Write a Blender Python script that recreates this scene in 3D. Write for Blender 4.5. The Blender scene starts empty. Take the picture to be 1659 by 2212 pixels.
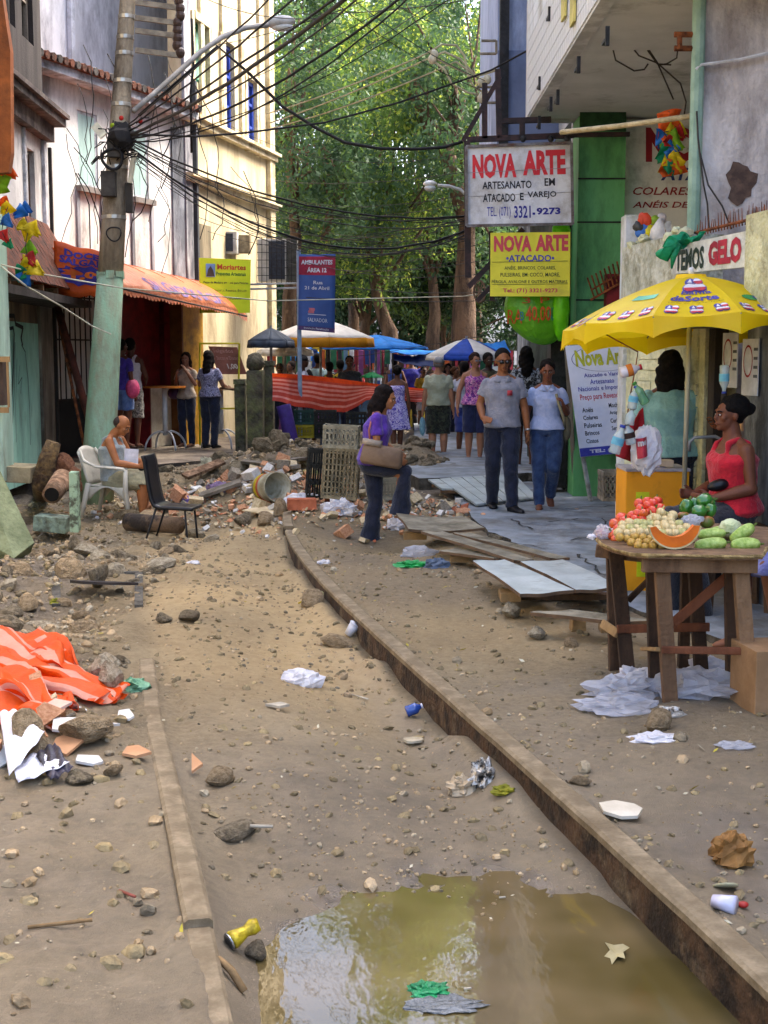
import bpy, bmesh, math, random
import numpy as np
from mathutils import Vector, Matrix, noise as mnoise
random.seed(7); np.random.seed(7)
PI = math.pi; R = math.radians
C = bpy.context.scene
# ---------------------------------------------------------------- camera, light, exposure
FPX, CU, CV, HZ = 2851.0, 829.5, 1106.0, 769.0
CAMZ = 1.7
PITCH = math.atan((CV-HZ)/FPX)
cd = bpy.data.cameras.new('camera'); cam = bpy.data.objects.new('camera', cd); C.collection.objects.link(cam)
cd.sensor_fit = 'VERTICAL'; cd.sensor_height = 36; cd.lens = 36*FPX/2212
cd.clip_start = .1; cd.clip_end = 2000
cam.location = (0,0,CAMZ); cam.rotation_euler = (PI/2-PITCH, 0, 0); C.camera = cam
SUN_EL, SUN_AZ = R(52), R(62)     # azimuth measured from +Y towards +X
w = bpy.data.worlds.new('World'); C.world = w; w.use_nodes = True
nt = w.node_tree; nt.nodes.clear()
sky = nt.nodes.new('ShaderNodeTexSky'); sky.sky_type = 'NISHITA'; sky.sun_disc = False
sky.sun_elevation = SUN_EL; sky.sun_rotation = SUN_AZ; sky.dust_density = 6; sky.air_density = .8; sky.altitude = 0
bg = nt.nodes.new('ShaderNodeBackground'); bg.inputs[1].default_value = .15
wo = nt.nodes.new('ShaderNodeOutputWorld'); nt.links.new(sky.outputs[0], bg.inputs[0]); nt.links.new(bg.outputs[0], wo.inputs[0])
ld = bpy.data.lights.new('sun', 'SUN'); ld.energy = .95; ld.angle = R(12); ld.color = (1, .93, .80)
sun = bpy.data.objects.new('sun', ld); C.collection.objects.link(sun)
sd = Vector((math.sin(SUN_AZ)*math.cos(SUN_EL), math.cos(SUN_AZ)*math.cos(SUN_EL), math.sin(SUN_EL)))
sun.rotation_euler = sd.to_track_quat('Z', 'Y').to_euler()
C.view_settings.view_transform = 'Standard'; C.view_settings.look = 'None'; C.view_settings.gamma = 1
C.view_settings.use_curve_mapping = False
C.view_settings.exposure = 2.92
C.render.engine = 'CYCLES'
C.cycles.max_bounces = 6; C.cycles.diffuse_bounces = 4; C.cycles.glossy_bounces = 3
C.cycles.transparent_max_bounces = 8; C.cycles.transmission_bounces = 4; C.cycles.caustics_reflective = False
C.cycles.use_denoising = True
# ---------------------------------------------------------------- pixel helpers (1659 x 2212 survey grid)
def ray(u, v):
 x = (u-CU)/FPX; y = -(v-CV)/FPX; s, c = math.sin(PITCH), math.cos(PITCH)
 return Vector((x, c+y*s, -s+y*c))
def W(u, v, Y):
 d = ray(u, v); return Vector((0,0,CAMZ)) + d*(Y/d.y)
def G(u, v, z=0.0):
 d = ray(u, v); return Vector((0,0,CAMZ)) + d*((z-CAMZ)/d.z)
def sm(a, b, x):
 t = np.clip((np.asarray(x, float)-a)/(b-a), 0, 1); return t*t*(3-2*t)
# rails
def xr(y):
 y = np.asarray(y, float); k = np.clip(y, 2, 14.5); return 1.0630e-3*k**3-2.0172e-2*k**2-.11602*k+1.6304-.05-.12*np.clip(y-14.5, 0, 99)
GAUGE = 1.43
# smooth value noise in numpy
_P = np.random.rand(256, 256)
def vn(x, y, s=1.0):
 x = np.asarray(x, float)*s+37.3; y = np.asarray(y, float)*s+91.7
 xi = np.floor(x).astype(int); yi = np.floor(y).astype(int); fx = x-xi; fy = y-yi
 fx = fx*fx*(3-2*fx); fy = fy*fy*(3-2*fy)
 a = _P[xi%256, yi%256]; b = _P[(xi+1)%256, yi%256]; c = _P[xi%256, (yi+1)%256]; d = _P[(xi+1)%256, (yi+1)%256]
 return (a*(1-fx)+b*fx)*(1-fy)+(c*(1-fx)+d*fx)*fy-.5
def gau(x, y, cx, cy, sx, sy): return np.exp(-((x-cx)/sx)**2-((y-cy)/sy)**2)
PUD_Z = -.135
def pud_f(x, y):
 return 1-((x-.24)/.76)**2-((y-3.2)/1.06)**2 + .5*vn(x, y, 2.3)+.25*vn(x, y, 6)
def pud2_f(x, y):
 return 1-((x-1.85)/.70)**2-((y-3.5)/.75)**2 + .45*vn(x, y, 2.6)
def H(x, y):
 x = np.asarray(x, float); y = np.asarray(y, float)
 d = x-xr(y)
 tr = sm(-1.50, -1.32, d)*(1-sm(.05, .10, d))
 amp = np.interp(y, [2.5, 4.6, 5.5, 7, 9, 12, 14.5, 16], [.14, .13, .15, .16, .13, .12, .07, 0])
 shape = .18+.82*sm(-1.0, -.15, d)
 bank = 1-.40*sm(-.22, -.02, d)*np.clip(.5+2.2*vn(x, y, 1.9), 0, 1.4)
 z = -tr*amp*np.clip(shape*bank, .15, 1)
 # far left edge of rail: slight groove
 near = 1-sm(4.3, 5.4, y)
 f = pud_f(x, y)
 zin = PUD_Z-.012-.05*np.clip(f, -.7, 1)
 inr = sm(-1.5, -1.25, d)*(1-sm(.05, .10, d))
 z = z*(1-near*inr)+zin*near*inr
 right = sm(.14, .28, d)
 z = z-right*.03*(1-sm(4.2, 5.5, y))-right*np.where(y < 6, .04*np.clip(pud2_f(x, y), 0, 1), 0)
 # dug up zone on the left
 dig = sm(-1.2, -2.0, x+0*y)*sm(10.8, 12.2, y)*(1-sm(18.0, 19.0, y))
 z = z-.20*dig
 z = z-.14*gau(x, y, -2.15, 9.0, .45, .75)          # drain hole
 z = z+.36*gau(x, y, -1.75, 16.3, 1.0, .9)+.16*gau(x, y, -.45, 14.4, .75, .9)
 z = z+.42*gau(x, y, -1.45, 19.6, 1.0, 1.3)+.34*gau(x, y, .45, 19.8, .42, 1.1)
 z = z-.15*gau(x, y, -.1, 12.6, .55, .9)*sm(.05, .35, d)
 z = z+.10*gau(x, y, -1.6, 12.4, .8, .6)+.07*gau(x, y, -1.0, 9.3, .5, .7)
 z = z+.10*gau(x, y, -1.9, 6.0, .55, .5)
 rough = np.where(x < xr(y)-GAUGE-.05, 1.0, .55)*(1-.5*sm(20, 24, y))
 rough = rough*np.where(((d > -.05) & (d < .14)) | ((np.abs(d+GAUGE) < .13) & (y < 7.5)), .12, 1)
 z = z+rough*(.07*vn(x, y, 1.1)+.05*vn(x, y, 3.3)*(1-np.abs(2*vn(x, y, .7)))+.022*vn(x, y, 11)+.012*vn(x, y, 26))
 z = z+.035*vn(x*3.2, y*.55, 1.0)*(1-sm(13, 15, y))*np.where((d > -.05) & (d < .14), .1, 1)*(1-.8*near*inr)
 # very rough digging zone
 rz = dig+sm(-1.7, -2.3, x+0*y)*sm(6.8, 7.6, y)*(1-sm(11, 12, y))*.8+gau(x, y, -1.4, 19, 1.4, 2)+gau(x, y, .5, 19.8, .6, 1.4)
 z = z+np.clip(rz, 0, 1.3)*(.10*np.abs(vn(x, y, 2.7))+.07*np.abs(vn(x, y, 7.3)))
 return z
def h(x, y): return float(H(x, y))
def GT(u, v, dz=0.0):
 d = ray(u, v); t = (0-CAMZ)/d.z if d.z < -1e-3 else 60
 t0 = 1.5
 p = Vector((0,0,CAMZ))
 prev = t0; n = 260; tmax = min(t*1.35, 90)
 for i in range(n):
  tt = t0+(tmax-t0)*i/(n-1); q = p+d*tt
  if q.z < h(q.x, q.y)+dz:
   a, b = prev, tt
   for _ in range(14):
    m = (a+b)/2; q = p+d*m
    if q.z < h(q.x, q.y)+dz: b = m
    else: a = m
   return p+d*b
  prev = tt
 return G(u, v, dz)
# ---------------------------------------------------------------- materials
def lin(hexs):
 hexs = hexs.lstrip('#'); o = []
 for i in (0, 2, 4):
  c = int(hexs[i:i+2], 16)/255; o.append(c/12.92 if c <= .04045 else ((c+.055)/1.055)**2.4)
 return tuple(o)+(1,)
_M = {}
def N(t, kind, **kw):
 n = t.nodes.new(kind)
 for k, v in kw.items(): setattr(n, k, v)
 return n
def M(name, col='#888888', col2=None, rough=.85, var=.35, sc=5.0, bump=.15, bs=40.0, metal=0, spec=.3,
      grime=None, gsc=1.2, gamt=.5, streak=0, trans=0, alpha=1, sheen=0, emit=None, coat=0, coord='Object', mix=(.4,.6)):
 if name in _M: return _M[name]
 m = bpy.data.materials.new(name); m.use_nodes = True; t = m.node_tree; t.nodes.clear(); L = t.links.new
 out = N(t, 'ShaderNodeOutputMaterial'); b = N(t, 'ShaderNodeBsdfPrincipled'); L(b.outputs[0], out.inputs[0])
 tc = N(t, 'ShaderNodeTexCoord'); co = tc.outputs[coord]
 nz = N(t, 'ShaderNodeTexNoise'); nz.inputs['Scale'].default_value = sc; nz.inputs['Detail'].default_value = 6; nz.inputs['Roughness'].default_value = .65
 if streak:
  mp = N(t, 'ShaderNodeMapping'); mp.inputs['Scale'].default_value = (1, 1, 1/streak); L(co, mp.inputs[0]); L(mp.outputs[0], nz.inputs[0])
 else: L(co, nz.inputs[0])
 c1 = lin(col); c2 = lin(col2) if col2 else tuple(x*(1-var) for x in c1[:3])+(1,)
 rp = N(t, 'ShaderNodeValToRGB'); rp.color_ramp.elements[0].position = mix[0]; rp.color_ramp.elements[1].position = mix[1]
 rp.color_ramp.elements[0].color = c2; rp.color_ramp.elements[1].color = c1
 L(nz.outputs[0], rp.inputs[0]); cout = rp.outputs[0]
 if grime:
  n2 = N(t, 'ShaderNodeTexNoise'); n2.inputs['Scale'].default_value = gsc; n2.inputs['Detail'].default_value = 9; n2.inputs['Roughness'].default_value = .72
  mp2 = N(t, 'ShaderNodeMapping'); mp2.inputs['Scale'].default_value = (1, 1, .35 if streak else 1); mp2.inputs['Location'].default_value = (3.1, 7.7, 1.3)
  L(co, mp2.inputs[0]); L(mp2.outputs[0], n2.inputs[0])
  r2 = N(t, 'ShaderNodeValToRGB'); e = r2.color_ramp.elements
  e[0].position = .62-gamt*.3; e[1].position = .80-gamt*.25; e[0].color = (0,0,0,1); e[1].color = (1,1,1,1)
  L(n2.outputs[0], r2.inputs[0])
  mx = N(t, 'ShaderNodeMix', data_type='RGBA'); L(r2.outputs[0], mx.inputs[0]); L(cout, mx.inputs[6]); mx.inputs[7].default_value = lin(grime); cout = mx.outputs[2]
 L(cout, b.inputs['Base Color'])
 b.inputs['Roughness'].default_value = rough; b.inputs['Metallic'].default_value = metal
 b.inputs['Specular IOR Level'].default_value = spec
 if alpha < 1: b.inputs['Alpha'].default_value = alpha
 if coat: b.inputs['Coat Weight'].default_value = coat
 if sheen: b.inputs['Sheen Weight'].default_value = sheen
 if emit: b.inputs['Emission Color'].default_value = lin(emit); b.inputs['Emission Strength'].default_value = 1
 if bump:
  n3 = N(t, 'ShaderNodeTexNoise'); n3.inputs['Scale'].default_value = bs; n3.inputs['Detail'].default_value = 5
  L(co, n3.inputs[0]); bm_ = N(t, 'ShaderNodeBump'); bm_.inputs['Strength'].default_value = min(1, bump*2); bm_.inputs['Distance'].default_value = .6/bs
  L(n3.outputs[0], bm_.inputs['Height']); L(bm_.outputs[0], b.inputs['Normal'])
 if trans:
  tr = N(t, 'ShaderNodeBsdfTranslucent'); L(cout, tr.inputs[0]); ms = N(t, 'ShaderNodeMixShader'); ms.inputs[0].default_value = trans
  L(b.outputs[0], ms.inputs[1]); L(tr.outputs[0], ms.inputs[2]); L(ms.outputs[0], out.inputs[0])
 _M[name] = m; return m
def stripes(name, ca, cb, scale, axis='X', width=.5, trans=.3, coord='Object', dist=0, alpha=1):
 if name in _M: return _M[name]
 m = M(name, ca, var=.15, trans=trans, bump=.25, bs=60, rough=.6, coord=coord); t = m.node_tree; L = t.links.new
 b = [n for n in t.nodes if n.type == 'BSDF_PRINCIPLED'][0]
 tc = [n for n in t.nodes if n.type == 'TEX_COORD'][0]
 wv = N(t, 'ShaderNodeTexWave'); wv.bands_direction = axis; wv.inputs['Scale'].default_value = scale; wv.inputs['Distortion'].default_value = dist
 L(tc.outputs[coord], wv.inputs[0])
 r = N(t, 'ShaderNodeValToRGB'); r.color_ramp.elements[0].position = width; r.color_ramp.elements[1].position = width+.06
 L(wv.outputs[0], r.inputs[0]); mx = N(t, 'ShaderNodeMix', data_type='RGBA')
 src = b.inputs['Base Color'].links[0].from_socket
 L(r.outputs[0], mx.inputs[0]); L(src, mx.inputs[6]); mx.inputs[7].default_value = lin(cb)
 L(mx.outputs[2], b.inputs['Base Color'])
 for n in t.nodes:
  if n.type == 'BSDF_TRANSLUCENT': L(mx.outputs[2], n.inputs[0])
 if alpha < 1: b.inputs['Alpha'].default_value = alpha
 return m
def floral(name, cols, sc=22, rough=.8):
 if name in _M: return _M[name]
 m = M(name, cols[0], bump=.2, bs=30, sheen=.2, rough=rough); t = m.node_tree; L = t.links.new
 b = [n for n in t.nodes if n.type == 'BSDF_PRINCIPLED'][0]; tc = [n for n in t.nodes if n.type == 'TEX_COORD'][0]
 nz = N(t, 'ShaderNodeTexNoise'); nz.inputs['Scale'].default_value = sc; nz.inputs['Detail'].default_value = 2; nz.inputs['Distortion'].default_value = 1.2
 L(tc.outputs['Object'], nz.inputs[0]); r = N(t, 'ShaderNodeValToRGB'); r.color_ramp.interpolation = 'CONSTANT'
 n = len(cols)
 while len(r.color_ramp.elements) < n: r.color_ramp.elements.new(.5)
 for i, c in enumerate(cols):
  r.color_ramp.elements[i].position = 0 if i == 0 else .40+.22*(i-1)/max(1, n-1); r.color_ramp.elements[i].color = lin(c)
 L(nz.outputs[0], r.inputs[0]); L(r.outputs[0], b.inputs['Base Color'])
 return m
# ---------------------------------------------------------------- mesh builder
class MB:
 def __init__(s): s.v = []; s.f = []; s.m = []; s.cur = 0
 def add(s, vs, fs):
  o = len(s.v); s.v += [tuple(p) for p in vs]; s.f += [tuple(i+o for i in f) for f in fs]; s.m += [s.cur]*len(fs); return s
 def quad(s, a, b, c, d): return s.add([a,b,c,d], [(0,1,2,3)])
 def box(s, c, size, rot=None, taper=1.0):
  hx, hy, hz = size[0]/2, size[1]/2, size[2]/2
  vs = []
  for z in (-1, 1):
   k = taper if z > 0 else 1
   for x, y in ((-1,-1),(1,-1),(1,1),(-1,1)): vs.append(Vector((x*hx*k, y*hy*k, z*hz)))
  if rot is not None: vs = [rot @ p for p in vs]
  c = Vector(c); vs = [p+c for p in vs]
  return s.add(vs, [(3,2,1,0),(4,5,6,7),(0,1,5,4),(1,2,6,5),(2,3,7,6),(3,0,4,7)])
 def beam(s, p0, p1, w_, t_, up=(0,0,1), ends=(0,0)):
  p0 = Vector(p0); p1 = Vector(p1); d = (p1-p0); L_ = d.length; d = d.normalized(); u_ = Vector(up)
  x = d.cross(u_)
  if x.length < 1e-4: x = d.cross(Vector((1,0,0)))
  x.normalize(); z = x.cross(d)
  rot = Matrix((x, d, z)).transposed()
  return s.box((p0+p1)/2, (w_, L_, t_), rot)
 def tube(s, pts, r, n=8, caps=True, ry=None, upv=None):
  pts = [Vector(p) for p in pts]; k = len(pts)
  rs = r if hasattr(r, '__len__') else [r]*k
  rings = []; px = None
  for i, p in enumerate(pts):
   t_ = (pts[min(i+1,k-1)]-pts[max(i-1,0)]).normalized()
   if px is None:
    a = Vector(upv) if upv else (Vector((0,0,1)) if abs(t_.z) < .9 else Vector((1,0,0)))
    px = a.cross(t_).normalized()
   px = (px - t_*px.dot(t_)).normalized(); py = t_.cross(px)
   rr = rs[i]; rb = (ry[i] if hasattr(ry, '__len__') else ry) if ry else rr
   rings.append([p+px*math.cos(2*PI*j/n)*rr+py*math.sin(2*PI*j/n)*rb for j in range(n)])
  vs = [q for rg in rings for q in rg]; fs = []
  for i in range(k-1):
   for j in range(n):
    a = i*n+j; b = i*n+(j+1)%n; fs.append((a, b, b+n, a+n))
  if caps: fs.append(tuple(range(n-1,-1,-1))); fs.append(tuple((k-1)*n+j for j in range(n)))
  return s.add(vs, fs)
 def loft(s, rings, caps=True, close=True):
  n = len(rings[0]); vs = [q for rg in rings for q in rg]; fs = []
  for i in range(len(rings)-1):
   for j in range(n if close else n-1):
    a = i*n+j; b = i*n+(j+1)%n; fs.append((a, b, b+n, a+n))
  if caps: fs.append(tuple(range(n-1,-1,-1))); fs.append(tuple((len(rings)-1)*n+j for j in range(n)))
  return s.add(vs, fs)
 def ell(s, c, r, n=12, m_=8, rot=None):
  c = Vector(c); vs = [Vector((0,0,-1))]
  for i in range(1, m_):
   a = -PI/2+PI*i/m_
   for j in range(n): vs.append(Vector((math.cos(a)*math.cos(2*PI*j/n), math.cos(a)*math.sin(2*PI*j/n), math.sin(a))))
  vs.append(Vector((0,0,1)))
  vs = [Vector((p.x*r[0], p.y*r[1], p.z*r[2])) for p in vs]
  if rot is not None: vs = [rot @ p for p in vs]
  vs = [p+c for p in vs]; fs = []
  for j in range(n): fs.append((0, 1+(j+1)%n, 1+j))
  for i in range(m_-2):
   for j in range(n):
    a = 1+i*n+j; b = 1+i*n+(j+1)%n; fs.append((a, b, b+n, a+n))
  l = len(vs)-1; o = 1+(m_-2)*n
  for j in range(n): fs.append((o+j, o+(j+1)%n, l))
  return s.add(vs, fs)
 def grid(s, fn, nu, nv):
  vs = [fn(i/nu, j/nv) for j in range(nv+1) for i in range(nu+1)]
  fs = [(j*(nu+1)+i, j*(nu+1)+i+1, (j+1)*(nu+1)+i+1, (j+1)*(nu+1)+i) for j in range(nv) for i in range(nu)]
  return s.add(vs, fs)
 def prism(s, poly, off):
  off = Vector(off); n = len(poly); a = [Vector(p) for p in poly]; b = [p+off for p in a]
  fs = [tuple(range(n-1,-1,-1)), tuple(range(n, 2*n))]+[(i, (i+1)%n, n+(i+1)%n, n+i) for i in range(n)]
  return s.add(a+b, fs)
 def jitter(s, a):
  s.v = [tuple(c+random.uniform(-a, a) for c in p) for p in s.v]; return s
 def build(s, name, mat, parent=None, smooth=False, local=False, origin=None, solid=0, bevel=0, sub=0):
  me = bpy.data.meshes.new(name)
  mats = mat if isinstance(mat, (list, tuple)) else [mat]
  if not local:
   if parent is not None: o0 = wloc(parent)
   elif origin is not None: o0 = Vector(origin)
   else:
    a = np.array(s.v); o0 = Vector(((a[:,0].min()+a[:,0].max())/2, (a[:,1].min()+a[:,1].max())/2, a[:,2].min()))
   vs = [(p[0]-o0.x, p[1]-o0.y, p[2]-o0.z) for p in s.v]
  else: vs = s.v; o0 = Vector(origin) if origin is not None else Vector((0,0,0))
  me.from_pydata(vs, [], s.f); me.update()
  for m_ in mats: me.materials.append(m_)
  if len(mats) > 1: me.polygons.foreach_set('material_index', s.m)
  if smooth: me.polygons.foreach_set('use_smooth', [True]*len(me.polygons))
  bmx = bmesh.new(); bmx.from_mesh(me); bmesh.ops.recalc_face_normals(bmx, faces=bmx.faces); bmx.to_mesh(me); bmx.free()
  o = bpy.data.objects.new(name, me); C.collection.objects.link(o)
  if parent is not None: o.parent = parent
  else: o.location = o0
  if solid: md = o.modifiers.new('s', 'SOLIDIFY'); md.thickness = solid; md.offset = 0
  if bevel: md = o.modifiers.new('b', 'BEVEL'); md.width = bevel; md.segments = 2; md.limit_method = 'ANGLE'
  if sub: md = o.modifiers.new('u', 'SUBSURF'); md.levels = sub; md.render_levels = sub
  return o
def wloc(o):
 p = Vector((0,0,0))
 while o is not None: p = p+o.location; o = o.parent
 return p
def tag(o, label=None, cat=None, group=None, kind=None):
 if label: o['label'] = label
 if cat: o['category'] = cat
 if group: o['group'] = group
 if kind: o['kind'] = kind
 return o
def E(name, loc, label, cat, group=None, rz=0):
 o = bpy.data.objects.new(name, None); C.collection.objects.link(o); o.location = loc; o.rotation_euler = (0,0,rz)
 o.empty_display_size = .2
 return tag(o, label, cat, group)
KIDS = {}
def dup(o, loc, rz=None, label=None, group=None, rot=None, scale=None):
 r = o.copy(); C.collection.objects.link(r); r.location = loc
 if rz is not None: r.rotation_euler = (0,0,rz)
 if rot is not None: r.rotation_euler = rot
 if scale is not None: r.scale = (scale,)*3 if not hasattr(scale, '__len__') else scale
 if label: r['label'] = label
 if group: r['group'] = group
 for ch in [c for c in C.collection.objects if c.parent == o]:
  c = ch.copy(); C.collection.objects.link(c); c.parent = r
  for g in [x for x in C.collection.objects if x.parent == ch]:
   d = g.copy(); C.collection.objects.link(d); d.parent = c
 return r
# lettering: a text laid on a mapping fn(s,t) -> world point, nrm pushed out
def letters(fn, txt, s0, s1, t0, t1, mat, parent, bold=0.0, off=.004, nrm=Vector((0,-1,0)), name='lettering', slant=0, condense=None, local=False):
 cu = bpy.data.curves.new('t', 'FONT'); cu.body = txt; cu.size = 1; cu.offset = bold; cu.resolution_u = 2; cu.shear = slant
 to = bpy.data.objects.new('t', cu); C.collection.objects.link(to)
 dg = bpy.context.evaluated_depsgraph_get(); me = bpy.data.meshes.new_from_object(to.evaluated_get(dg))
 C.collection.objects.unlink(to); bpy.data.objects.remove(to)
 n = len(me.vertices); a = np.empty(n*3); me.vertices.foreach_get('co', a); a = a.reshape(-1, 3)
 if n == 0: return None
 x0, x1, y0, y1 = a[:,0].min(), a[:,0].max(), a[:,1].min(), a[:,1].max()
 o0 = Vector((0,0,0)) if local else wloc(parent)
 mb = MB(); vs = []
 for p in a:
  s_ = s0+(p[0]-x0)/(x1-x0)*(s1-s0); t_ = t0+(y1-p[1])/(y1-y0)*(t1-t0)
  vs.append(fn(s_, t_)+nrm*off-o0)
 m2 = bpy.data.meshes.new(name); m2.from_pydata(vs, [], [tuple(p.vertices) for p in me.polygons]); m2.materials.append(mat)
 o = bpy.data.objects.new(name, m2); C.collection.objects.link(o); o.parent = parent
 bpy.data.meshes.remove(me)
 return o
class Panel:
 """flat (bilinear) panel given four world corners: top-left, top-right, bottom-right, bottom-left"""
 def __init__(s, tl, tr, br, bl):
  s.c = [Vector(p) for p in (tl, tr, br, bl)]
  s.n = (s.c[2]-s.c[0]).cross(s.c[1]-s.c[3]).normalized()
  if s.n.y > 0: s.n = -s.n
 def __call__(s, a, b):
  tl, tr, br, bl = s.c; return (tl*(1-a)+tr*a)*(1-b)+(bl*(1-a)+br*a)*b
 def slab(s, mb, th, out=0):
  f = [p+s.n*out for p in s.c]; mb.prism(f, -s.n*th); return mb
def tube_obj(name, pts, r, mat, label=None, cat=None, group=None, parent=None, n=6, smooth=True):
 o = MB().tube(pts, r, n).build(name, mat, parent, smooth)
 if label: tag(o, label, cat, group)
 return o
def catenary(a, b, sag, n=16, wob=0):
 a = Vector(a); b = Vector(b); out = []
 for i in range(n+1):
  t = i/n; p = a.lerp(b, t); p.z -= sag*4*t*(1-t)
  if wob: p += Vector((random.uniform(-wob, wob), random.uniform(-wob, wob), random.uniform(-wob, wob)))
  out.append(p)
 return out
# ================================================================ ground
def ground_material():
 m = bpy.data.materials.new('dirt'); m.use_nodes = True; t = m.node_tree; L = t.links.new
 b = t.nodes['Principled BSDF']; geo = N(t, 'ShaderNodeNewGeometry'); co = geo.outputs['Position']
 def nz(sc, det=8, ro=.65):
  n = N(t, 'ShaderNodeTexNoise'); n.inputs['Scale'].default_value = sc; n.inputs['Detail'].default_value = det; n.inputs['Roughness'].default_value = ro
  L(co, n.inputs[0]); return n.outputs[0]
 def ramp(src, stops):
  r = N(t, 'ShaderNodeValToRGB'); e = r.color_ramp.elements
  while len(e) < len(stops): e.new(.5)
  for i, (p, c) in enumerate(stops): e[i].position = p; e[i].color = lin(c) if isinstance(c, str) else c
  L(src, r.inputs[0]); return r.outputs[0]
 def mix(f, a, c):
  x = N(t, 'ShaderNodeMix', data_type='RGBA')
  if isinstance(f, float): x.inputs[0].default_value = f
  else: L(f, x.inputs[0])
  for i, s_ in ((6, a), (7, c)):
   if isinstance(s_, str): x.inputs[i].default_value = lin(s_)
   else: L(s_, x.inputs[i])
  return x.outputs[2]
 base = ramp(nz(1.1), [(.32, '#655a46'), (.5, '#948364'), (.68, '#ae9d7c')])
 fine = ramp(nz(28, 6, .8), [(.30, '#453c2e'), (.50, '#917f62'), (.75, '#c2b192')])
 c = mix(.42, base, fine)
 at = N(t, 'ShaderNodeAttribute'); at.attribute_name = 'soil'   # r wet, g sand, b grey rubble
 sep = N(t, 'ShaderNodeSeparateColor'); L(at.outputs[0], sep.inputs[0])
 sand = mix(ramp(nz(14), [(.35, (0,0,0,1)), (.6, (1,1,1,1))]), '#b89d72', '#c8ae82')
 c = mix(sep.outputs[1], c, sand)
 grey = mix(ramp(nz(19, 8, .8), [(.35, (0,0,0,1)), (.62, (1,1,1,1))]), '#4a4238', '#948776')
 c = mix(sep.outputs[2], c, grey)
 wetc = mix(ramp(nz(6), [(.35, (0,0,0,1)), (.65, (1,1,1,1))]), '#352b20', '#5f5242')
 c = mix(sep.outputs[0], c, wetc)
 # light specks of mortar and stone chips
 vor = N(t, 'ShaderNodeTexVoronoi'); vor.inputs['Scale'].default_value = 55; L(co, vor.inputs[0])
 sp = ramp(vor.outputs['Distance'], [(.13, (1,1,1,1)), (.20, (0,0,0,1))])
 msk = ramp(nz(3.3), [(.52, (0,0,0,1)), (.70, (.8,.8,.8,1))])
 mm = N(t, 'ShaderNodeMath', operation='MULTIPLY'); L(sp, mm.inputs[0]); L(msk, mm.inputs[1])
 c = mix(mm.outputs[0], c, '#b9a98c')
 L(c, b.inputs['Base Color'])
 mr = N(t, 'ShaderNodeMapRange'); L(sep.outputs[0], mr.inputs[0]); mr.inputs[3].default_value = .92; mr.inputs[4].default_value = .17; L(mr.outputs[0], b.inputs['Roughness'])
 b.inputs['Specular IOR Level'].default_value = .35
 a1 = N(t, 'ShaderNodeMath', operation='ADD'); L(nz(22, 10, .8), a1.inputs[0]); L(nz(160, 4, .7), a1.inputs[1])
 bm_ = N(t, 'ShaderNodeBump'); bm_.inputs['Strength'].default_value = .9; bm_.inputs['Distance'].default_value = .028; L(a1.outputs[0], bm_.inputs['Height']); L(bm_.outputs[0], b.inputs['Normal'])
 m2 = N(t, 'ShaderNodeMapRange'); L(sep.outputs[0], m2.inputs[0]); m2.inputs[3].default_value = .9; m2.inputs[4].default_value = .3; L(m2.outputs[0], bm_.inputs['Strength'])
 m3 = N(t, 'ShaderNodeMapRange'); L(sep.outputs[0], m3.inputs[0]); m3.inputs[3].default_value = .3; m3.inputs[4].default_value = .9; L(m3.outputs[0], b.inputs['Specular IOR Level'])
 return m
def lines(segs):
 o = []
 for a, b_, st in segs: o += list(np.arange(a, b_-1e-6, st))
 o.append(segs[-1][1]); return np.array(o)
gx = lines([(-90, -20, 7), (-20, -6, 1), (-6, -2.6, .055), (-2.6, 2.6, .028), (2.6, 5, .07), (5, 20, 1), (20, 90, 7)])
gy = lines([(-20, 2.4, 1.6), (2.4, 8, .028), (8, 14, .045), (14, 20, .07), (20, 26, .2), (26, 60, 1.5), (60, 400, 20)])
X_, Y_ = np.meshgrid(gx, gy); Z_ = H(X_, Y_)
fade = (1-sm(8, 14, np.abs(X_)))*(1-sm(30, 45, Y_)); Z_ = Z_*fade
nx, ny = len(gx), len(gy)
co_ = np.stack([X_, Y_, Z_], -1).reshape(-1, 3)
ii = (np.arange(ny-1)[:,None]*nx+np.arange(nx-1)[None,:]).reshape(-1)
fq = np.stack([ii, ii+1, ii+nx+1, ii+nx], -1)
me = bpy.data.meshes.new('ground'); me.vertices.add(len(co_)); me.vertices.foreach_set('co', co_.ravel().astype('f'))
me.loops.add(fq.size); me.loops.foreach_set('vertex_index', fq.ravel().astype('i')); me.polygons.add(len(fq))
me.polygons.foreach_set('loop_start', (np.arange(len(fq))*4).astype('i')); me.polygons.foreach_set('loop_total', np.full(len(fq), 4, 'i'))
me.update(); me.polygons.foreach_set('use_smooth', [True]*len(fq))
fx, fy = co_[:,0], co_[:,1]; dd = fx-xr(fy)
inr = sm(-1.45, -1.2, dd)*(1-sm(-.1, 0, dd))
wet = inr*(1-sm(4.3, 5.0, fy+.5*vn(fx, fy, 2)))*np.clip(.75+.9*vn(fx, fy, 5), 0, 1)
wet = np.maximum(wet, (1-sm(4.6, 5.6, fy+.5*vn(fx, fy, 2)))*sm(.1, .3, dd)*.8)
wet = np.maximum(wet, inr*sm(-.45, -.1, dd)*(1-sm(6, 9, fy))*.6)
wet = np.maximum(wet, .55*gau(fx, fy, 1.1, 6.5, .9, .5)*np.clip(1+2*vn(fx, fy, 2.4), 0, 1))
wet = np.maximum(wet, .45*inr*(1-sm(5, 6.6, fy)))
wet = np.maximum(wet, inr*sm(-1.6, -.15, pud_f(fx, fy))*np.clip(.9+.8*vn(fx, fy, 7), 0, 1))
wet = np.clip(np.maximum(wet, (.62*(1-sm(4.6, 7.4, fy+.8*vn(fx, fy, 1.1))))*np.clip(.85+.9*vn(fx, fy, 2.1), 0, 1)), 0, 1)
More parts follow.
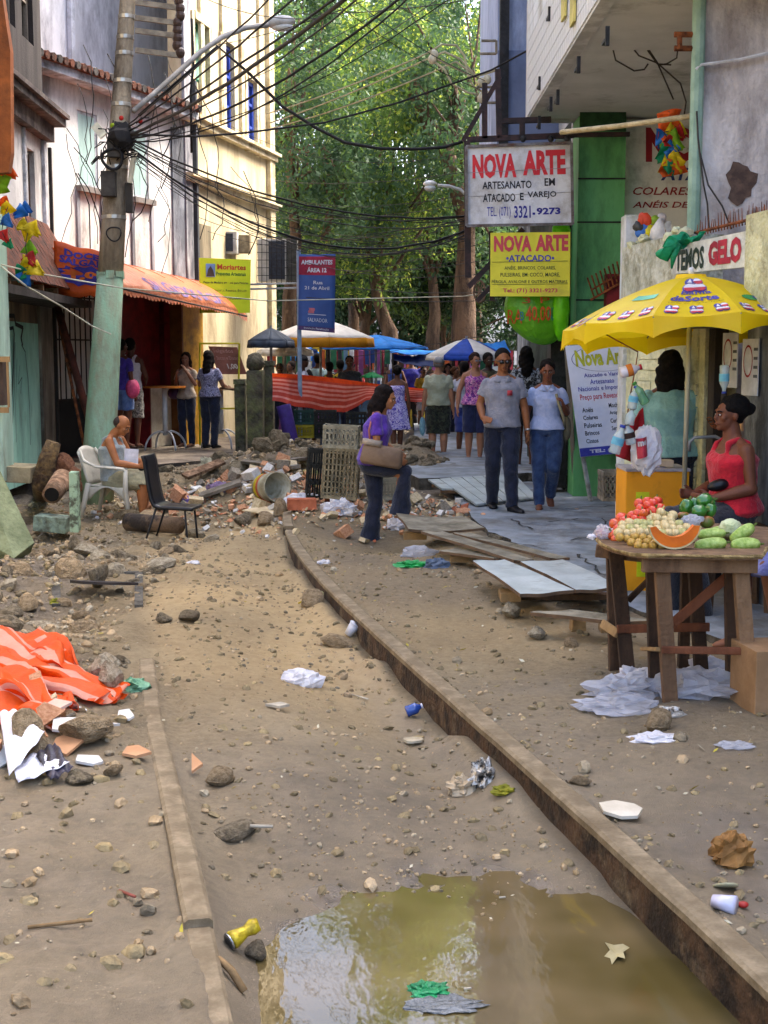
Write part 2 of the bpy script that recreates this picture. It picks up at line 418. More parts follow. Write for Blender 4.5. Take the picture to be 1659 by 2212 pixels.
sand = inr*sm(5.6, 8.0, fy)*(1-sm(13.5, 15, fy))*np.clip(.75+1.0*vn(fx, fy, 1.2), 0, 1)
sand = np.maximum(sand, sm(-.0, .2, dd)*sm(6.6, 8.5, fy)*(1-sm(11, 13, fy))*.45*np.clip(.8+vn(fx, fy, 1.4), 0, 1))
grey = np.clip(sm(-1.5, -1.9, dd)*sm(5.5, 7, fy)*np.clip(.6+1.6*vn(fx, fy, 1.7), 0, 1), 0, 1)
grey = np.maximum(grey, sm(14.5, 16.5, fy)*np.clip(.6+1.4*vn(fx, fy, 1.0), 0, 1))
damp = .55*np.clip(2.2*vn(fx+9, fy, .9)-.1, 0, 1)*(1-sm(9, 12, fy)); wet = np.maximum(wet, damp*.7)
grey = np.maximum(grey, .5*sm(0, .3, dd)*sm(5, 6.5, fy)*np.clip(.3+2.0*vn(fx, fy, 1.1), 0, 1))
ca = me.color_attributes.new('soil', 'FLOAT_COLOR', 'POINT')
ca.data.foreach_set('color', np.stack([wet, sand, grey, np.ones_like(wet)], -1).ravel().astype('f'))
me.materials.append(ground_material())
go = bpy.data.objects.new('ground', me); C.collection.objects.link(go); go['kind'] = 'structure'
# puddles
def water(name, fn, x0, x1, y0, y1, z, st=.03):
 xs = np.arange(x0, x1, st); ys = np.arange(y0, y1, st); mb = MB()
 m = bpy.data.materials.get('puddle_water')
 if not m:
  m = bpy.data.materials.new('puddle_water'); m.use_nodes = True; t = m.node_tree; b = t.nodes['Principled BSDF']; L = t.links.new
  b.inputs['Base Color'].default_value = lin('#2a2210'); b.inputs['Roughness'].default_value = .03; b.inputs['Specular IOR Level'].default_value = .45; b.inputs['IOR'].default_value = 1.45
  geo = N(t, 'ShaderNodeNewGeometry'); mp = N(t, 'ShaderNodeMapping'); mp.inputs['Scale'].default_value = (1, .45, 1); L(geo.outputs['Position'], mp.inputs[0])
  nz = N(t, 'ShaderNodeTexNoise'); nz.inputs['Scale'].default_value = 11; nz.inputs['Detail'].default_value = 3; L(mp.outputs[0], nz.inputs[0])
  bm_ = N(t, 'ShaderNodeBump'); bm_.inputs['Strength'].default_value = .09; bm_.inputs['Distance'].default_value = .02; L(nz.outputs[0], bm_.inputs['Height']); L(bm_.outputs[0], b.inputs['Normal'])
  n2 = N(t, 'ShaderNodeTexNoise'); n2.inputs['Scale'].default_value = 2.5; L(geo.outputs['Position'], n2.inputs[0])
  r = N(t, 'ShaderNodeValToRGB'); r.color_ramp.elements[0].position = .35; r.color_ramp.elements[1].position = .65
  r.color_ramp.elements[0].color = lin('#4a4022'); r.color_ramp.elements[1].color = lin('#63553a'); L(n2.outputs[0], r.inputs[0]); L(r.outputs[0], b.inputs['Base Color'])
 for x in xs:
  for y in ys:
   cx, cy = x+st/2, y+st/2
   if fn(cx, cy) > -.35: mb.quad((x,y,z), (x+st,y,z), (x+st,y+st,z), (x,y+st,z))
 o = mb.build(name, m); bmx = bmesh.new(); bmx.from_mesh(o.data); bmesh.ops.remove_doubles(bmx, verts=bmx.verts, dist=.0005); bmx.to_mesh(o.data); bmx.free()
 o['kind'] = 'structure'; return o
water('puddle', lambda x, y: float(pud_f(x, y)) if x < xr(y)+.02 and x > xr(y)-1.40 else -9, -.7, 1.5, 2.3, 5.0, PUD_Z)
water('puddle', lambda x, y: float(pud2_f(x, y)) if x > xr(y)+.13 else -9, 1.0, 2.6, 2.6, 4.4, -.045)
# ---------------------------------------------------------------- rails
rail_top = M('rail_top', '#8b7c64', '#6c5f4a', rough=.8, sc=9, bump=.25, bs=70, grime='#655742', gsc=5, gamt=.6, spec=.25)
rail_web = M('rail_web', '#4a3524', '#21170f', rough=.75, sc=7, bump=.5, bs=35, grime='#70604a', gsc=4, gamt=.35)
def rail(name, off, y0, y1, label, zf, wt=.075):
 off = off if callable(off) else (lambda y, o_=off: o_)
 t = E(name, (float(xr(y0))+off(y0), y0, 0), label, 'rail')
 ys = list(np.arange(y0, y1, .18))+[y1]; sec = [(-wt/2, -.006), (-wt/2+.012, .004), (wt/2-.012, .004), (wt/2, -.006), (wt/2, -.03), (-wt/2, -.03)]
 web = [(-wt/2+.008, -.028), (wt/2-.008, -.028), (wt/2-.008, -.28), (-wt/2+.008, -.28)]
 def rings(sc_, jit=0):
  rr = []
  for k, y in enumerate(ys):
   x = float(xr(y))+off(y); dx = float(xr(y+.1)-xr(y-.1)); n_ = Vector((.2, -dx, 0)).normalized()
   jz = .004*float(vn(x, y, 3)); e = jit*float(vn(y, 3, 7))
   rr.append([Vector((x, y, zf(y)+jz))+n_*(a+(e if a < 0 else 0))+Vector((0,0,b_)) for a, b_ in sc_])
  return rr
 MB().loft(rings(sec, .006)).build('rail_head', rail_top, t, smooth=False)
 MB().loft(rings(web, .02)).build('rail_web', rail_web, t)
 return t
rail('tram_rail', 0.05, 2.2, 12.6, 'long curved tram rail standing proud of the dirt beside the puddle', lambda y: .035, .096)
rail('tram_rail', 0.05, 12.75, 14.7, 'short far length of tram rail ending at the orange brick rubble', lambda y: .05, .10)
rail('tram_rail', lambda y: -GAUGE-.035+.04*max(0, y-6), 3.80, 7.3, 'flat exposed tram rail flush with the dirt on the left', lambda y: .013-.008*max(0, y-6), .088)
rail('tram_rail', -GAUGE-.035, 2.2, 3.79, 'nearest stretch of the left tram rail, sunk level with the dirt', lambda y: -.010, .088)
# pale flush rail strip slightly buried further up
# ---------------------------------------------------------------- pavements
pave = M('paving', '#8d9399', '#6e757b', rough=.75, sc=3, bump=.3, bs=55, grime='#5b564e', gsc=1.6, gamt=.5)
pave_edge = M('kerb_stone', '#5c5850', '#3a362f', rough=.9, sc=9, bump=.5, bs=30)
def sheet(name, pts, z, th, mats, kind='structure', sub=.35, parent=None, jz=.01):
 """a slab with the outline pts, cut into slabs by its own seams"""
 n = len(pts); bmx = bmesh.new(); vs = [bmx.verts.new((p[0], p[1], z)) for p in pts]; f = bmx.faces.new(vs)
 xs = [p[0] for p in pts]; ys = [p[1] for p in pts]
 def cut(no, a, b_, st):
  k = a
  while k < b_:
   geom = bmx.verts[:]+bmx.edges[:]+bmx.faces[:]
   bmesh.ops.bisect_plane(bmx, geom=geom, plane_co=Vector(no)*k, plane_no=no); k += st
 cut((1,0,0), min(xs), max(xs), sub); cut((0,1,0), min(ys), max(ys), sub)
 for v in bmx.verts: v.co.z += jz*2*float(vn(v.co.x, v.co.y, 1.1))
 r = bmesh.ops.extrude_face_region(bmx, geom=bmx.faces[:])
 nv = [e for e in r['geom'] if isinstance(e, bmesh.types.BMVert)]
 for v in nv: v.co.z -= th
 bmesh.ops.recalc_face_normals(bmx, faces=bmx.faces)
 me = bpy.data.meshes.new(name)
 for fc in bmx.faces: fc.material_index = 1 if abs(fc.normal.z) < .6 else 0
 bmx.to_mesh(me); bmx.free()
 for m_ in mats: me.materials.append(m_)
 o = bpy.data.objects.new(name, me); C.collection.objects.link(o)
 if kind: o['kind'] = kind
 if parent: o.parent = parent
 return o
def gp(u, v, z=0): p = G(u, v, z); return (p.x, p.y)
def ragged(a, b_, n, amp):
 return [(a[0]+(b_[0]-a[0])*i/n+random.uniform(-amp, amp), a[1]+(b_[1]-a[1])*i/n+random.uniform(-amp, amp)) for i in range(n)]
kk = [gp(1000,1092,.05), gp(1060,1148,.05), gp(1130,1178,.05), gp(1200,1206,.05), gp(1310,1292,.05), gp(1440,1345,.05), gp(1659,1400,.05), (4.5, 7.4)]
kpts = []
for a, b_ in zip(kk[:-1], kk[1:]): kpts += ragged(a, b_, 7, .03)
kpts += [(4.5, 7.4), (4.5, 30), (1.0, 30), (.85, 18.5), (.80, 16.3)]
pv = sheet('pavement', kpts, .045, .3, [pave, pave_edge], sub=.5, jz=.008)
up = [gp(862,1012,.16), gp(905,1034,.16), gp(990,1026,.16), gp(1090,1020,.16)]
up = [up[0], up[1], gp(1000,1031,.16), gp(1140,1022,.16), (3.2, 16.4), (4.5, 16.4), (4.5, 40), (.9, 40), (.55, 24), (.40, 19.5)]
sheet('raised_pavement', up, .16, .35, [pave, pave_edge], sub=.6, jz=.01)
# seams between the paving slabs: thin dark recessed-looking joints of mortar as real low strips
joint = M('joint', '#3b3a38', rough=.95, bump=0)
# cracks and broken slab edges on the lower pavement
crk = MB()
for (u0, v0, u1, v1) in [(1075,1165,1180,1185),(1130,1130,1290,1118),(1230,1165,1420,1150),(1190,1100,1330,1092),(1245,1195,1330,1260),(1100,1120,1150,1142),(1300,1120,1330,1180),(1000,1060,1160,1068)]:
 a = G(u0, v0, .056); b_ = G(u1, v1, .056); k = 9; pts = []
 for i in range(k+1):
  q = a.lerp(b_, i/k); pts.append(q+Vector((random.uniform(-.03,.03), random.uniform(-.06,.06), 0)))
 for i in range(k):
  d = (pts[i+1]-pts[i]).normalized(); nn = Vector((-d.y, d.x, 0))*random.uniform(.006, .02)
  crk.quad(pts[i]-nn, pts[i+1]-nn*.6, pts[i+1]+nn*.6, pts[i]+nn)
o = crk.build('crack', joint, pv); o['kind'] = 'stuff'
# café platform on the left
plat_t = M('platform_top', '#8d8172', '#6f6455', sc=4, bump=.3, grime='#4d453c', gsc=2)
plat_e = M('platform_side', '#5a544b', '#2f2b26', sc=3, bump=.6, bs=20)
pp = [(-9, 17.6), (-5.2, 17.7), (-4.35, 18.2), (-3.6, 18.9), (-3.0, 19.6), (-2.45, 20.4), (-2.15, 21.0), (-2.2, 21.6), (-2.1, 23), (-1.5, 27), (-1.2, 32), (-9, 32)]
pq = []
for a, b_ in zip(pp[:-1], pp[1:]):
 pq += ragged(a, b_, 5 if a[1] < 22 and a[0] > -6 else 1, .035)
pq.append(pp[-1])
sheet('cafe_platform', pq, .12, .45, [plat_t, plat_e], sub=.5, jz=.01)
# ================================================================ buildings
class Fac:
 def __init__(s, P, Q, z0=0):
  s.P = Vector((P[0], P[1], 0)); s.Q = Vector((Q[0], Q[1], 0)); s.d = (s.Q-s.P).normalized(); s.len = (s.Q-s.P).length
  s.n = Vector((s.d.y, -s.d.x, 0))
  if s.n.dot(Vector((0,0,0))-s.P) < 0: s.n = -s.n
 def px(s, u, v):
  r = ray(u, v); o = Vector((0,0,CAMZ)); k = (s.P-o).dot(s.n)/r.dot(s.n); p = o+r*k
  return ((p-s.P).dot(s.d), p.z)
 def w(s, a, z, n=0): p = s.P+s.d*a+s.n*n; return Vector((p.x, p.y, z))
 def wall(s, mb, a0, a1, z0, z1, holes=(), th=.25, n=0, reveal=.14):
  xs = sorted({a0, a1, *[min(max(hh[0], a0), a1) for hh in holes], *[min(max(hh[1], a0), a1) for hh in holes]})
  zs = sorted({z0, z1, *[min(max(hh[2], z0), z1) for hh in holes], *[min(max(hh[3], z0), z1) for hh in holes]})
  for i in range(len(xs)-1):
   for j in range(len(zs)-1):
    cx, cz = (xs[i]+xs[i+1])/2, (zs[j]+zs[j+1])/2
    if any(hh[0] < cx < hh[1] and hh[2] < cz < hh[3] for hh in holes): continue
    mb.quad(s.w(xs[i], zs[j], n), s.w(xs[i+1], zs[j], n), s.w(xs[i+1], zs[j+1], n), s.w(xs[i], zs[j+1], n))
  for (b0, b1, c0, c1) in [hh[:4] for hh in holes]:
   for (p, q, r_, t_) in ((b0,c0,b0,c1), (b1,c0,b1,c1), (b0,c0,b1,c0), (b0,c1,b1,c1)):
    mb.quad(s.w(p, q, n), s.w(r_, t_, n), s.w(r_, t_, n-reveal), s.w(p, q, n-reveal))
  # outer ends and top
  for a in (a0, a1): mb.quad(s.w(a, z0, n), s.w(a, z1, n), s.w(a, z1, n-th), s.w(a, z0, n-th))
  mb.quad(s.w(a0, z1, n), s.w(a1, z1, n), s.w(a1, z1, n-th), s.w(a0, z1, n-th))
  mb.quad(s.w(a0, z0, n-th), s.w(a1, z0, n-th), s.w(a1, z1, n-th), s.w(a0, z1, n-th))
  return mb
 def box(s, mb, a0, a1, z0, z1, n0, n1):
  p = [s.w(a, z, n) for z in (z0, z1) for (a, n) in ((a0,n0),(a1,n0),(a1,n1),(a0,n1))]
  mb.add(p, [(3,2,1,0),(4,5,6,7),(0,1,5,4),(1,2,6,5),(2,3,7,6),(3,0,4,7)]); return mb
 def rect(s, u0, v0, u1, v1):
  """hole from the pixel box of its left and right edges (top taken at the left edge)"""
  a0, zt = s.px(u0, v0); a1, _ = s.px(u1, v0); _, zb = s.px(u0, v1)
  return (min(a0,a1), max(a0,a1), zb, zt)
def frame_window(F, hole, root, fm, pm, bars=(1, 1), n=0, fw=.05, name='window', shut=None, depth=.10):
 a0, a1, z0, z1 = hole
 mb = MB()
 F.box(mb, a0, a0+fw, z0, z1, n-depth-.03, n-depth+.03); F.box(mb, a1-fw, a1, z0, z1, n-depth-.03, n-depth+.03)
 F.box(mb, a0+fw, a1-fw, z0, z0+fw, n-depth-.03, n-depth+.03); F.box(mb, a0+fw, a1-fw, z1-fw, z1, n-depth-.03, n-depth+.03)
 for i in range(1, bars[0]): x = a0+(a1-a0)*i/bars[0]; F.box(mb, x-fw*.4, x+fw*.4, z0+fw, z1-fw, n-depth-.02, n-depth+.02)
 for i in range(1, bars[1]): z = z0+(z1-z0)*i/bars[1]; F.box(mb, a0+fw, a1-fw, z-fw*.4, z+fw*.4, n-depth-.022, n-depth+.022)
 fr = mb.build(name, fm, root)
 F.box(MB(), a0+.01, a1-.01, z0+.01, z1-.01, n-depth-.045, n-depth-.035).build('pane', pm, fr)
 return fr
plaster_w = M('white_plaster', '#d6d5d1', '#bdbcb9', rough=.85, sc=1.6, streak=6, bump=.15, bs=18, grime='#7b7975', gsc=1.6, gamt=.45)
plaster_c = M('cream_plaster', '#cbbd9a', '#b3a481', rough=.85, sc=1.6, streak=5, bump=.12, bs=18, grime='#8d7a5c', gsc=1.3, gamt=.45)
plaster_dark = M('mouldy_plaster', '#a7abb4', '#5d6069', rough=.9, sc=2.0, streak=3, bump=.15, bs=18, grime='#3c3e44', gsc=1.2, gamt=.7)
trim_c = M('cream_trim', '#d2c6a6', '#b8ab88', sc=4, grime='#8a7552', gsc=3, gamt=.5, bump=.1)
trim_w = M('white_trim', '#c9ccd2', '#a4a7ae', sc=4, grime='#5c5a58', gsc=3, gamt=.5, bump=.1)
wood_d = M('dark_wood', '#3f3936', '#26211f', sc=3, streak=8, rough=.9, bump=.3)
wood_b = M('brown_wood', '#6a4f36', '#4a3625', sc=5, streak=7, rough=.85, bump=.3, bs=30)
wood_g = M('grey_wood', '#7c7468', '#5a5348', sc=5, streak=7, rough=.9, bump=.3, bs=30)
glass_d = M('dark_glass', '#20262c', rough=.12, bump=0, spec=.7, var=.1)
shutter_g = M('pale_green_shutter', '#9fb9b4', '#86a09c', sc=3, streak=5, bump=.15)
blue_p = M('blue_paint', '#2c4aa8', '#1f3684', sc=5, rough=.6)
green_p = M('green_paint', '#3f8a6c', '#2c6b54', sc=5, rough=.7)
metal_d = M('dark_metal', '#2f2f31', '#1d1c1c', sc=9, rough=.6, metal=.4, bump=.1)
metal_g = M('grey_metal', '#8b8f92', '#73777a', sc=9, rough=.5, metal=.5, bump=.05)
rust = M('rusty_iron', '#8a4e2a', '#4b2a1a', sc=14, rough=.9, bump=.3, bs=60)
concrete = M('concrete', '#9a9184', '#7b7266', sc=5, rough=.9, bump=.3, bs=45, grime='#4f4a42', gsc=2.2, gamt=.5)
terra = M('terracotta', '#8c5a42', '#5c3b2c', sc=6, rough=.9, bump=.3)
# ---- near left building (dark timber storey, white wall, tiled awning, teal graffiti wall)
L1 = Fac((-4.74, 14.6), (-4.86, 19.35))
b1 = E('building', (-5.4, 17, .1), 'near left building with dark timber upper storey, white plaster band and teal painted ground floor', 'building')
Hh = 13
a_end = L1.len
zc = L1.px(100, 262)[1]
mb = MB(); L1.wall(mb, 0, a_end, zc, Hh, holes=[(a_end-1.1, a_end-.45, zc+.9, zc+2.6), (a_end-2.1, a_end-1.45, zc+.9, zc+2.6), (a_end-3.2, a_end-2.5, zc+.9, zc+2.6)])
tb = mb.build('timber_wall', wood_d, b1)
for hh in [(a_end-1.1, a_end-.45, zc+.9, zc+2.6), (a_end-2.1, a_end-1.45, zc+.9, zc+2.6), (a_end-3.2, a_end-2.5, zc+.9, zc+2.6)]:
 frame_window(L1, hh, b1, wood_g, glass_d, (2, 3), fw=.04)
for i in range(26):
 a = a_end-.08-i*.19
 if a < .1: break
 L1.box(MB(), a-.012, a+.012, zc+2.7, zc+6, .002, .03).build('batten', wood_g, b1)
mb = MB(); L1.box(mb, 0, a_end+.12, zc-.10, zc+.0, -.02, .30); L1.box(mb, 0, a_end+.06, zc-.32, zc-.102, -.02, .14); L1.box(mb, 0, a_end+.1, zc+.002, zc+.06, -.02, .36)
mb.build('cornice', M('dark_cornice', '#544a46', '#3c3431', sc=5, grime='#80766c', gsc=3), b1)
za = 3.05
hdoor = (a_end-1.02, a_end-.62, za, zc-.55)
mb = MB(); L1.wall(mb, 0, a_end, za-.4, zc-.322, holes=[hdoor]); mb.build('upper_wall', plaster_w, b1)
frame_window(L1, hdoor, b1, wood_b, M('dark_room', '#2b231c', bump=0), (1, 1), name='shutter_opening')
L1.box(MB(), a_end-.2, a_end-.06, za-.5, zc-.33, .002, .05).build('corner_pilaster', trim_w, b1)
L1.box(MB(), a_end-1.3, a_end-1.22, za-.2, zc-.33, .002, .04).build('moulding', trim_w, b1)
zt = L1.px(84, 700)[1]
mb = MB(); L1.wall(mb, 0, a_end-.75, zt+.002, za-.402); mb.build('brown_wall', M('tan_plaster', '#8f7a61', '#6c5a47', sc=3, grime='#4c4036', streak=4), b1)
teal = M('teal_plaster', '#a6d8c8', '#8fc3b3', sc=2.5, streak=3, bump=.12, grime='#6b8a80', gsc=2.5, gamt=.4)
mb = MB(); L1.wall(mb, 0, a_end-.75, .0, zt, n=.01); mb.build('teal_wall', teal, b1)
mb = MB(); L1.box(mb, a_end-.75, a_end, -.1, za-.402, -.25, .05)
mb.build('concrete_pier', M('stained_concrete', '#a39d92', '#756e63', sc=3, streak=8, bump=.3, grime='#4b473e', gsc=1.6, gamt=.7), b1)
mb = MB(); L1.box(mb, a_end-.02, a_end+.04, -.1, zc-.4, .055, .10); mb.build('drain_pipe', M('dark_pipe', '#33302d', rough=.8), b1)
# graffiti strokes on the teal wall
gm = M('graffiti_paint', '#2b2f33', rough=.8, bump=0)
def stroke(F, pts, wd, n=.016):
 mb = MB(); P = [F.px(u, v) for u, v in pts]
 for (a, z), (b, y) in zip(P[:-1], P[1:]):
  d = Vector((b-a, y-z)); l = d.length
  if l < 1e-4: continue
  nn = Vector((-d.y, d.x))/l*wd/2; e = d/l*wd*.25
  mb.quad(F.w(a-e.x+nn.x, z-e.y+nn.y, n), F.w(b+e.x+nn.x, y+e.y+nn.y, n), F.w(b+e.x-nn.x, y+e.y-nn.y, n), F.w(a-e.x-nn.x, z-e.y-nn.y, n))
 return mb.build('graffiti_stroke', gm, b1)
for pts, wd in [([(10,682),(28,682),(31,700),(47,708),(43,730),(46,745)], .055), ([(10,712),(26,708),(28,722),(26,800),(22,880),(14,960)], .045),
    ([(44,745),(52,760),(58,820),(62,900),(63,960)], .02), ([(30,740),(28,850),(22,960)], .018), ([(16,735),(12,900),(9,960)], .018),
    ([(40,790),(37,830),(45,815),(42,850)], .014), ([(34,775),(31,880),(33,955)], .014), ([(8,930),(12,960),(18,985)], .02)]:
 stroke(L1, pts, wd)
# far side face of this building (seen edge on) and roof
mb = MB(); F1s = Fac((-4.86, 19.35), (-9.5, 19.35)); mb.quad((-4.9,19.34,-.1), (-9.5,19.34,-.1), (-9.5,19.34,Hh), (-4.9,19.34,Hh)); mb.build('side_wall', plaster_dark, b1)
mb = MB(); mb.box((-7.2, 17, Hh+.1), (5.2, 5.4, .2)); mb.build('roof', terra, b1)
# leaning tiled canopy
ct = E('canopy', (-4.6, 17.5, 2.6), 'rusty brown tiled canopy sloping over the teal wall', 'canopy')
tile = M('brown_tile', '#6b3d2a', '#452a20', sc=9, rough=.9, bump=.35, grime='#2c221d', gsc=5)
za_t = 3.55
for r_ in range(9):
 for c_ in range(20):
  a = .05+c_*.225; 
  if a > a_end-.05: break
  n0 = .05+r_*.062; zz = za_t-r_*.105
  q = MB(); p = [L1.w(a, zz, n0), L1.w(a+.215, zz, n0), L1.w(a+.215, zz-.13, n0+.075), L1.w(a, zz-.13, n0+.075)]
  q.prism(p, L1.n*.014+Vector((0,0,.012))); q.jitter(.004)
  q.build('roof_tile', tile, ct)
L1.box(MB(), 0, a_end, za_t-1.16, za_t-1.06, .02, .62).build('soffit', wood_d, ct)
for k in range(6): L1.box(MB(), .2+k*.8, .26+k*.8, za_t-1.05, za_t-.98, .02, .6).build('rafter', wood_b, ct)
# ---- white building with café
L2 = Fac((-5.08, 20.1), (-3.57, 24.0))
b2 = E('building', (-5, 22, .1), 'white plaster building with mould stains above the orange café awning', 'building')
def zpx(F, u, v): return F.px(u, v)[1]
zr = (zpx(L2, 109, 150)+zpx(L2, 400, 246))/2
w1 = L2.rect(166, 236, 209, 400); w2 = L2.rect(286, 330, 320, 430)
w2 = (w2[0], w2[1], w1[2], w1[3])
zs = 3.05
s_red = L2.px(262, 700)[0]; s_y0 = L2.px(349, 800)[0]; s_y1 = L2.px(390, 800)[0]
shop = (s_red+.05, s_y0+.35, .1, 2.75)
mb = MB(); L2.wall(mb, -2.0, L2.len, zs, zr, holes=[w1, w2]); mb.build('upper_wall', plaster_w, b2)
for hh in (w1, w2):
 fr = frame_window(L2, hh, b2, trim_w, shutter_g, (2, 1), fw=.05, depth=.05)
 for k in (0, 1):
  a0 = hh[0]+.05+(hh[1]-hh[0]-.1)*k/2; a1 = a0+(hh[1]-hh[0]-.1)/2-.01
  L2.box(MB(), a0, a1, hh[2]+.05, hh[3]-.05, -.045, -.02).build('shutter', shutter_g, fr)
 L2.box(MB(), hh[0]-.08, hh[1]+.08, hh[2]-.09, hh[2]-.002, -.02, .10).build('window_sill', M('sill_grey', '#77706b', bump=.2), b2)
 mb = MB(); L2.box(mb, hh[0]-.1, hh[0]-.02, zs, hh[2]-.09, .002, .03); L2.box(mb, hh[1]+.02, hh[1]+.1, zs, hh[2]-.09, .002, .03)
 mb.build('wall_band', M('stained_band', '#a5a6ab', '#72737a', streak=6, sc=3, grime='#4c4c50', gamt=.7), b2)
# stained right end and dark cornice strip above the awning
L2.box(MB(), L2.len-.42, L2.len, zs, zr-.3, .002, .035).build('corner_pier', plaster_dark, b2)
L2.box(MB(), -2, L2.len, zs-.14, zs-.002, -.1, .07).build('string_course', M('dark_course', '#57524e', '#3c3937', sc=5), b2)
# eaves: gutter, soffit, roof tiles as rows
mb = MB(); L2.box(mb, -2, L2.len+.05, zr-.12, zr, -.02, .30); mb.build('eaves', trim_w, b2)
rf = L2.box(MB(), -2, L2.len+.05, zr+.002, zr+.03, -3.0, .36).build('roof', terra, b2)
k = 0; a = -1.9
while a < L2.len:
 q = MB(); q.tube([L2.w(a, zr+.05, .40), L2.w(a, zr+.12, -.3)], .06, 8, True); q.build('roof_tile', tile if k % 3 else M('grey_tile', '#55504c', '#2f2b29', sc=7), rf); a += .155; k += 1
# higher rear white volume
mb = MB(); F2r = Fac((-6.6, 21.2), (-4.05, 27.0)); F2r.wall(mb, -2.5, F2r.len, zr-.2, 14); 
mb.build('rear_wall', M('weathered_white', '#d8dade', '#c2c5ca', sc=.9, streak=3, rough=.9, bump=.1, grime='#6f7078', gsc=1.1, gamt=.5), b2)
F2r.box(MB(), F2r.len-3.6, F2r.len-3.5, zr, 14, .01, .10).build('drain_pipe', M('pale_pipe', '#c6ccd6', bump=0), b2)
# ground floor
white_tile = M('ivory_tile', '#cfc9b8', '#b8b1a0', sc=8, rough=.5)
red_p = M('red_paint', '#7d1d22', '#5f1519', sc=4, rough=.6, grime='#4a1315', gsc=2)
yel_p = M('yellow_ochre_paint', '#b98a1d', '#94690f', sc=4, rough=.7, grime='#5e4a1a', gsc=2.5, gamt=.5)
sL = L2.px(120, 800)[0]; sR = L2.px(225, 800)[0]
grille = (sL, sR, .12, 2.75)
mb = MB(); L2.wall(mb, -2.0, L2.len, -.1, zs-.142, holes=[grille, shop]); mb.build('ground_floor_wall', red_p, b2)
L2.box(MB(), sL+.01, sR-.01, .13, 2.74, -.16, -.13).build('white_shutter', M('white_panel', '#d3d4d2', '#bdbebd', sc=2, streak=5, bump=.1), b2)
L2.box(MB(), sL+.02, sR-.02, .12, 1.02, -.125, -.10).build('dark_door_base', M('black_base', '#1d2023', rough=.6, bump=.05), b2)
gr = E('window_grille', L2.w((sL+sR)/2, .13, .03), 'black iron bar grille in front of the white shutter', 'grille')
a = sL+.08
while a < sR: MB().tube([L2.w(a, 1.0, .03), L2.w(a, 2.74, .03)], .012, 6).build('bar', metal_d, gr); a += .14
for z in (1.03, 1.95, 2.6): MB().tube([L2.w(sL, z, .03), L2.w(sR, z, .03)], .014, 6).build('rail', metal_d, gr)
# shop interior: a shallow room
mb = MB(); a0, a1 = shop[0]-.02, shop[1]+.02
for (p, q) in ((a0, a0), (a1, a1)):
 mb.quad(L2.w(p, .1, -.14), L2.w(p, 2.76, -.14), L2.w(p, 2.76, -1.6), L2.w(p, .1, -1.6))
mb.quad(L2.w(a0, .1, -1.6), L2.w(a1, .1, -1.6), L2.w(a1, 2.76, -1.6), L2.w(a0, 2.76, -1.6))
mb.quad(L2.w(a0, 2.76, -.14), L2.w(a1, 2.76, -.14), L2.w(a1, 2.76, -1.6), L2.w(a0, 2.76, -1.6))
mb.quad(L2.w(a0, .125, -.14), L2.w(a1, .125, -.14), L2.w(a1, .125, -1.6), L2.w(a0, .125, -1.6))
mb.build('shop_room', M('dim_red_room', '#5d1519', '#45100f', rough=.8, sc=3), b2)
L2.box(MB(), shop[1]-.75, shop[1]-.02, .13, 1.15, -.5, .0).build('tiled_counter', white_tile, b2)
L2.box(MB(), shop[1]-.80, shop[1]-.76, .13, 1.17, -.5, .02).build('counter_post', red_p, b2)
L2.box(MB(), s_y0+.36, s_y1+.45, .1, 2.95, .004, .22).build('yellow_pier', yel_p, b2)
L2.box(MB(), s_y0+.30, s_y0+.355, .1, 2.95, .004, .24).build('pier_edge', M('brown_edge', '#6a4320', rough=.8), b2)
for (z0, z1) in ((2.45, 2.7), (1.85, 2.1)):
 L2.box(MB(), shop[0]+.2, shop[0]+.62, z0, z1, -1.59, -1.57).build('paper_notice', M('paper_grey', '#a89c9c', bump=0), b2)
mb = MB(); mb.quad(L2.w(L2.len, -.1, 0), L2.w(L2.len, zr, 0), L2.w(L2.len, zr, -3), L2.w(L2.len, -.1, -3)); mb.build('end_wall', plaster_dark, b2)
# ---- cream building
L3 = Fac((-3.57, 24.0), (-2.43, 29.0))
b3 = E('building', (-3.3, 26.5, .1), 'cream building with tall blue framed windows and stained cornices', 'building')
zc1 = zpx(L3, 470, 440-30); zc2 = zpx(L3, 470, 440-150)
zc1 = L3.px(500, 418)[1]; zc2 = L3.px(500, 300)[1]
H3 = 14
hs = [L3.rect(416, 43, 446, 172), L3.rect(478, 88, 500, 287), L3.rect(531, 170, 550, 317)]
hl = [L3.rect(418, 480, 440, 560)]
mb = MB(); L3.wall(mb, 0, L3.len, zc2+.1, H3, holes=hs); mb.build('upper_wall', plaster_c, b3)
mb = MB(); L3.wall(mb, 0, L3.len, zc1+.08, zc2-.08, n=.0); mb.build('middle_wall', plaster_c, b3)
mb = MB(); L3.wall(mb, 0, L3.len, -.1, zc1-.06, n=.0); mb.build('lower_wall', plaster_c, b3)
for z, t_ in ((zc2, .09), (zc1, .07)):
 mb = MB(); L3.box(mb, -.02, L3.len+.12, z-t_+.002, z+t_-.002, -.1, .13); L3.box(mb, -.02, L3.len+.16, z+.02, z+t_-.01, .131, .2)
 mb.build('cornice', trim_c, b3)
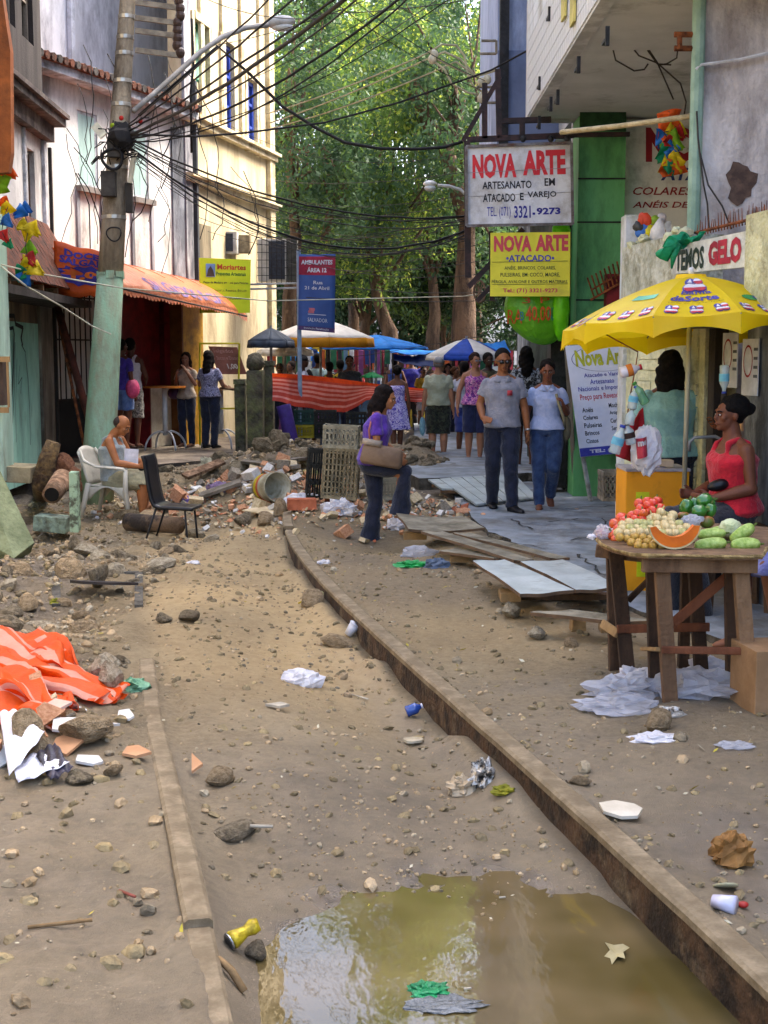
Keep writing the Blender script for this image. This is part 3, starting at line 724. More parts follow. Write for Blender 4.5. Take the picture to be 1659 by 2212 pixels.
for i, hh in enumerate(hs):
 fr = frame_window(L3, hh, b3, green_p if i == 0 else blue_p, M('window_glass', '#8f9ea8', '#5d6d78', rough=.2, bump=0, spec=.6) if i else M('green_panel', '#7fb09a', bump=.05), (1 if i == 0 else 2, 2 if i == 0 else 3), fw=.07, depth=.06)
 mb = MB(); L3.box(mb, hh[0]-.14, hh[0]-.02, hh[2]-.1, hh[3]+.14, .002, .05); L3.box(mb, hh[1]+.02, hh[1]+.14, hh[2]-.1, hh[3]+.14, .002, .05); L3.box(mb, hh[0]-.02, hh[1]+.02, hh[3]+.02, hh[3]+.16, .002, .07)
 mb.build('window_surround', trim_c, b3)
for a in (.95, 2.1, 3.2, 4.35): L3.box(MB(), a-.09, a+.09, zc2+.1, H3, .002, .06).build('pilaster', trim_c, b3)
L3.box(MB(), L3.len-.3, L3.len+.03, -.1, H3, .003, .09).build('corner_pilaster', trim_c, b3)
mb = MB(); mb.quad(L3.w(L3.len, -.1, 0), L3.w(L3.len, H3, 0), L3.w(L3.len, H3, -6), L3.w(L3.len, -.1, -6)); mb.build('end_wall', plaster_c, b3)
mb = MB(); L3.box(mb, -.02, .32, -.1, H3, .003, .06); mb.build('white_corner_strip', M('dirty_white', '#bdbbbd', '#8d8c92', streak=6, sc=3, grime='#4a4b52', gamt=.6), b3)
L3.box(MB(), .42, .50, -.1, 6.6, .02, .10).build('drain_pipe', M('dark_pipe2', '#3a3e46', rough=.7), b3)
# old signboard outline / recess on the lower wall
L3.box(MB(), *L3.rect(418, 480, 452, 560)[:2], *L3.rect(418, 480, 452, 560)[2:], .002, .03).build('stained_panel', M('stained_panel', '#8c7f66', '#5d5442', streak=5, sc=3), b3)
# blocks on the back roof line, roof
L3.box(MB(), 0, L3.len, H3, H3+.2, -6, .2).build('roof', terra, b3)
# side of taller building behind white one, closes the gap on the left
back = E('building', (-9, 30, 0), 'tall pale building block rising behind the white café building', 'building')
mb = MB(); mb.box((-9.5, 30, 7.5), (7, 5, 15)); mb.build('wall', plaster_w, back)
for k in range(4):
 fr = MB().box((-7.2+k*-1.1, 27.47, 10), (.6, .06, 1.2)).build('window', blue_p, back); MB().box((-7.2+k*-1.1, 27.43, 10), (.5, .03, 1.1)).build('pane', glass_d, fr)
# ---------------------------------------------------------------- right side
wt_tile = M('white_mosaic', '#e2e4e6', '#cfd3d5', sc=3, streak=3, rough=.5, bump=.1, grime='#8b8374', gsc=1.6, gamt=.4)
# nova arte building
b4 = E('building', (3.4, 17, .1), 'shop building with white mosaic overhang, green pilaster and hand painted lettering on white wall', 'building')
YB = 16.0
xl = W(1150, 256, YB).x; zo = W(1150, 256, YB).z
xg0 = W(1237, 500, YB).x; xg1 = W(1335, 500, YB).x
# overhang slab body: left fascia at x=xl from YB to 9.2; underside at zo
y_near = 9.4
TS = .1
mb = MB(); mb.box(((xl+3.6)/2+.02, (YB+y_near)/2, zo+.06), (3.6-xl-.02, YB-y_near, .12)); mb.build('overhang_underside', M('grey_soffit', '#cdd0cf', '#bfc3c2', sc=1.5, bump=.08, grime='#7a7d78', gsc=1, gamt=.3), b4)
mb = MB(); mb.box((xl+.0, (YB+y_near)/2, zo+2.6), (.12, YB-y_near+.02, 5.24)); fas = mb.build('overhang_fascia', M('mosaic_ground', '#d0d3d4', rough=.8, bump=.1), b4)
mb = MB(); mb.box(((xl+3.2)/2, YB+.1, zo+2.6), (3.2-xl+.12, .2, 5.24)); mb.build('upper_back_wall', plaster_w, b4)
# mosaic tiles: bottom rows as single tiles, remainder one stuff part
nrow, ncol = 6, 46
tw = (YB-y_near)/ncol
tm = MB().box((0,0,0), (.012, tw*.93, .13)).build('mosaic_tile', wt_tile, fas, local=True)
k = 0
for r_ in range(nrow):
 for c_ in range(ncol):
  o = tm if k == 0 else tm.copy()
  if k: C.collection.objects.link(o)
  o.location = Vector((xl-.066, y_near+(c_+.5)*tw, zo+.07+r_*.14+.002))-wloc(fas); k += 1
mb = MB()
for r_ in range(nrow, 30):
 for c_ in range(ncol): mb.box((xl-.066, y_near+(c_+.5)*tw, zo+.07+r_*.14+.002), (.012, tw*.93, .13))
o = mb.build('mosaic_tile', wt_tile, fas); o['kind'] = 'stuff'
# little hooks and rust marks on the fascia
for (u, v) in [(1187,30),(1312,78),(1190,225),(1166,180),(1205,210),(1165,265),(1250,140)]:
 F = Fac((xl-.08, 16), (xl-.08, 9)); a, z = F.px(u, v); c = F.w(a, z)
 mb = MB(); mb.box(c, (.03, .03, .14)); mb.box(c+Vector((0, .09, -.02)), (.03, .16, .025)); mb.build('iron_hook', metal_d, b4)
F = Fac((xl-.09, 16), (xl-.09, 9))
for (u0, u1, v0, v1) in [(1214, 1222, 0, 48), (1233, 1242, 0, 60)]:
 a0, z0 = F.px(u0, v1); a1, z1 = F.px(u1, v0+2)
 F.box(MB(), min(a0,a1), max(a0,a1), z0, z0+1.6, -.01, .012).build('faded_yellow_letter', M('faded_yellow', '#c9bd6f', bump=0), b4)
# back wall: green pilaster + white wall with lettering
mb = MB(); mb.box(((xg0+xg1)/2, YB-.15, zo/2-.03), (xg1-xg0, .5, zo-.02))
gp_ = mb.build('green_pilaster', M('green_wall', '#68ae70', '#5a9f62', sc=2, streak=2, rough=.6, bump=.06, grime='#2f5a38', gsc=1.5, gamt=.4), b4)
for v in (480, 648-0, 386):
 z = W(1280, v, YB-.4).z; MB().box(((xg0+xg1)/2, YB-.405, z), (xg1-xg0+.01, .012, .018)).build('joint_line', metal_d, b4)
mb = MB(); mb.box(((xg0+xg1)/2, YB-.408, zo-.10), (xg1-xg0-.01, .012, .22)).build('dark_top_strip', M('dark_green', '#1d3a25', '#2c5234', sc=9, bump=0), b4)  # darker green strip across the top of the pilaster
xw1 = 4.2
mb = MB(); mb.box(((xg1+xw1)/2, YB+.05, zo/2+.9-.03), (xw1-xg1-.004, .3, zo-1.8)); 
whitew = M('painted_white_wall', '#dcdedb', '#cfd1ce', sc=1.5, bump=.08, grime='#82857f', gsc=1.3, gamt=.4)
ww = mb.build('lettered_wall', whitew, b4)
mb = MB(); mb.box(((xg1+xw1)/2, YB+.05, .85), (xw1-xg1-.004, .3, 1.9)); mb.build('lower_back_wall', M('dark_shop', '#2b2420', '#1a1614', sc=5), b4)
YW = YB-.105
Pw = Panel(W(1335, 250, YW), W(1659, 250, YW), W(1659, 600, YW), W(1335, 600, YW))
def pu(u): return (u-1335)/324
def pv_(v): return (v-250)/350
redl = M('dark_red_letter', '#8f1f2c', rough=.7, bump=0, var=.1); bluel = M('navy_letter', '#26366e', rough=.7, bump=0, var=.1); redl2 = M('brick_red_letter', '#8e3034', rough=.7, bump=0, var=.1)
letters(Pw, 'NOVA ARTE', pu(1395), pu(1395+390), pv_(274), pv_(350), redl, b4, bold=.05)
letters(Pw, 'ATACADO', pu(1427), pu(1630), pv_(361), pv_(389), bluel, b4, bold=.03, slant=.2)
letters(Pw, 'COLARES, PULSEIRAS', pu(1367), pu(1650), pv_(403), pv_(423), redl2, b4, bold=.015, slant=.25)
letters(Pw, 'ANÉIS DE CÔCO, MADRE', pu(1366), pu(1690), pv_(431), pv_(450), redl2, b4, bold=.015, slant=.25)
# shop opening left of the green pilaster: dark doorway receding
mb = MB(); mb.box((xg0-.12, YB+.25, 1.75), (.22, .35, 3.3)); mb.build('door_jamb', metal_d, b4)
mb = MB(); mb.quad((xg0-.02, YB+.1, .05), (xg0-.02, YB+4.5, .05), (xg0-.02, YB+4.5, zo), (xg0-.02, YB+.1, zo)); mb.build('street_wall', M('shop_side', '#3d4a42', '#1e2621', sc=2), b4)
mb = MB(); mb.box((4.6, 17.9, 7.0), (4.2, 3.0, 14)); mb.build('rear_sun_blocker', plaster_w, b4)  # hidden mass added to keep direct sun off the street
# blue-grey building behind with the metal frame
b5 = E('building', (3.5, 22, .1), 'blue grey painted building edge rising behind the shop overhang', 'building')
xb = W(1075, 150, 19.5).x
mb = MB(); mb.box(((xb+5)/2, 21.3, 10), (5-xb, 3.6, 11.5))
mb.build('wall', M('blue_grey_plaster', '#a3b0cc', '#8f9dbb', sc=1, streak=2, rough=.85, bump=.1, grime='#5f6a85', gsc=1.2, gamt=.5), b5)
mb = MB(); z_b = W(1200, 262, 19.4).z
mb.box(((xb+3.2)/2, 19.46, z_b/2+2.3), (3.2-xb, .1, 2.4)); 
mb.build('lower_band', M('slate_band', '#66728f', '#56617c', sc=1.5, bump=.08), b5)
mb = MB(); mb.box((xb+.08, 19.4, 5.9), (.13, .12, 2.5)); mb.build('edge_post', metal_d, b5)
MB().box((5.4, 27.1, 5.2), (4.6, 7.8, 10.4)).build('wing_sun_blocker', plaster_dark, b5)  # block added to cut the sun falling on the left facades
mb = MB(); mb.box((xb+2.0, 23, 2.2), (.2, 9, 4.4)); mb.build('street_wall', M('shop_front_dark', '#4a4f4a', '#232724', sc=2, streak=2), b5)
for k in range(5):
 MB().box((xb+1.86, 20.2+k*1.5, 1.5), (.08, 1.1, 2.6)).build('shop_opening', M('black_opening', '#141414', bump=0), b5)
 MB().box((xb+1.7, 20.2+k*1.5, 3.05), (.4, 1.3, .10)).build('awning_board', [green_p, red_p, yel_p, blue_p, plaster_w][k], b5)
# stained grey wall building
b6 = E('building', (5, 11, .1), 'mould stained grey plaster wall above the kiosk with a green drain pipe at its edge', 'building')
XS = W(1506, 300, 10.3).x
stain = M('stained_plaster', '#dcd4d0', '#a39a96', sc=1.6, streak=2.2, rough=.95, bump=.35, bs=22, grime='#4f4642', gsc=1.0, gamt=.72)
mb = MB(); poly = [(XS, 10.3, 0), (8.5, 10.3, 0), (8.5, 15.7, 0), (XS+1.75, 15.7, 0)]
mb.prism([(p[0], p[1], 0.02) for p in poly], (0,0,13)); mb.build('wall', stain, b6)
mb = MB().tube([(XS-.02, 10.26, 2.4), (XS-.02, 10.26, 6.6)], .05, 10); mb.build('drain_pipe', M('pale_green_pipe', '#8ba697', '#74907f', sc=4, rough=.7), b6)
pb = [W(1594, 335, 10.29), W(1613, 352, 10.29)]
mb = MB(); c = W(1600, 395, 10.292)
ring_ = []
for k in range(18):
 a = 2*PI*k/18; rr = .12*(1+.16*math.sin(3*a+1)+.12*math.sin(7*a)+.07*math.sin(5*a)); ring_.append(c+Vector((rr*math.cos(a)*.9, 0, rr*math.sin(a)*1.3)))
mb.add(ring_, [tuple(range(18))]); mb.build('bare_patch', M('bare_patch', '#5d4a40', '#453630', sc=14), b6)
for (v0) in (76, 106):
 a = W(1510, v0, 10.28); mb = MB().tube([a+Vector((-.19, -.02, 0)), a+Vector((0, -.02, 0)), a+Vector((.0, .1, 0))], .022, 8); mb.build('pipe_stub', rust, b6)
mb = MB().tube([W(1468, 78, 10.2), W(1468, 106, 10.2)], .02, 8); mb.build('pipe_elbow', rust, b6)
mb = MB().tube([W(1503, 150, 10.22), W(1515, 140, 10.22), W(1600, 128, 10.22), W(1659, 114, 10.22), W(1720, 100, 10.22)], .012, 6); tag(mb.build('cable', M('white_cable', '#d5d5d8', bump=0)), 'white cable running across the stained grey wall', 'cable')
# kiosk: low perforated cream wall with TEMOS GELO fascia
b7 = E('kiosk', (2.4, 10.5, 0), 'low crumbling cream kiosk with ice sign, iron spikes and perforated wall behind the umbrella', 'kiosk')
K = Fac((2.10, 11.5), (2.58, 8.2))
cream_k = M('cream_kiosk_plaster', '#cfd0ad', '#b9ba97', sc=3, rough=.9, bump=.5, bs=24, grime='#87846a', gsc=3, gamt=.5)
pale_k = M('pale_plaster_edge', '#c9cdd0', '#b6babc', sc=3, bump=.3, bs=30, grime='#9b9a82', gsc=3)
aP = K.px(1522, 800)[0]
K.box(MB(), 0, aP, -.1, 2.1, -.25, 0).build('wall', cream_k, b7)
# vertical corner pier facing the camera
mb = MB(); p0 = K.w(0, 0, 0); mb.box((p0.x+.02, p0.y+.12, 1.4), (.10, .24, 3.0)); mb.box((p0.x+.22, p0.y+.13, 1.4), (.29, .2, 2.9)); mb.build('corner_pier', pale_k, b7)
# ribbed hollow blocks: rows proud of the wall
a0b = K.px(1378, 800)[0]; kb = 0
for r_ in range(16):
 for c_ in range(4):
  aa = a0b+.04+c_*(aP-a0b-.14)/4; z = .62+r_*.088
  ln = (aP-a0b-.14)/4-.008
  q = MB(); K.box(q, aa+random.uniform(-.004,.004), aa+ln, z, z+.080, .001, .014+random.uniform(0,.008)); q.build('hollow_brick', cream_k, b7)
for (u, v) in [(1431,780),(1437,782),(1455,775),(1392,852),(1416,866)]:
 a, z = K.px(u, v); K.box(MB(), a-.02, a+.02, z-.025, z+.025, .0, .032).build('hole', M('hole_dark', '#2c2418', bump=0), b7)
# crumbled top band with fascia
zf1 = K.px(1420, 508)[1]
K.box(MB(), .0, K.px(1480, 600)[0], 2.1, 2.62, -.3, .06).build('crumbling_band', M('crumbling', '#c4c6b8', '#9c9e8c', sc=5, bump=.8, bs=16, grime='#6e6a52', gsc=4, gamt=.5), b7)
lump = MB()
for k in range(26):
 a = random.uniform(0, 1.3); z = random.choice([2.62, 2.1])+random.uniform(-.05, .04); c = K.w(a, z, random.uniform(-.1, .07)); r_ = random.uniform(.03, .07)
 lump.ell(c, (r_, r_, r_*.7), 7, 5)
lump.jitter(.012); lump.build('crumbs', cream_k, b7)['kind'] = 'stuff'
sgn = E('sign', K.w(2.0, 2.2, .08), 'white board reading TEMOS GELO in black and red above the yellow umbrella', 'sign')
aS0 = K.px(1478, 560)[0]; aS1 = K.px(1637, 560)[0]
zt0, zb0 = K.px(1480, 532)[1], K.px(1480, 592)[1]; zt1, zb1 = K.px(1637, 500)[1], K.px(1637, 577)[1]
Ps = Panel(K.w(aS0, zt0, .09), K.w(aS1, zt1, .09), K.w(aS1, zb1, .09), K.w(aS0, zb0, .09))
Ps.n = K.n.copy()
Ps.slab(MB(), .025).build('board', M('sign_white', '#cfd3d2', '#b4b8b6', sc=4, grime='#8d8b7c', gsc=2), sgn)
letters(Ps, 'TEMOS', .05, .47, .18, .92, M('black_green_letter', '#27382f', bump=0, rough=.7), sgn, bold=.04, nrm=K.n)
letters(Ps, 'GELO', .53, .96, .10, .86, M('crimson_letter', '#a3283c', bump=0, rough=.7), sgn, bold=.06, nrm=K.n)
K.box(MB(), aS1+.02, K.len+1.2, 1.95, 2.62, -.3, .10).build('end_fascia', cream_k, b7)
K.box(MB(), aP+.7, K.len+1.2, -.1, 2.0, -.3, -.02).build('poster_wall', M('poster_wall', '#9aa0a4', '#5f6468', sc=3, streak=4, bump=.2, grime='#3a3c3e', gsc=2.4, gamt=.7), b7)
K.box(MB(), aP, aP+.7, -.1, 2.1, -.6, -.35).build('recess_wall', M('tan_recess', '#a07d5f', '#7c5d44', sc=3, streak=4, bump=.2), b7)
K.box(MB(), aP+.02, aP+.14, -.1, 2.1, -.12, -.02).build('dark_post', wood_d, b7)
K.box(MB(), aS0-.2, aS1+.3, 1.90, 2.0, -.05, .28).build('shelf_board', wood_g, b7)
q = MB(); K.box(q, aS0-.1, aS1+.2, 2.02, 2.05, -.02, .35); q.build('tin_sheet', metal_g, b7)
for (u, v, s_) in [(1578, 775, .16), (1622, 790, .14)]:
 a, z = K.px(u, v); c = K.w(a, z, .0)
 pn = K.box(MB(), a-.13, a+.13, z-.2, z+.18, .0, .006).build('poster', M('poster_white', '#c3c6cc', '#a9acb4', sc=6, bump=.05), b7)
 ring = []; q = MB(); n_ = 20
 for i in range(n_):
  t_ = 2*PI*i/n_; ring.append((a-.03+.075*math.cos(t_), z+.03+.11*math.sin(t_)))
 for i in range(n_):
  p, r2 = ring[i], ring[(i+1)%n_]; ce = (a-.03, z+.03); k1 = .86
  q.quad(K.w(p[0], p[1], .009), K.w(r2[0], r2[1], .009), K.w(ce[0]+(r2[0]-ce[0])*k1, ce[1]+(r2[1]-ce[1])*k1, .009), K.w(ce[0]+(p[0]-ce[0])*k1, ce[1]+(p[1]-ce[1])*k1, .009))
 q.build('red_ring', M('poster_red', '#a03a40', bump=0), pn)
 for j in range(4):
  K.box(MB(), a+.06, a+.12, z+.10-j*.06, z+.12-j*.06, .007, .009).build('print_line', M('poster_ink', '#5d6066', bump=0), pn)
K.box(MB(), *sorted((K.px(1568, 900)[0], K.px(1602, 900)[0])), K.px(1590, 930)[1], K.px(1590, 862)[1], -.015, .0).build('window_hatch', M('hatch_tan', '#c09468', bump=0), b7)
# iron spikes along the kiosk top
sp = E('spiked_rail', K.w(1.2, 2.62, -.05), 'row of rusty iron spikes along the top of the kiosk', 'railing')
for k in range(64):
 a = .10+k*.052; z = 2.60+(-.02 if a < 1.4 else .0)
 MB().tube([K.w(a, z, -.08), K.w(a+random.uniform(-.012,.012), z+random.uniform(.09,.14), -.08+random.uniform(-.01,.01))], [.006, .002], 5).build('spike', rust, sp)
MB().tube([K.w(.05, 2.63, -.08), K.w(3.4, 2.63, -.08)], .012, 6).build('rail', rust, sp)
sp2 = E('spiked_rail', K.w(.4, 2.7, -.5), 'second row of rusty spikes behind the parrot coloured toys on the kiosk', 'railing')
for k in range(30):
 a = .35+k*.045; MB().tube([K.w(a, 2.66, -.55), K.w(a, 2.84+random.uniform(-.02,.03), -.55)], [.006, .003], 5).build('spike', rust, sp2)
K.box(MB(), .3, 1.75, 2.55, 2.66, -.6, -.5).build('base_board', M('rust_board', '#6a4432', '#47291d', sc=6), sp2)
# slanted grille on the green pilaster
sg = E('window_grille', W(1320, 600, 15.3), 'slanted rusty spike grille on the green pilaster', 'grille')
for k in range(9):
 p = W(1283+k*8.5, 640-k*4.5, 15.35); q = W(1283+k*8.5-14+k*.6, 600-k*5, 15.25)
 MB().tube([p, q], .011, 5).build('bar', rust, sg)
MB().tube([W(1276, 648, 15.35), W(1360, 600, 15.35)], .014, 5).build('rail', rust, sg); MB().tube([W(1280, 625, 15.32), W(1356, 582, 15.32)], .012, 5).build('rail', rust, sg)
MB().box(W(1340, 635, 15.5), (.35, .2, .45)).build('bracket', red_p, sg)
# closing blocks so that the street keeps its shade: right row behind the camera side
b8 = E('building', (7, 4, 0), 'unseen sun blocking plaster mass on the right beyond the kiosk', 'building')
mb = MB(); mb.box((8.5, 4.5, 7.5), (5, 11, 15)); mb.build('wall', stain, b8)
b9 = E('building', (-9, 6, 0), 'plain plaster building flank on the left nearest the viewer', 'building')
mb = MB(); mb.box((-9, 6, 5), (5, 12, 10)); mb.build('wall', plaster_c, b9)
# brown overhanging board at the very left edge
ob = W(10, 370, 14.0)
mb = MB(); mb.prism([W(-60, 380, 14.0), W(18, 372, 14.0), W(24, 330, 14.0), W(22, 110, 14.0), W(3, -20, 14.0), W(-60, -20, 14.0)], (0, .12, 0))
tag(mb.build('billboard', M('orange_brown', '#8a4d22', '#6d3a18', sc=3, grime='#4a2a14')), 'brown painted board jutting in at the upper left edge', 'board')
# ================================================================ trees
def leaf_mat(name, c1, c2, tr=.5):
 m = M(name, c1, c2, rough=.55, sc=.7, bump=0, trans=tr, spec=.3, coord='Object', mix=(.35, .65)); return m
lf_g = leaf_mat('leaf_green', '#6f8c40', '#3a5628', .45)
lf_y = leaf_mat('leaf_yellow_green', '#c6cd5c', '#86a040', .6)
lf_d = leaf_mat('leaf_painted_shade', '#2f4a2a', '#1c2f1d', .25)  # shade under the canopy put into a darker leaf colour
lf_b = leaf_mat('leaf_blue_green', '#587550', '#2f4a30', .4)
bark = M('bark', '#6b5644', '#3b2e25', sc=4, streak=5, rough=.95, bump=.6, bs=14)
def leaves(cl, n, size, mats, parent, name='crown', droop=1.0, seed=1):
 rg = np.random.RandomState(seed); cl = np.array(cl); w_ = cl[:,3]*cl[:,4]*cl[:,5]; w_ = w_**.75
 idx = rg.choice(len(cl), n, p=w_/w_.sum()); g = rg.normal(size=(n,3)); g /= np.linalg.norm(g, axis=1)[:,None]
 rad = rg.uniform(.25, 1, (n,1))**.6
 # leaves sit in twig tufts
 c = cl[idx,:3]+g*rad*cl[idx,3:6]
 tuft = rg.normal(size=(n,3))*.05; k = rg.randint(0, max(2, n//14), n); tc = c[rg.randint(0, n, max(2, n//14))]
 c = np.where((rg.rand(n) < .75)[:,None], tc[k]+tuft*np.array([2.2, 2.2, 2.8*droop]), c)
 a = rg.normal(size=(n,3)); a[:,2] -= .5*droop; a /= np.linalg.norm(a, axis=1)[:,None]
 b = rg.normal(size=(n,3)); b -= a*(a*b).sum(1)[:,None]; b /= np.linalg.norm(b, axis=1)[:,None]
 s = (size*rg.uniform(.6, 1.3, n))[:,None]
 v = np.stack([c-a*s, c+b*s*.42, c+a*s, c-b*s*.42], 1).reshape(-1, 3)-np.array(wloc(parent))
 me = bpy.data.meshes.new(name); me.vertices.add(4*n); me.vertices.foreach_set('co', v.ravel().astype('f'))
 me.loops.add(4*n); me.loops.foreach_set('vertex_index', np.arange(4*n, dtype='i')); me.polygons.add(n)
 me.polygons.foreach_set('loop_start', np.arange(n, dtype='i')*4); me.polygons.foreach_set('loop_total', np.full(n, 4, 'i'))
 for m_ in mats: me.materials.append(m_)
 me.polygons.foreach_set('material_index', (rg.rand(n) < .22).astype('i') if len(mats) > 1 else np.zeros(n, 'i'))
 me.update(); o = bpy.data.objects.new(name, me); C.collection.objects.link(o); o.parent = parent; return o
def tree(X, Y, trunk, label, crown, n, size, mats, r0=.28, seed=1, limbs=(), droop=1.0, nclump=40):
 rg = random.Random(seed); mats = [mats[0], mats[1]]; t = E('tree', (X, Y, 0), label, 'tree', 'trees in the square behind the market')
 pts = [Vector(p) for p in trunk]; k = len(pts)
 MB().tube(pts, [r0*(1.25 if i == 0 else 1-.55*i/(k-1)) for i in range(k)], 10).build('trunk', bark, t, True)
 cx, cy, cz, rx, ry, rz = crown; cl = []
 for i in range(nclump):
  while True:
   g = Vector((rg.uniform(-1,1), rg.uniform(-1,1), rg.uniform(-1,1)))
   if .25 < g.length < 1: break
  s_ = rg.uniform(.16, .34)
  cl.append((cx+g.x*rx, cy+g.y*ry, cz+g.z*rz, rx*s_, ry*s_, rz*s_*rg.uniform(.6, 1.2)))
 top = pts[-1]
 lm = MB()
 for i in range(min(13, nclump)):
  c = cl[i*max(1, nclump//13) % nclump]; a = pts[-1-(i % 2)]; b = Vector(c[:3]); mid = a.lerp(b, .5)+Vector((rg.uniform(-.4,.4), rg.uniform(-.4,.4), rg.uniform(.0,.7)))
  lm.tube([a, a.lerp(mid, .5)+Vector((rg.uniform(-.15,.15),0,.12)), mid, b], [r0*.24, r0*.19, r0*.12, r0*.04], 6)
 lm.build('limbs', bark, t, True)
 for L_ in limbs: MB().tube([Vector(p) for p in L_[0]], L_[1], 8).build('limb', bark, t, True)
 leaves(cl, n, size, mats, t, seed=seed, droop=droop)
 return t
def wp(lst, Y): return [W(u, v, Y) for u, v in lst]
tree(2.05, 34, [(2.0,34,-.1), W(1003,640,34), W(1006,560,34), W(1010,470,34), W(985,380,34)], 'large tree with thick brown trunk right of centre behind the signs', (2.2,34,8.0,3.0,2.6,4.0), 16000, .085, [lf_b, lf_g], .34, 3,
     limbs=[(wp([(1010,470),(985,400),(960,310),(915,260),(890,200),(900,150)], 33.6), [.26,.22,.2,.16,.12,.06]), (wp([(960,310),(985,230),(980,170)], 33.6), [.15,.11,.06])])
tree(.2, 36, [(.25,36,-.1), W(842,715,36), W(830,690,36), W(815,640,36), W(800,560,36)], 'leaning tree with spreading foliage in the middle of the square', (-.2,36,7.4,3.0,2.5,4.2), 17000, .085, [lf_g, lf_y], .26, 5)
tree(1.35, 39, [(1.4,39,-.1), W(935,720,39), W(940,680,39), W(935,610,39), W(925,540,39)], 'slimmer dark trunked tree between the leaning tree and the large tree', (1.0,39,8.0,2.8,2.4,4.4), 14000, .085, [lf_b, lf_g], .24, 8)
tree(-2.3, 33, [(-2.4,33,-.1), W(625,640,33), W(640,520,33), W(632,430,33), W(618,330,33)], 'tree with bare dark branches close to the cream building corner', (-1.6,33,7.8,2.0,2.2,3.8), 15000, .08, [lf_b, lf_g], .2, 11,
     limbs=[(wp([(700,520),(718,440),(745,400),(735,370),(700,325),(680,300)], 33), [.1,.11,.11,.1,.08,.04]), (wp([(745,400),(700,440),(672,455)], 33), [.08,.05,.02])])
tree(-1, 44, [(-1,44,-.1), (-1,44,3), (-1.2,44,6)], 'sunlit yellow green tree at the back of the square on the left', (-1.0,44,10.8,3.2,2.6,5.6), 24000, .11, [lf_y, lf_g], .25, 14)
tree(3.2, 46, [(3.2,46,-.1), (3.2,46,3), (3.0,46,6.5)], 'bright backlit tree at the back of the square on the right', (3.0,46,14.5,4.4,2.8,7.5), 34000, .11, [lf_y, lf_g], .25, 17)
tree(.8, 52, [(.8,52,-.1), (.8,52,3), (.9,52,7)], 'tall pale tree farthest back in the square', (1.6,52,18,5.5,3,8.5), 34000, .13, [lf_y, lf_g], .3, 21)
tree(-3.6, 50, [(-3.6,50,-.1), (-3.6,50,3), (-3.4,50,5)], 'low dense tree filling the gap left of the square', (-3.2,50,6.0,3.5,3,4.0), 14000, .12, [lf_b, lf_g], .3, 25)
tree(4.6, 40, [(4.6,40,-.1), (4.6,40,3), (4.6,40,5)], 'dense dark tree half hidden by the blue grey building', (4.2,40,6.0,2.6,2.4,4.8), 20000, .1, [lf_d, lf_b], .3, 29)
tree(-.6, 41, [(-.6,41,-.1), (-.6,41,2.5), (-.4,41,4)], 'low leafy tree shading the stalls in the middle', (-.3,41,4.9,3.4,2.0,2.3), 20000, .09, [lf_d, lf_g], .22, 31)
# low leafy sapling in front of the far wall, hanging vines
tree(1.9, 42, [(1.9,42,-.1), (1.9,42,2.0), (1.8,42,3.4)], 'low spreading shrub like tree under the large tree', (1.7,42,4.3,2.4,1.4,1.6), 11000, .085, [lf_g, lf_b], .12, 33)
tree(-1.5, 47, [(-1.5,47,-.1), (-1.5,47,1.2), (-1.4,47,2)], 'added low tree coloured dark to read as shade at the back of the square', (-.6,47,4.2,4.8,1.5,3.0), 20000, .12, [lf_d, lf_b], .12, 41)  # this and the next low tree are added to read as dark shade
tree(3.0, 48, [(3,48,-.1), (3,48,1.2), (3,48,2)], 'added low tree coloured dark to read as shade at the back right of the square', (3.2,48,4.6,3.6,1.5,3.2), 16000, .12, [lf_d, lf_b], .12, 43)
# far wall and pale building behind the trees
fb = E('building', (0, 62, 0), 'long pale two storey building seen between the tree trunks', 'building')
MB().box((0, 66, 4.5), (60, 6, 9)).build('wall', plaster_w, fb)
MB().box((0, 62.9, 8.8), (60.4, .4, .5)).build('cornice', trim_w, fb)
for k in range(19):
 for z in (1.8, 5.6):
  fr = MB().box((-18+k*2, 62.96, z), (.9, .06, 2.1)).build('window', trim_w, fb); MB().box((-18+k*2, 62.9, z), (.74, .05, 1.9)).build('pane', glass_d, fr)
fw_ = E('fence', (0, 50, 0), 'grey metal hoarding running behind the tree trunks', 'fence')
for k in range(26): MB().box((-10+k*.86, 55, 1.15), (.82, .05, 2.3)).build('panel', M('hoarding', '#8f979c', '#6e767b', sc=1, bump=0), fw_)
# ================================================================ utility pole
Yp = 16.5
pole = E('utility_pole', W(209,1065,Yp), 'leaning concrete utility pole painted pale green at the base behind the seated man', 'pole')
pc = M('pole_concrete', '#b3a68e', '#948670', sc=3, streak=6, bump=.35, bs=35, grime='#4e453a', gsc=2, gamt=.6)
pg = M('pole_green', '#9fc2a4', '#87ac8d', sc=3, streak=5, bump=.25, bs=30, grime='#8c8c74', gsc=3.5, gamt=.62, rough=.8)
P0 = W(209,1068,Yp); P1 = W(292,-260,Yp)
def pp_(t): return P0.lerp(P1, t)
def pr_(t): return .215-.13*min(1, t*1.15)
def pv2t(v): return (1068-v)/(1068+260)
tg = pv2t(578)
MB().tube([pp_(-.02), pp_(tg*.33), pp_(tg*.66), pp_(tg)], [pr_(0), pr_(tg*.33), pr_(tg*.66), pr_(tg)], 18).build('painted_base', pg, pole, True)
MB().tube([pp_(tg+.001)]+[pp_(tg+(1-tg)*k/6) for k in range(1, 7)], [pr_(tg)-.003]+[pr_(tg+(1-tg)*k/6)-.002 for k in range(1, 7)], 18).build('shaft', pc, pole, True)
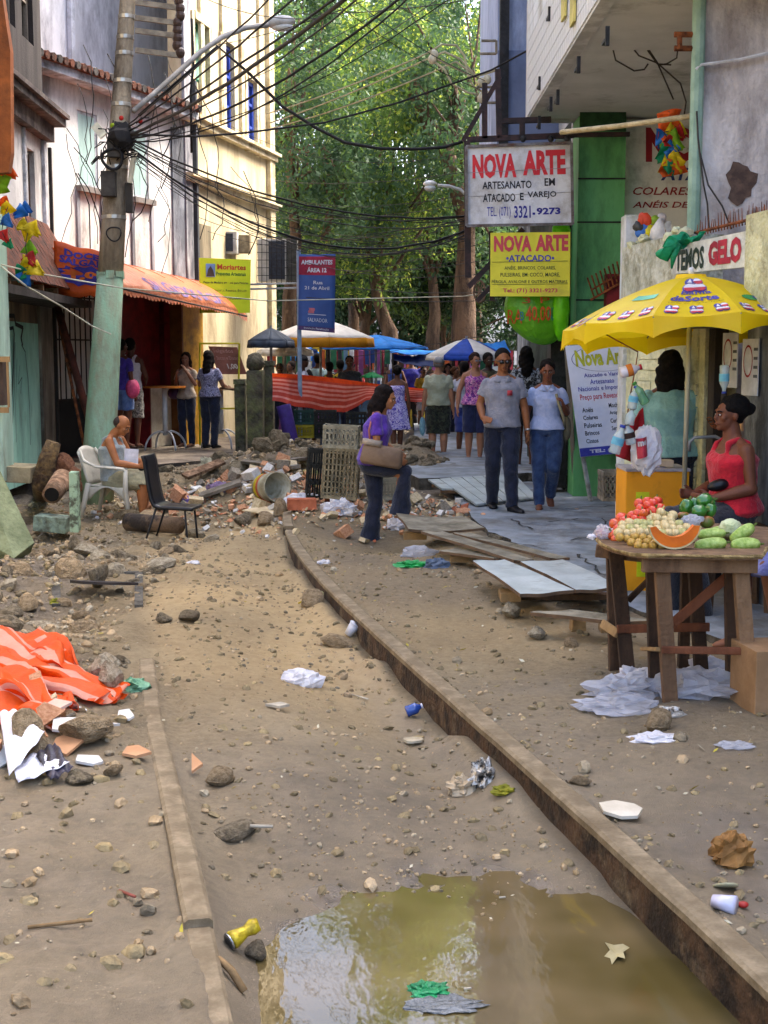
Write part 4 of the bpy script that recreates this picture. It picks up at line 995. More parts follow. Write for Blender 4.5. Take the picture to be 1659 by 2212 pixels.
for k in range(9):   # ragged paint drips above the paint line
 a = 2*PI*k/9; q = pp_(tg+.004*random.random()); d = Vector((math.cos(a), math.sin(a), 0))*(pr_(tg)-.001)
 MB().box(q+d, (.10, .012, random.uniform(.03, .10)), Matrix.Rotation(a+PI/2, 3, 'Z')).build('paint_patch', pg, pole)
strap = M('bright_strap', '#b9b5ac', '#8e8a82', metal=.7, rough=.35, bump=0)
for v in (25, 68, 102, 160, 210, 344, 452):
 t = pv2t(v); q = pp_(t); MB().tube([q-Vector((0,0,.022)), q+Vector((0,0,.022))], pr_(t)+.006, 16).build('strap', strap, pole)
bx = M('grey_box', '#4a4640', '#37332e', sc=5, bump=.1)
def pbox(u0, v0, u1, v1, dy, th, mat, name):
 a = W(u0, v0, Yp+dy); b = W(u1, v1, Yp+dy)
 return MB().box((a+b)/2, (abs(b.x-a.x), th, abs(a.z-b.z))).build(name, mat, pole, bevel=.008)
pbox(219, 370, 251, 425, -.2, .12, bx, 'junction_box'); pbox(271, 395, 287, 460, -.1, .10, M('box_dark', '#35312b', rough=.7), 'meter_box')
pbox(232, 300, 262, 340, -.19, .1, bx, 'junction_box'); pbox(262, 285, 285, 325, -.16, .12, metal_d, 'junction_box')
q = MB(); a = W(214, 282, Yp-.3); q.box(a, (.17, .05, .10), Matrix.Rotation(R(50), 3, 'Y')); q.build('white_lamp', M('cream_lamp', '#e4e0c6', rough=.4, bump=0), pole)
MB().tube([a, pp_(pv2t(280))+Vector((0,-.1,0))], .012, 6).build('lamp_arm', metal_d, pole)
for (u, v, c_) in [(243, 271, '#8ea51e'), (262, 255, '#b02318'), (303, 262, '#b02318')]:
 MB().ell(W(u, v, Yp-.24), (.03, .03, .03), 8, 6).build('clip', M('clip'+c_, c_, bump=0), pole)
MB().tube([W(292, 328, Yp-.2), W(287, 350, Yp-.2), W(281, 395, Yp-.2)], [.03, .035, .03], 8).build('insulator', M('ivory_ins', '#d8d2b8', rough=.3, bump=0), pole)
# rack brackets at the top right of the pole
for v in (5, 38, 66, 108):
 a = W(292, v, Yp-.05); b = W(385, v+12, Yp+.1)
 MB().beam(a, b, .04, .06).build('bracket', M('galv', '#8f8675', '#6c6355', sc=8, metal=.3, rough=.7), pole)
for k in range(8): 
 c = W(386+random.uniform(-4,4), 2+k*16, Yp+.1); MB().ell(c, (.06, .06, .07), 8, 6).build('insulator', M('brown_ins', '#4d3a31', rough=.4, bump=0), pole)
# cable knots around the pole head: coils
def coil(c, r, tilt, label, mat, th=.012, turns=2.3, par=None):
 pts = []
 for i in range(int(26*turns)):
  a = 2*PI*i/26; rr = r*(1+.07*math.sin(i*.7)); pts.append(Vector(c)+Vector((rr*math.cos(a), .02*math.sin(i*.3)+math.sin(a)*r*tilt, rr*math.sin(a))))
 return tube_obj('cable_coil', pts, th, mat, label, 'cable coil', n=6, parent=par)
cab = M('black_cable', '#1e1c1c', '#141313', rough=.7, bump=0); cabg = M('grey_cable', '#3c3936', rough=.7, bump=0); cabp = M('pale_cable', '#b9b08f', '#938b70', sc=2, rough=.6, bump=0)
coil(W(243, 343, Yp-.25), .12, .15, 'black cable coil around the pole just below the wire knot', cab, .018)
coil(W(246, 505, Yp-.2), .085, .1, 'thin black loop hanging lowest on the utility pole', cab, .009, 1.2)
for k in range(16):
 a0 = pp_(pv2t(285+random.uniform(-30, 40)))+Vector((random.uniform(-.12,.14), -.2+random.uniform(-.05,.05), 0)); pts = [a0]
 for i in range(6): pts.append(pts[-1]+Vector((random.uniform(-.10,.13), random.uniform(-.04,.04), random.uniform(-.13,.11))))
 tube_obj('cable_end', pts, .008, cab, parent=pole, n=5)
MB().ell(W(264, 293, Yp-.22), (.17, .10, .16), 10, 7).jitter(.03).build('splice_bundle', cab, pole)
# street lamp arms
lamp = E('street_lamp', W(290, 235, Yp), 'street lamp on a long pale curved arm above the cable bundle, top left', 'street lamp')
arm = [(288,240), (330,205), (380,160), (430,115), (480,80), (530,60), (578,54)]
MB().tube([W(u, v, Yp+.25*i) for i, (u, v) in enumerate(arm)], .035, 8).build('arm', M('pale_arm', '#9d9a94', rough=.6, bump=0), lamp, True)
c = W(606, 48, Yp+1.6); MB().ell(c, (.20, .11, .085), 14, 8, Matrix.Rotation(R(-6), 3, 'Y')).build('lamp_head', M('lamp_head', '#b5b4b0', rough=.4, bump=0), lamp, True)
MB().ell(c+Vector((.02,0,-.06)), (.15, .09, .06), 12, 7).build('lens', M('lamp_lens', '#d7dcdc', rough=.15, bump=0), lamp, True)
lamp2 = E('street_lamp', W(1002, 412, 19), 'small white street lamp head left of the white shop sign', 'street lamp')
MB().tube([W(1010,425,19), W(995,410,19), W(970,402,19), W(945,400,19)], .022, 8).build('arm', M('white_arm', '#c9cac6', rough=.5, bump=0), lamp2, True)
MB().ell(W(929, 397, 19), (.10, .08, .045), 12, 7).build('lamp_head', M('white_head', '#dcdcd6', rough=.4, bump=0), lamp2, True)
MB().ell(W(929, 406, 19), (.085, .07, .05), 12, 7).build('lens', M('lamp_lens', rough=.15), lamp2, True)
# ================================================================ wires
def wire(a, b, sag, r, mat, label, group, n=18, wob=0):
 return tube_obj('cable', catenary(a, b, sag, n, wob), r*.62, mat, label, 'cable', group, n=5)
hub = W(275, 288, Yp-.2)
g1 = 'thick black cables rising from the pole towards the upper right'
for i, (v0, u1, v1, Ye, sg, r) in enumerate([(292,760,-14,10.5,.10,.030),(283,742,-16,10.5,.05,.018),(275,655,-20,11,.04,.016),(268,610,-30,11.5,.04,.014),(300,880,-16,11.5,.22,.020),(306,905,-25,12,.35,.014),(296,800,-25,11,.16,.014),(310,985,-12,13.5,.25,.010)]):
 wire(W(278, v0, Yp-.2), W(u1, v1, Ye), sg, r, cab if i % 3 else cabg, 'thick black cable rising from the pole hub to the upper right edge', g1, wob=.006)
g2 = 'dark cables sagging from the pole to the sign post on the right'
for i, (v0, u1, v1, Ye, sg, r) in enumerate([(300,1006,466,18,.32,.020),(306,1006,468,18,.36,.013),(312,1006,482,18,.40,.012),(318,1006,500,18,.62,.024),(322,1006,508,18,.66,.014),(330,1006,495,18,.75,.010),(316,1006,478,18,.28,.008),(336,1006,515,18,.55,.008),(345,1006,470,18.3,.70,.007),(300,1010,520,18.2,.5,.008),(310,1010,540,18.2,.42,.007),(326,1012,560,18.2,.55,.006)]):
 wire(W(282, v0, Yp-.15), W(u1, v1, Ye), sg, r, [cab, cabg, cabg][i % 3], 'dark cable sagging from the pole hub to the sign post', g2, wob=.008)
g3 = 'pale cables crossing in front of the trees'
for (u0, v0, u1, v1, sg) in [(575,246,925,114,.05),(575,268,934,122,.05),(575,280,985,133,.08),(560,600,1010,648,.05)][:3]:
 wire(W(u0, v0, 24), W(u1, v1, 19.5), sg, .018, cabp, 'pale cable crossing in front of the trees', g3)
ins = M('ceramic', '#cfc6a8', rough=.3, bump=0)
rk = E('insulator_rack', W(1065, 200, 19), 'galvanised rack with ceramic insulators at the blue grey building edge', 'insulator rack')
for (u, v) in [(1040,178),(1052,172),(1047,202),(1040,212),(938,118),(934,128)]: MB().ell(W(u, v, 19), (.06,.06,.07), 10, 7).build('insulator', ins, rk)
for (a, b) in [((1040,88),(1072,88)),((1072,88),(1072,116)),((1036,116),(1072,116)),((1030,188),(1072,188)),((1038,222),(1072,222))]: MB().tube([W(*a, 19), W(*b, 19)], .02, 6).build('rack_bar', M('galv'), rk)
for k, pts in enumerate([[(925,114),(955,96),(985,98),(1003,120),(1010,160),(1022,185),(1047,202)],[(934,122),(960,112),(995,128),(1015,150),(1040,178)],[(985,133),(1008,150),(1030,165),(1052,158),(1072,152)],[(934,130),(960,150),(975,180),(1010,200),(1040,206)],[(940,126),(990,150),(1020,165),(1072,150)]]):
 P_ = wp(pts, 19.0); tube_obj('jumper_cable', P_, .016, cabp, 'pale jumper cable looping to the insulators', 'cable', 'pale jumper cables looping to the insulators', n=6)
# dipping cable and others
tube_obj('cable', [W(300,250,18).lerp(W(300,250,18),0)]+wp([(420,60),(470,100),(540,160),(610,230),(680,275),(745,308),(820,321),(900,322),(960,318),(1000,306)], 18.2)[1:], .022, cab, 'heavy black cable dipping in front of the trees to the sign frame', 'cable')
tube_obj('cable', wp([(285,290)], 16.3)+wp([(420,295),(520,288)], 17)+wp([(700,265)], 17.5)+wp([(860,222),(1060,152)], 17.5)+wp([(1190,82)], 16.5)+wp([(1290,0),(1330,-40)], 15), .014, cab, 'black cable carrying the cylindrical splice case past the overhang', 'cable')
sc_ = E('splice_case', W(1240, 50, 15.7), 'black ribbed cable splice case hanging under the mosaic overhang', 'splice case')
a = W(1205, 78, 15.7); b = W(1276, 22, 15.7); d = (b-a).normalized()
MB().tube([a, b], .085, 14).build('case', M('black_plastic', '#2a2422', rough=.5, bump=.1), sc_, True)
for t in (0, .12, .88, 1): q = a.lerp(b, t); MB().tube([q-d*.02, q+d*.02], .10, 14).build('collar', metal_d, sc_)
MB().tube([b, b+d*.25], [.05, .015], 8).build('tail', metal_d, sc_); MB().tube([a, a-d*.12], [.05, .02], 8).build('tail', metal_d, sc_)
coil(W(1186, 132, 15.6), .145, .12, 'black cable loop hanging beside the splice case', cab, .014, 1.9)
g4 = 'thin wires strung low across the street'
for (u0, v0, Y0, u1, v1, Y1, sg) in [(420,430,24,1010,515,18,.3),(430,470,24,1010,470,18,.35),(450,500,24,1012,540,18,.2),(585,470,28,1010,440,18,.1),(585,500,28,1010,500,18,.4),(590,545,28,1060,450,18,.05),(590,560,28,1060,560,18,.2),(590,610,28,1060,520,18,.1),(700,520,21,1060,470,17,.0),(640,560,21,1055,590,18,.15),(640,640,21,1075,648,18,.05),(460,250,24,1006,330,18,.4),(585,420,28,1008,420,18,.2),(595,390,28,1006,372,18,.1),(600,460,27,1006,488,18,.3),(640,600,22,1062,630,17,.1),(750,772,24,1090,716,20,.02)]:
 wire(W(u0, v0, Y0), W(u1, v1, Y1), sg, random.choice([.006,.008,.009]), random.choice([cabg, cab, cabg]), 'thin dark wire strung low across the street', g4, n=12, wob=.006)
g5 = 'thin wires crossing the tree tops'
for (u0, v0, Y0, u1, v1, Y1) in [(690,-20,16,1040,195,19),(740,-20,16,1050,175,19),(430,-10,19,690,40,15),(640,30,17,1300,-60,12),(820,-15,14,1000,60,22),(450,100,20,930,-60,14),(470,200,24,1010,-90,14),(1000,-40,14,600,200,26)]:
 wire(W(u0, v0, Y0), W(u1, v1, Y1), .1, .009, cabg, 'thin wire crossing in front of the tree tops', g5, n=12)
g6 = 'loose wires hanging on the left facades'
for i in range(26):
 u0 = random.uniform(120, 540); v0 = random.uniform(60, 420); Yw = 19.6+(u0-110)/480*5-.1
 pts = [W(u0, v0, Yw)]; du = random.uniform(-30, 60); dv = random.uniform(120, 300)
 for k in range(1, 8): t = k/7; pts.append(W(u0+du*t+random.uniform(-7,7)+25*math.sin(t*3), v0+dv*t, Yw+du*t/480*5))
 tube_obj('cable', pts, random.choice([.006,.008,.010]), cab, 'loose wire hanging down the left facades', 'cable', g6, n=5)
tube_obj('cable', wp([(414,40),(418,140),(412,200),(414,330)], 19.5), .02, cab, 'thick knotted black cable hanging beside the green window', 'cable')
for (pts, Yy) in [([(1200,520),(1010,632)], 17),]: pass
cord = M('white_cord', '#cfcdb6', bump=0)
tube_obj('cord', [W(-5,570,14.2), W(90,592,15), W(262,622,16), W(580,650,20), W(1000,640,20), W(1090,628,18)], .009, cord, 'long whitish cord strung from the left wall past the pole to the signs', 'cord')
tube_obj('cord', [W(-5,570,14.2), W(60,620,14.6), W(130,660,15.3), W(200,705,16.2), W(240,722,16.2)], .009, cord, 'short whitish cord drooping from the left wall to the pole', 'cord')
# loose wires under the overhang
for i, pts in enumerate([[(1370,0),(1380,60),(1400,110),(1420,138),(1450,140)],[(1330,0),(1335,40),(1345,75),(1380,120),(1420,136),(1470,180),(1482,220),(1478,250)],[(1320,30),(1318,80),(1330,130),(1370,153),(1392,150),(1400,138)],[(1400,5),(1440,20),(1500,42)],[(1366,0),(1390,90),(1420,135),(1455,215)],[(1466,92),(1462,125),(1440,138),(1425,140)]]):
 tube_obj('cable', wp(pts, 12.5), .008, cabg, 'loose thin wire looping under the grey overhang soffit', 'cable', 'loose wires under the overhang', n=5)
tube_obj('cable', wp([(1505,240),(1508,300),(1520,400),(1528,440),(1532,500)], 10.2), .007, cabg, 'left of two thin wires drooping down the stained grey wall', 'cable')
tube_obj('cable', wp([(1512,330),(1530,400),(1560,445),(1580,495)], 10.2), .007, cabg, 'right of two thin wires drooping down the stained grey wall', 'cable')
# ================================================================ signs on the right
Ys = 15.2
ss = E('sign', W(1120, 400, Ys), 'large white NOVA ARTE board hanging from the steel frame', 'sign')
PS = Panel(W(1007,317,Ys), W(1234,309,Ys-.0), W(1237,484,Ys), W(1008,488,Ys))
sgw = M('sign_board_white', '#d8dbe0', '#c2c5cc', sc=3, bump=.06, grime='#96928c', gsc=2.2, gamt=.5, rough=.6)
PS.slab(MB(), .05).build('board', sgw, ss)
fm = MB()
for a, b in (((0,0),(1,0)), ((1,0),(1,1)), ((1,1),(0,1)), ((0,1),(0,0))): fm.beam(PS(*a)+Vector((0,-.012,0)), PS(*b)+Vector((0,-.012,0)), .035, .03)
fm.build('frame', M('sign_frame', '#77777a', '#55504c', sc=6, rough=.6, grime='#4e3428', gsc=5), ss)
def s6(x0, x1, y0, y1):
 f = lambda c: 967.7+.2266*c; g = lambda c: 259.2+.2266*c
 return ((f(x0)-1007)/228, (f(x1)-1007)/228, (g(y0)-315)/172, (g(y1)-315)/172)
red_s = M('sign_red', '#c8303a', rough=.6, bump=0, var=.08); blk_s = M('sign_black', '#26262e', rough=.6, bump=0); blu_s = M('sign_blue', '#37379b', rough=.6, bump=0)
for tx, b_, mt, bo in [('NOVA', (232,652,322,555), red_s, .05), ('ARTE', (715,1122,302,535), red_s, .05), ('ARTESANATO', (325,795,585,658), blk_s, .02), ('EM', (918,1018,568,640), blk_s, .02),
                       ('ATACADO', (330,638,702,782), blk_s, .02), ('E', (682,718,700,768), blk_s, .02), ('VAREJO', (755,1030,690,762), blk_s, .02),
                       ('TEL. (071)', (368,592,828,945), blu_s, .0), ('3321-', (625,825,822,940), blu_s, .02), ('9273', (838,1066,845,912), blu_s, .04)]:
 letters(PS, tx, *s6(*b_), mt, ss, bold=bo, nrm=PS.n)
PS_l = MB()
for t in (.32, .62): 
 a = PS(0.01, t+.01); b = PS(.99, t-.015); PS_l.beam(a+PS.n*.003, b+PS.n*.003, .006, .004)
PS_l.build('board_seam', M('seam', '#8b8d93', bump=0), ss)
fr = E('steel_frame', W(1010, 300, Ys+.2), 'dark steel posts and struts carrying the hanging shop signs', 'frame')
for a, b, wd in [((1009,305),(1011,600),.07),((1009,302),(1240,292),.06),((1047,180),(1047,300),.06),((1075,150),(1078,300),.06),((1080,165),(1000,305),.05),((1128,262),(1128,300),.06),((1080,262),(1190,258),.06),
                 ((1060,500),(1062,650),.045),((1120,560),(1030,650),.05),((1200,292),(1360,290),.05),((1130,495),(1012,620),.06)]:
 MB().beam(W(*a, Ys+.15), W(*b, Ys+.15), wd, wd).build('strut', M('dark_red_steel', '#3b2a2b', '#221c1e', sc=8, rough=.7), fr)
for u in (1130, 1190, 1225): MB().ell(W(u, 300, Ys+.1), (.035,.035,.04), 8, 5).build('bolt', metal_d, fr)
sy = E('sign', W(1145, 570, Ys), 'yellow NOVA ARTE ATACADO board below the large white board', 'sign')
PY = Panel(W(1060,503,Ys), W(1232,501,Ys), W(1231,640,Ys), W(1059,640,Ys))
yel_s = M('sign_yellow', '#d9d43f', '#cbc638', sc=2, bump=.03, rough=.55, grime='#a9a24a', gsc=2, gamt=.2)
PY.slab(MB(), .03).build('board', yel_s, sy)
def s7(x0, x1, y0, y1):
 f = lambda c: 967.7+.2266*c; g = lambda c: 259.2+.2266*c
 return ((f(x0)-1060)/172, (f(x1)-1060)/172, (g(y0)-502)/138, (g(y1)-502)/138)
pk_s = M('sign_rose', '#c04a55', rough=.6, bump=0, var=.1); gn_s = M('sign_darkgreen', '#3b4a33', rough=.6, bump=0); vio_s = M('sign_violet', '#5a58b0', rough=.6, bump=0)
for tx, b_, mt, bo in [('NOVA', (438,800,1100,1255), pk_s, .05), ('ARTE', (835,1148,1095,1250), pk_s, .05), ('•ATACADO•', (555,1015,1285,1350), vio_s, .03),
                       ('ANÉIS, BRINCOS, COLARES,', (540,1030,1385,1430), gn_s, .008), ('PULSEIRAS, EM: COCO, MADRE,', (502,1070,1455,1498), gn_s, .008), ('PÉROLA, AVALONE E OUTROS MATERIAS.', (420,1148,1518,1560), gn_s, .008), ('Tel.: (71) 3321-9273', (528,1048,1605,1655), pk_s, .03)]:
 letters(PY, tx, *s7(*b_), mt, sy, bold=bo, nrm=PY.n)
for t in (.46, .815): q = MB(); q.beam(PY(.02, t)+PY.n*.003, PY(.97, t-.01)+PY.n*.003, .006, .004); q.build('rule_line', gn_s, sy)
# inflated green bag
gb = E('bag', W(1150, 690, 15.45), 'bulging translucent green bag printed in orange hanging below the yellow board', 'bag')
gm1 = M('green_bag', '#79c52c', '#63b01f', sc=3, rough=.35, trans=.4, bump=.3, bs=8, spec=.5)
q = MB(); cB = W(1152, 668, 15.5)
def bagf(a, b):
 th = 2*PI*a; ph = -PI/2+PI*b; r = 1+.07*math.sin(3*th+4*b)+.05*math.sin(7*th)*math.cos(ph)
 x = .35*math.cos(ph)*math.cos(th)*r; y = .2*math.cos(ph)*math.sin(th)*r; z = .40*math.sin(ph)
 if z < 0: z *= 1+.25*(x/.35); x -= z*.10
 return cB+Vector((x, y, z))
q.grid(bagf, 34, 20); q.build('bag_body', gm1, gb, True)
q = MB(); q.ell(W(1212, 668, 15.35), (.10, .10, .37), 16, 12); q.jitter(.006).build('bag_fold', M('bright_green_bag', '#79d81f', '#5fc012', sc=6, rough=.3, trans=.4, bump=.2, bs=12), gb, True)
q = MB(); q.ell(W(1212, 496, 15.4), (.11, .06, .10), 10, 7).jitter(.012).build('bag_top', M('bright_green_bag'), gb, True)
og_s = M('bag_orange', '#c4551f', bump=0, rough=.5); bb_s = M('bag_blue', '#2f7a8c', bump=0, rough=.5)
def onbag(s_, t_):
 u = 1092+s_*120; v = 640+t_*95; P = W(u, v, 15.3); dx = (P.x-cB.x)/.36; dz = (P.z-cB.z)/.42
 k = max(.02, 1-dx*dx-dz*dz)**.5; return Vector((P.x, cB.y-.2*k*1.02-.012, P.z))
letters(onbag, '40,00', .36, .82, .22, .62, og_s, gb, bold=.02, off=.012); letters(onbag, 'RA', .05, .30, .30, .62, og_s, gb, bold=.0, off=.012)
letters(onbag, 'NXC', .78, .98, .25, .55, bb_s, gb, bold=.0, off=.012); letters(onbag, '3 P', .30, .80, .02, .16, og_s, gb, off=.012); letters(onbag, 'B', .26, .33, .35, .55, bb_s, gb, off=.012)
# wicker wheel hung behind the post
wh = E('wheel_ornament', W(1037, 630, 17), 'round wicker wheel hanging left of the yellow board', 'ornament')
c = W(1036, 630, 17); ringp = [c+Vector((.085*math.cos(2*PI*k/24)*.85, 0, .135*math.sin(2*PI*k/24))) for k in range(25)]
wk = M('wicker', '#7d6656', '#57463b', sc=9, bump=.3)
MB().tube(ringp, .014, 6, False).build('rim', wk, wh)
for k in range(10): MB().tube([c, ringp[int(k*2.4)]], .008, 5).build('spoke', wk, wh)
MB().ell(c, (.02,.02,.03), 8, 6).build('hub', wk, wh); MB().tube([c+Vector((0,0,.13)), c+Vector((0,0,.34))], .004, 5).build('cord', wk, wh)
# bamboo pole with pennants
bp = tube_obj('bamboo_pole', [W(1212,286,11.5), W(1340,272,11), W(1500,250,10.4)], .022, M('bamboo', '#b9a985', '#93835f', sc=12, rough=.6), 'pale bamboo pole reaching from the grey wall over the street', 'pole', n=8)
def pennant_mats(): return [M('pen_'+c, c, rough=.6, trans=.4, bump=.1, bs=30) for c in ('#e8641a','#2a78c8','#8cc21e','#e6cc17','#1f9a68','#c8302a')]
PM = pennant_mats()
def pennants(lst, Yy, label, size=.1):
 root = E('pennant_string', W(lst[0][0], lst[0][1], Yy), label, 'bunting')
 tube_obj('string', [W(u, v, Yy) for u, v, _ in lst], .004, cabg, parent=root, n=4)
 for i, (u, v, k) in enumerate(lst):
  c = W(u, v, Yy); s_ = size*random.uniform(.7, 1.25); a = random.uniform(-1.2, 1.2)
  q = MB(); x = Vector((math.cos(a), random.uniform(-.5,.5), math.sin(a)))*s_; y = Vector((-math.sin(a), random.uniform(-.4,.4), math.cos(a)))*s_
  q.grid(lambda p, r_: c+x*(p-.5)*(1-.8*r_)*1.6-y*r_*1.3+Vector((0, .25*s_*math.sin(6*p+5*r_+i), .12*s_*math.sin(4*p))), 5, 5)
  q.build('pennant', PM[k], root, True, solid=.002)
 return root
pennants([(1445,240,0),(1450,256,0),(1446,270,3),(1455,280,5),(1434,286,1),(1440,296,2),(1446,305,2),(1440,312,1),(1448,320,4),(1452,328,1),(1438,335,3),(1436,348,3),(1446,338,4),(1465,344,0),(1458,300,5)], 11, 'bright pennants bunched on the bamboo pole in front of the white lettered wall', .12)
pennants([(5,250,3),(8,290,1),(4,315,0),(6,340,4),(10,362,0),(6,378,2),(10,395,2)], 14.2, 'pennant bunch at the left edge above the tiled canopy', .13)
pennants([(2,430,0),(20,440,3),(8,470,1),(4,500,5),(14,520,4)], 14.2, 'pennants at the left edge in front of the canopy', .10)
pennants([(48,445,1),(52,450,1),(58,480,3),(62,484,3),(60,500,3),(55,530,2),(58,550,5),(64,560,3),(66,575,3),(52,580,4),(48,590,1)], 14.6, 'string of pennants dangling over the brown canopy', .11)
tp_ = E('ornament', W(1400, 485, 11), 'bundle of painted toys and white rag perched on the kiosk corner', 'ornament')
for (u, v, c_, s_) in [(1382,492,'#3a3a38',.05),(1395,478,'#c8401c',.055),(1388,478,'#c8401c',.045),(1391,497,'#3a6fc0',.06),(1400,500,'#d8c81e',.07),(1413,478,'#8fae2a',.05),(1430,472,'#c9bfb8',.045)]:
 q = MB(); q.ell(W(u, v, 11.1), (s_, s_*.8, s_*random.uniform(.8,1.5)), 10, 7, Matrix.Rotation(random.uniform(-1,1), 3, 'Y')).jitter(.008); q.build('toy', M('toy'+c_, c_, rough=.5), tp_, True)
q = MB(); q.tube([W(1426,478,11.05), W(1424,495,11), W(1424,515,11), W(1426,532,11), W(1428,540,11)], [.03,.06,.075,.06,.02], 10); q.tube([W(1428,500,11), W(1438,515,11), W(1444,530,11)], [.03,.03,.012], 8); q.jitter(.01); q.build('rag', M('white_rag', '#d6d0c6', rough=.9), tp_, True)
q = MB(); _a, _z = K.px(1512, 528); cg = K.w(_a, _z, .16)
def netf(a, b): return cg+Vector(((a-.5)*.26+.05*math.sin(9*b), -.02-.05*math.sin(8*a), .09*(.5-b)+.045*math.sin(5*a)+.03*math.sin(13*a+6*b)+(.14*(a-.5))))
q.grid(netf, 22, 12)
q.tube([cg+Vector((-.02,-.03,0)), cg+Vector((-.05,-.04,-.10)), cg+Vector((-.06,-.04,-.18))], [.035,.022,.006], 8)
tag(q.build('plastic_rag', M('green_rag', '#1f9c6c', '#168257', sc=9, rough=.5, trans=.3, bump=.3), None, True), 'torn green plastic rag draped over the TEMOS GELO board', 'rag')
# sandwich board
sb = E('sandwich_board', (0,0,0), 'tilted white shop sandwich board with Nova Arte price list beside the kiosk corner', 'sign')
sb.location = G(1275, 1082, .05)
Yb = 15.2
PB = Panel(W(1221,747,Yb+.05), W(1400,736,Yb+.05), W(1432,970,Yb-.25), W(1254,987,Yb-.25))
PB.slab(MB(), .02).build('board', M('board_white', '#d5dae8', '#cbd0df', bump=.02, rough=.5), sb)
def s8(x0, x1, y0, y1):
 f = lambda c, cy: (1209.6+.2708*c-(1221+33*((561.6+.2708*cy-747)/240)))/178.5; g = lambda c: (561.6+.2708*c-744)/240
 return (f(x0, (y0+y1)/2), f(x1, (y0+y1)/2), g(y0), g(y1))
for tx, b_, mt, bo in [('Nova Arte', (120,555,715,850), M('board_lime', '#b9bd3a', bump=0), .04), ('Atacado e Varejo', (190,500,905,948), vio_s, .012), ('Artesanato', (238,430,955,995), vio_s, .012), ('Nacionais e Importados', (145,560,1010,1058), vio_s, .012),
                       ('Preço para Revendedor', (160,545,1070,1130), pk_s, .01), ('Anéis', (176,262,1178,1215), blk_s, .015), ('Colares', (184,300,1240,1275), blk_s, .015), ('Pulseiras', (192,332,1300,1338), blk_s, .015), ('Brincos', (200,313,1362,1398), blk_s, .015), ('Cintos', (208,305,1425,1460), blk_s, .015),
                       ('Mochilas', (387,500,1155,1192), blk_s, .015), ('Artigos em', (395,530,1218,1255), blk_s, .015), ('Cerâmica', (402,520,1280,1315), blk_s, .015), ('Semi', (412,470,1340,1375), blk_s, .015)]:
 letters(PB, tx, *s8(*b_), mt, sb, bold=bo, nrm=PB.n)
# oval outline and blue footer
q = MB(); n_ = 40
for i in range(n_):
 f_ = lambda t_, k: PB(.47+.42*k*math.cos(t_), .13+.125*k*math.sin(t_))+PB.n*.002
 a, b = 2*PI*i/n_, 2*PI*(i+1)/n_; q.quad(f_(a,1), f_(b,1), f_(b,.975), f_(a,.975))
q.build('oval_outline', M('oval', '#66719a', bump=0), sb)
q = MB(); q.quad(PB(0,.925)+PB.n*.003, PB(1,.925)+PB.n*.003, PB(1,1)+PB.n*.003, PB(0,1)+PB.n*.003); q.build('blue_footer', M('footer_blue', '#3f45a8', bump=0), sb)
letters(PB, 'TEL: (71)', .12, .50, .945, .985, M('foot_white', '#d9dcea', bump=0), sb, bold=.04, off=.008, nrm=PB.n)
wl = M('white_leg', '#b9bcb6', '#97968c', sc=8, grime='#6a655a', gsc=6)
MB().beam(W(1259,985,15.0), G(1276,1082,.05), .055, .03).build('front_leg', wl, sb)
MB().beam(W(1224,750,15.35), G(1250,1073,.05)+Vector((0,.25,0)), .05, .03).build('back_leg', wood_g, sb); MB().beam(W(1425,985,15.0), G(1452,1078,.05), .055, .03).build('front_leg', wl, sb)
# dark speaker-like box behind the board
bxd = E('box', G(1300, 1040, .16), 'black box standing on the pavement behind the sandwich board', 'box')
MB().box((W(1300,1010,15.9).x, 15.9, .46), (.36, .3, .62)).build('body', M('black_box', '#1b1b1c', rough=.6, bump=.1), bxd, bevel=.01)
MB().box((W(1300,1010,15.9).x, 15.74, .5), (.1, .012, .34)).build('front_slot', metal_g, bxd)
# ================================================================ market umbrellas, tarps and stalls far behind
def parasol(u, v, Y, r, drop, cols, label, group=None, n=8, name='parasol', rot=0, hem=.12, pole_to=None, scal=False, hc=None):
 ap = W(u, v, Y); g0 = h(ap.x, ap.y); t = E(name, (ap.x, ap.y, g0), label, 'umbrella', group)
 for k in range(n):
  a0 = rot+2*PI*k/n; a1 = rot+2*PI*(k+1)/n; q = MB()
  def f(s_, t_, a0=a0, a1=a1):
   e0 = Vector((math.cos(a0), math.sin(a0), 0)); e1 = Vector((math.cos(a1), math.sin(a1), 0)); e = e0.lerp(e1, s_)
   z = -drop*(t_**1.25)+.035*drop*math.sin(PI*s_)*-1*t_; return ap+e*r*t_+Vector((0,0,z))
  q.grid(f, 4, 6)
  def f2(s_, t_, a0=a0, a1=a1):
   p = f(s_, 1); d = Vector((math.cos((a0+a1)/2), math.sin((a0+a1)/2), 0)); return p+d*.02*t_+Vector((0,0,-hem*t_*(1+(.35*math.sin(PI*s_) if scal else 0))))
  q.cur = 1; q.grid(f2, 4, 2); q.build('canopy_panel', [cols[k % len(cols)], hc or cols[k % len(cols)]], t, True, solid=.003)
  MB().tube([ap+Vector((0,0,-.03)), f(0,1)+Vector((0,0,-.015))], .008, 5).build('rib', metal_d, t)
 MB().tube([(ap.x, ap.y, g0), ap+Vector((0,0,.04))], .025, 8).build('pole', metal_g if not pole_to else pole_to, t)
 return t
fabw = M('canvas_white', '#dcdad4', '#cfccc5', rough=.8, trans=.35, bump=.1, bs=20); faby = M('canvas_yellow', '#d79a1f', '#c4871a', rough=.8, trans=.4, bump=.1); fabb = M('canvas_blue', '#2f8fe0', '#2479c8', rough=.7, trans=.4, bump=.1)
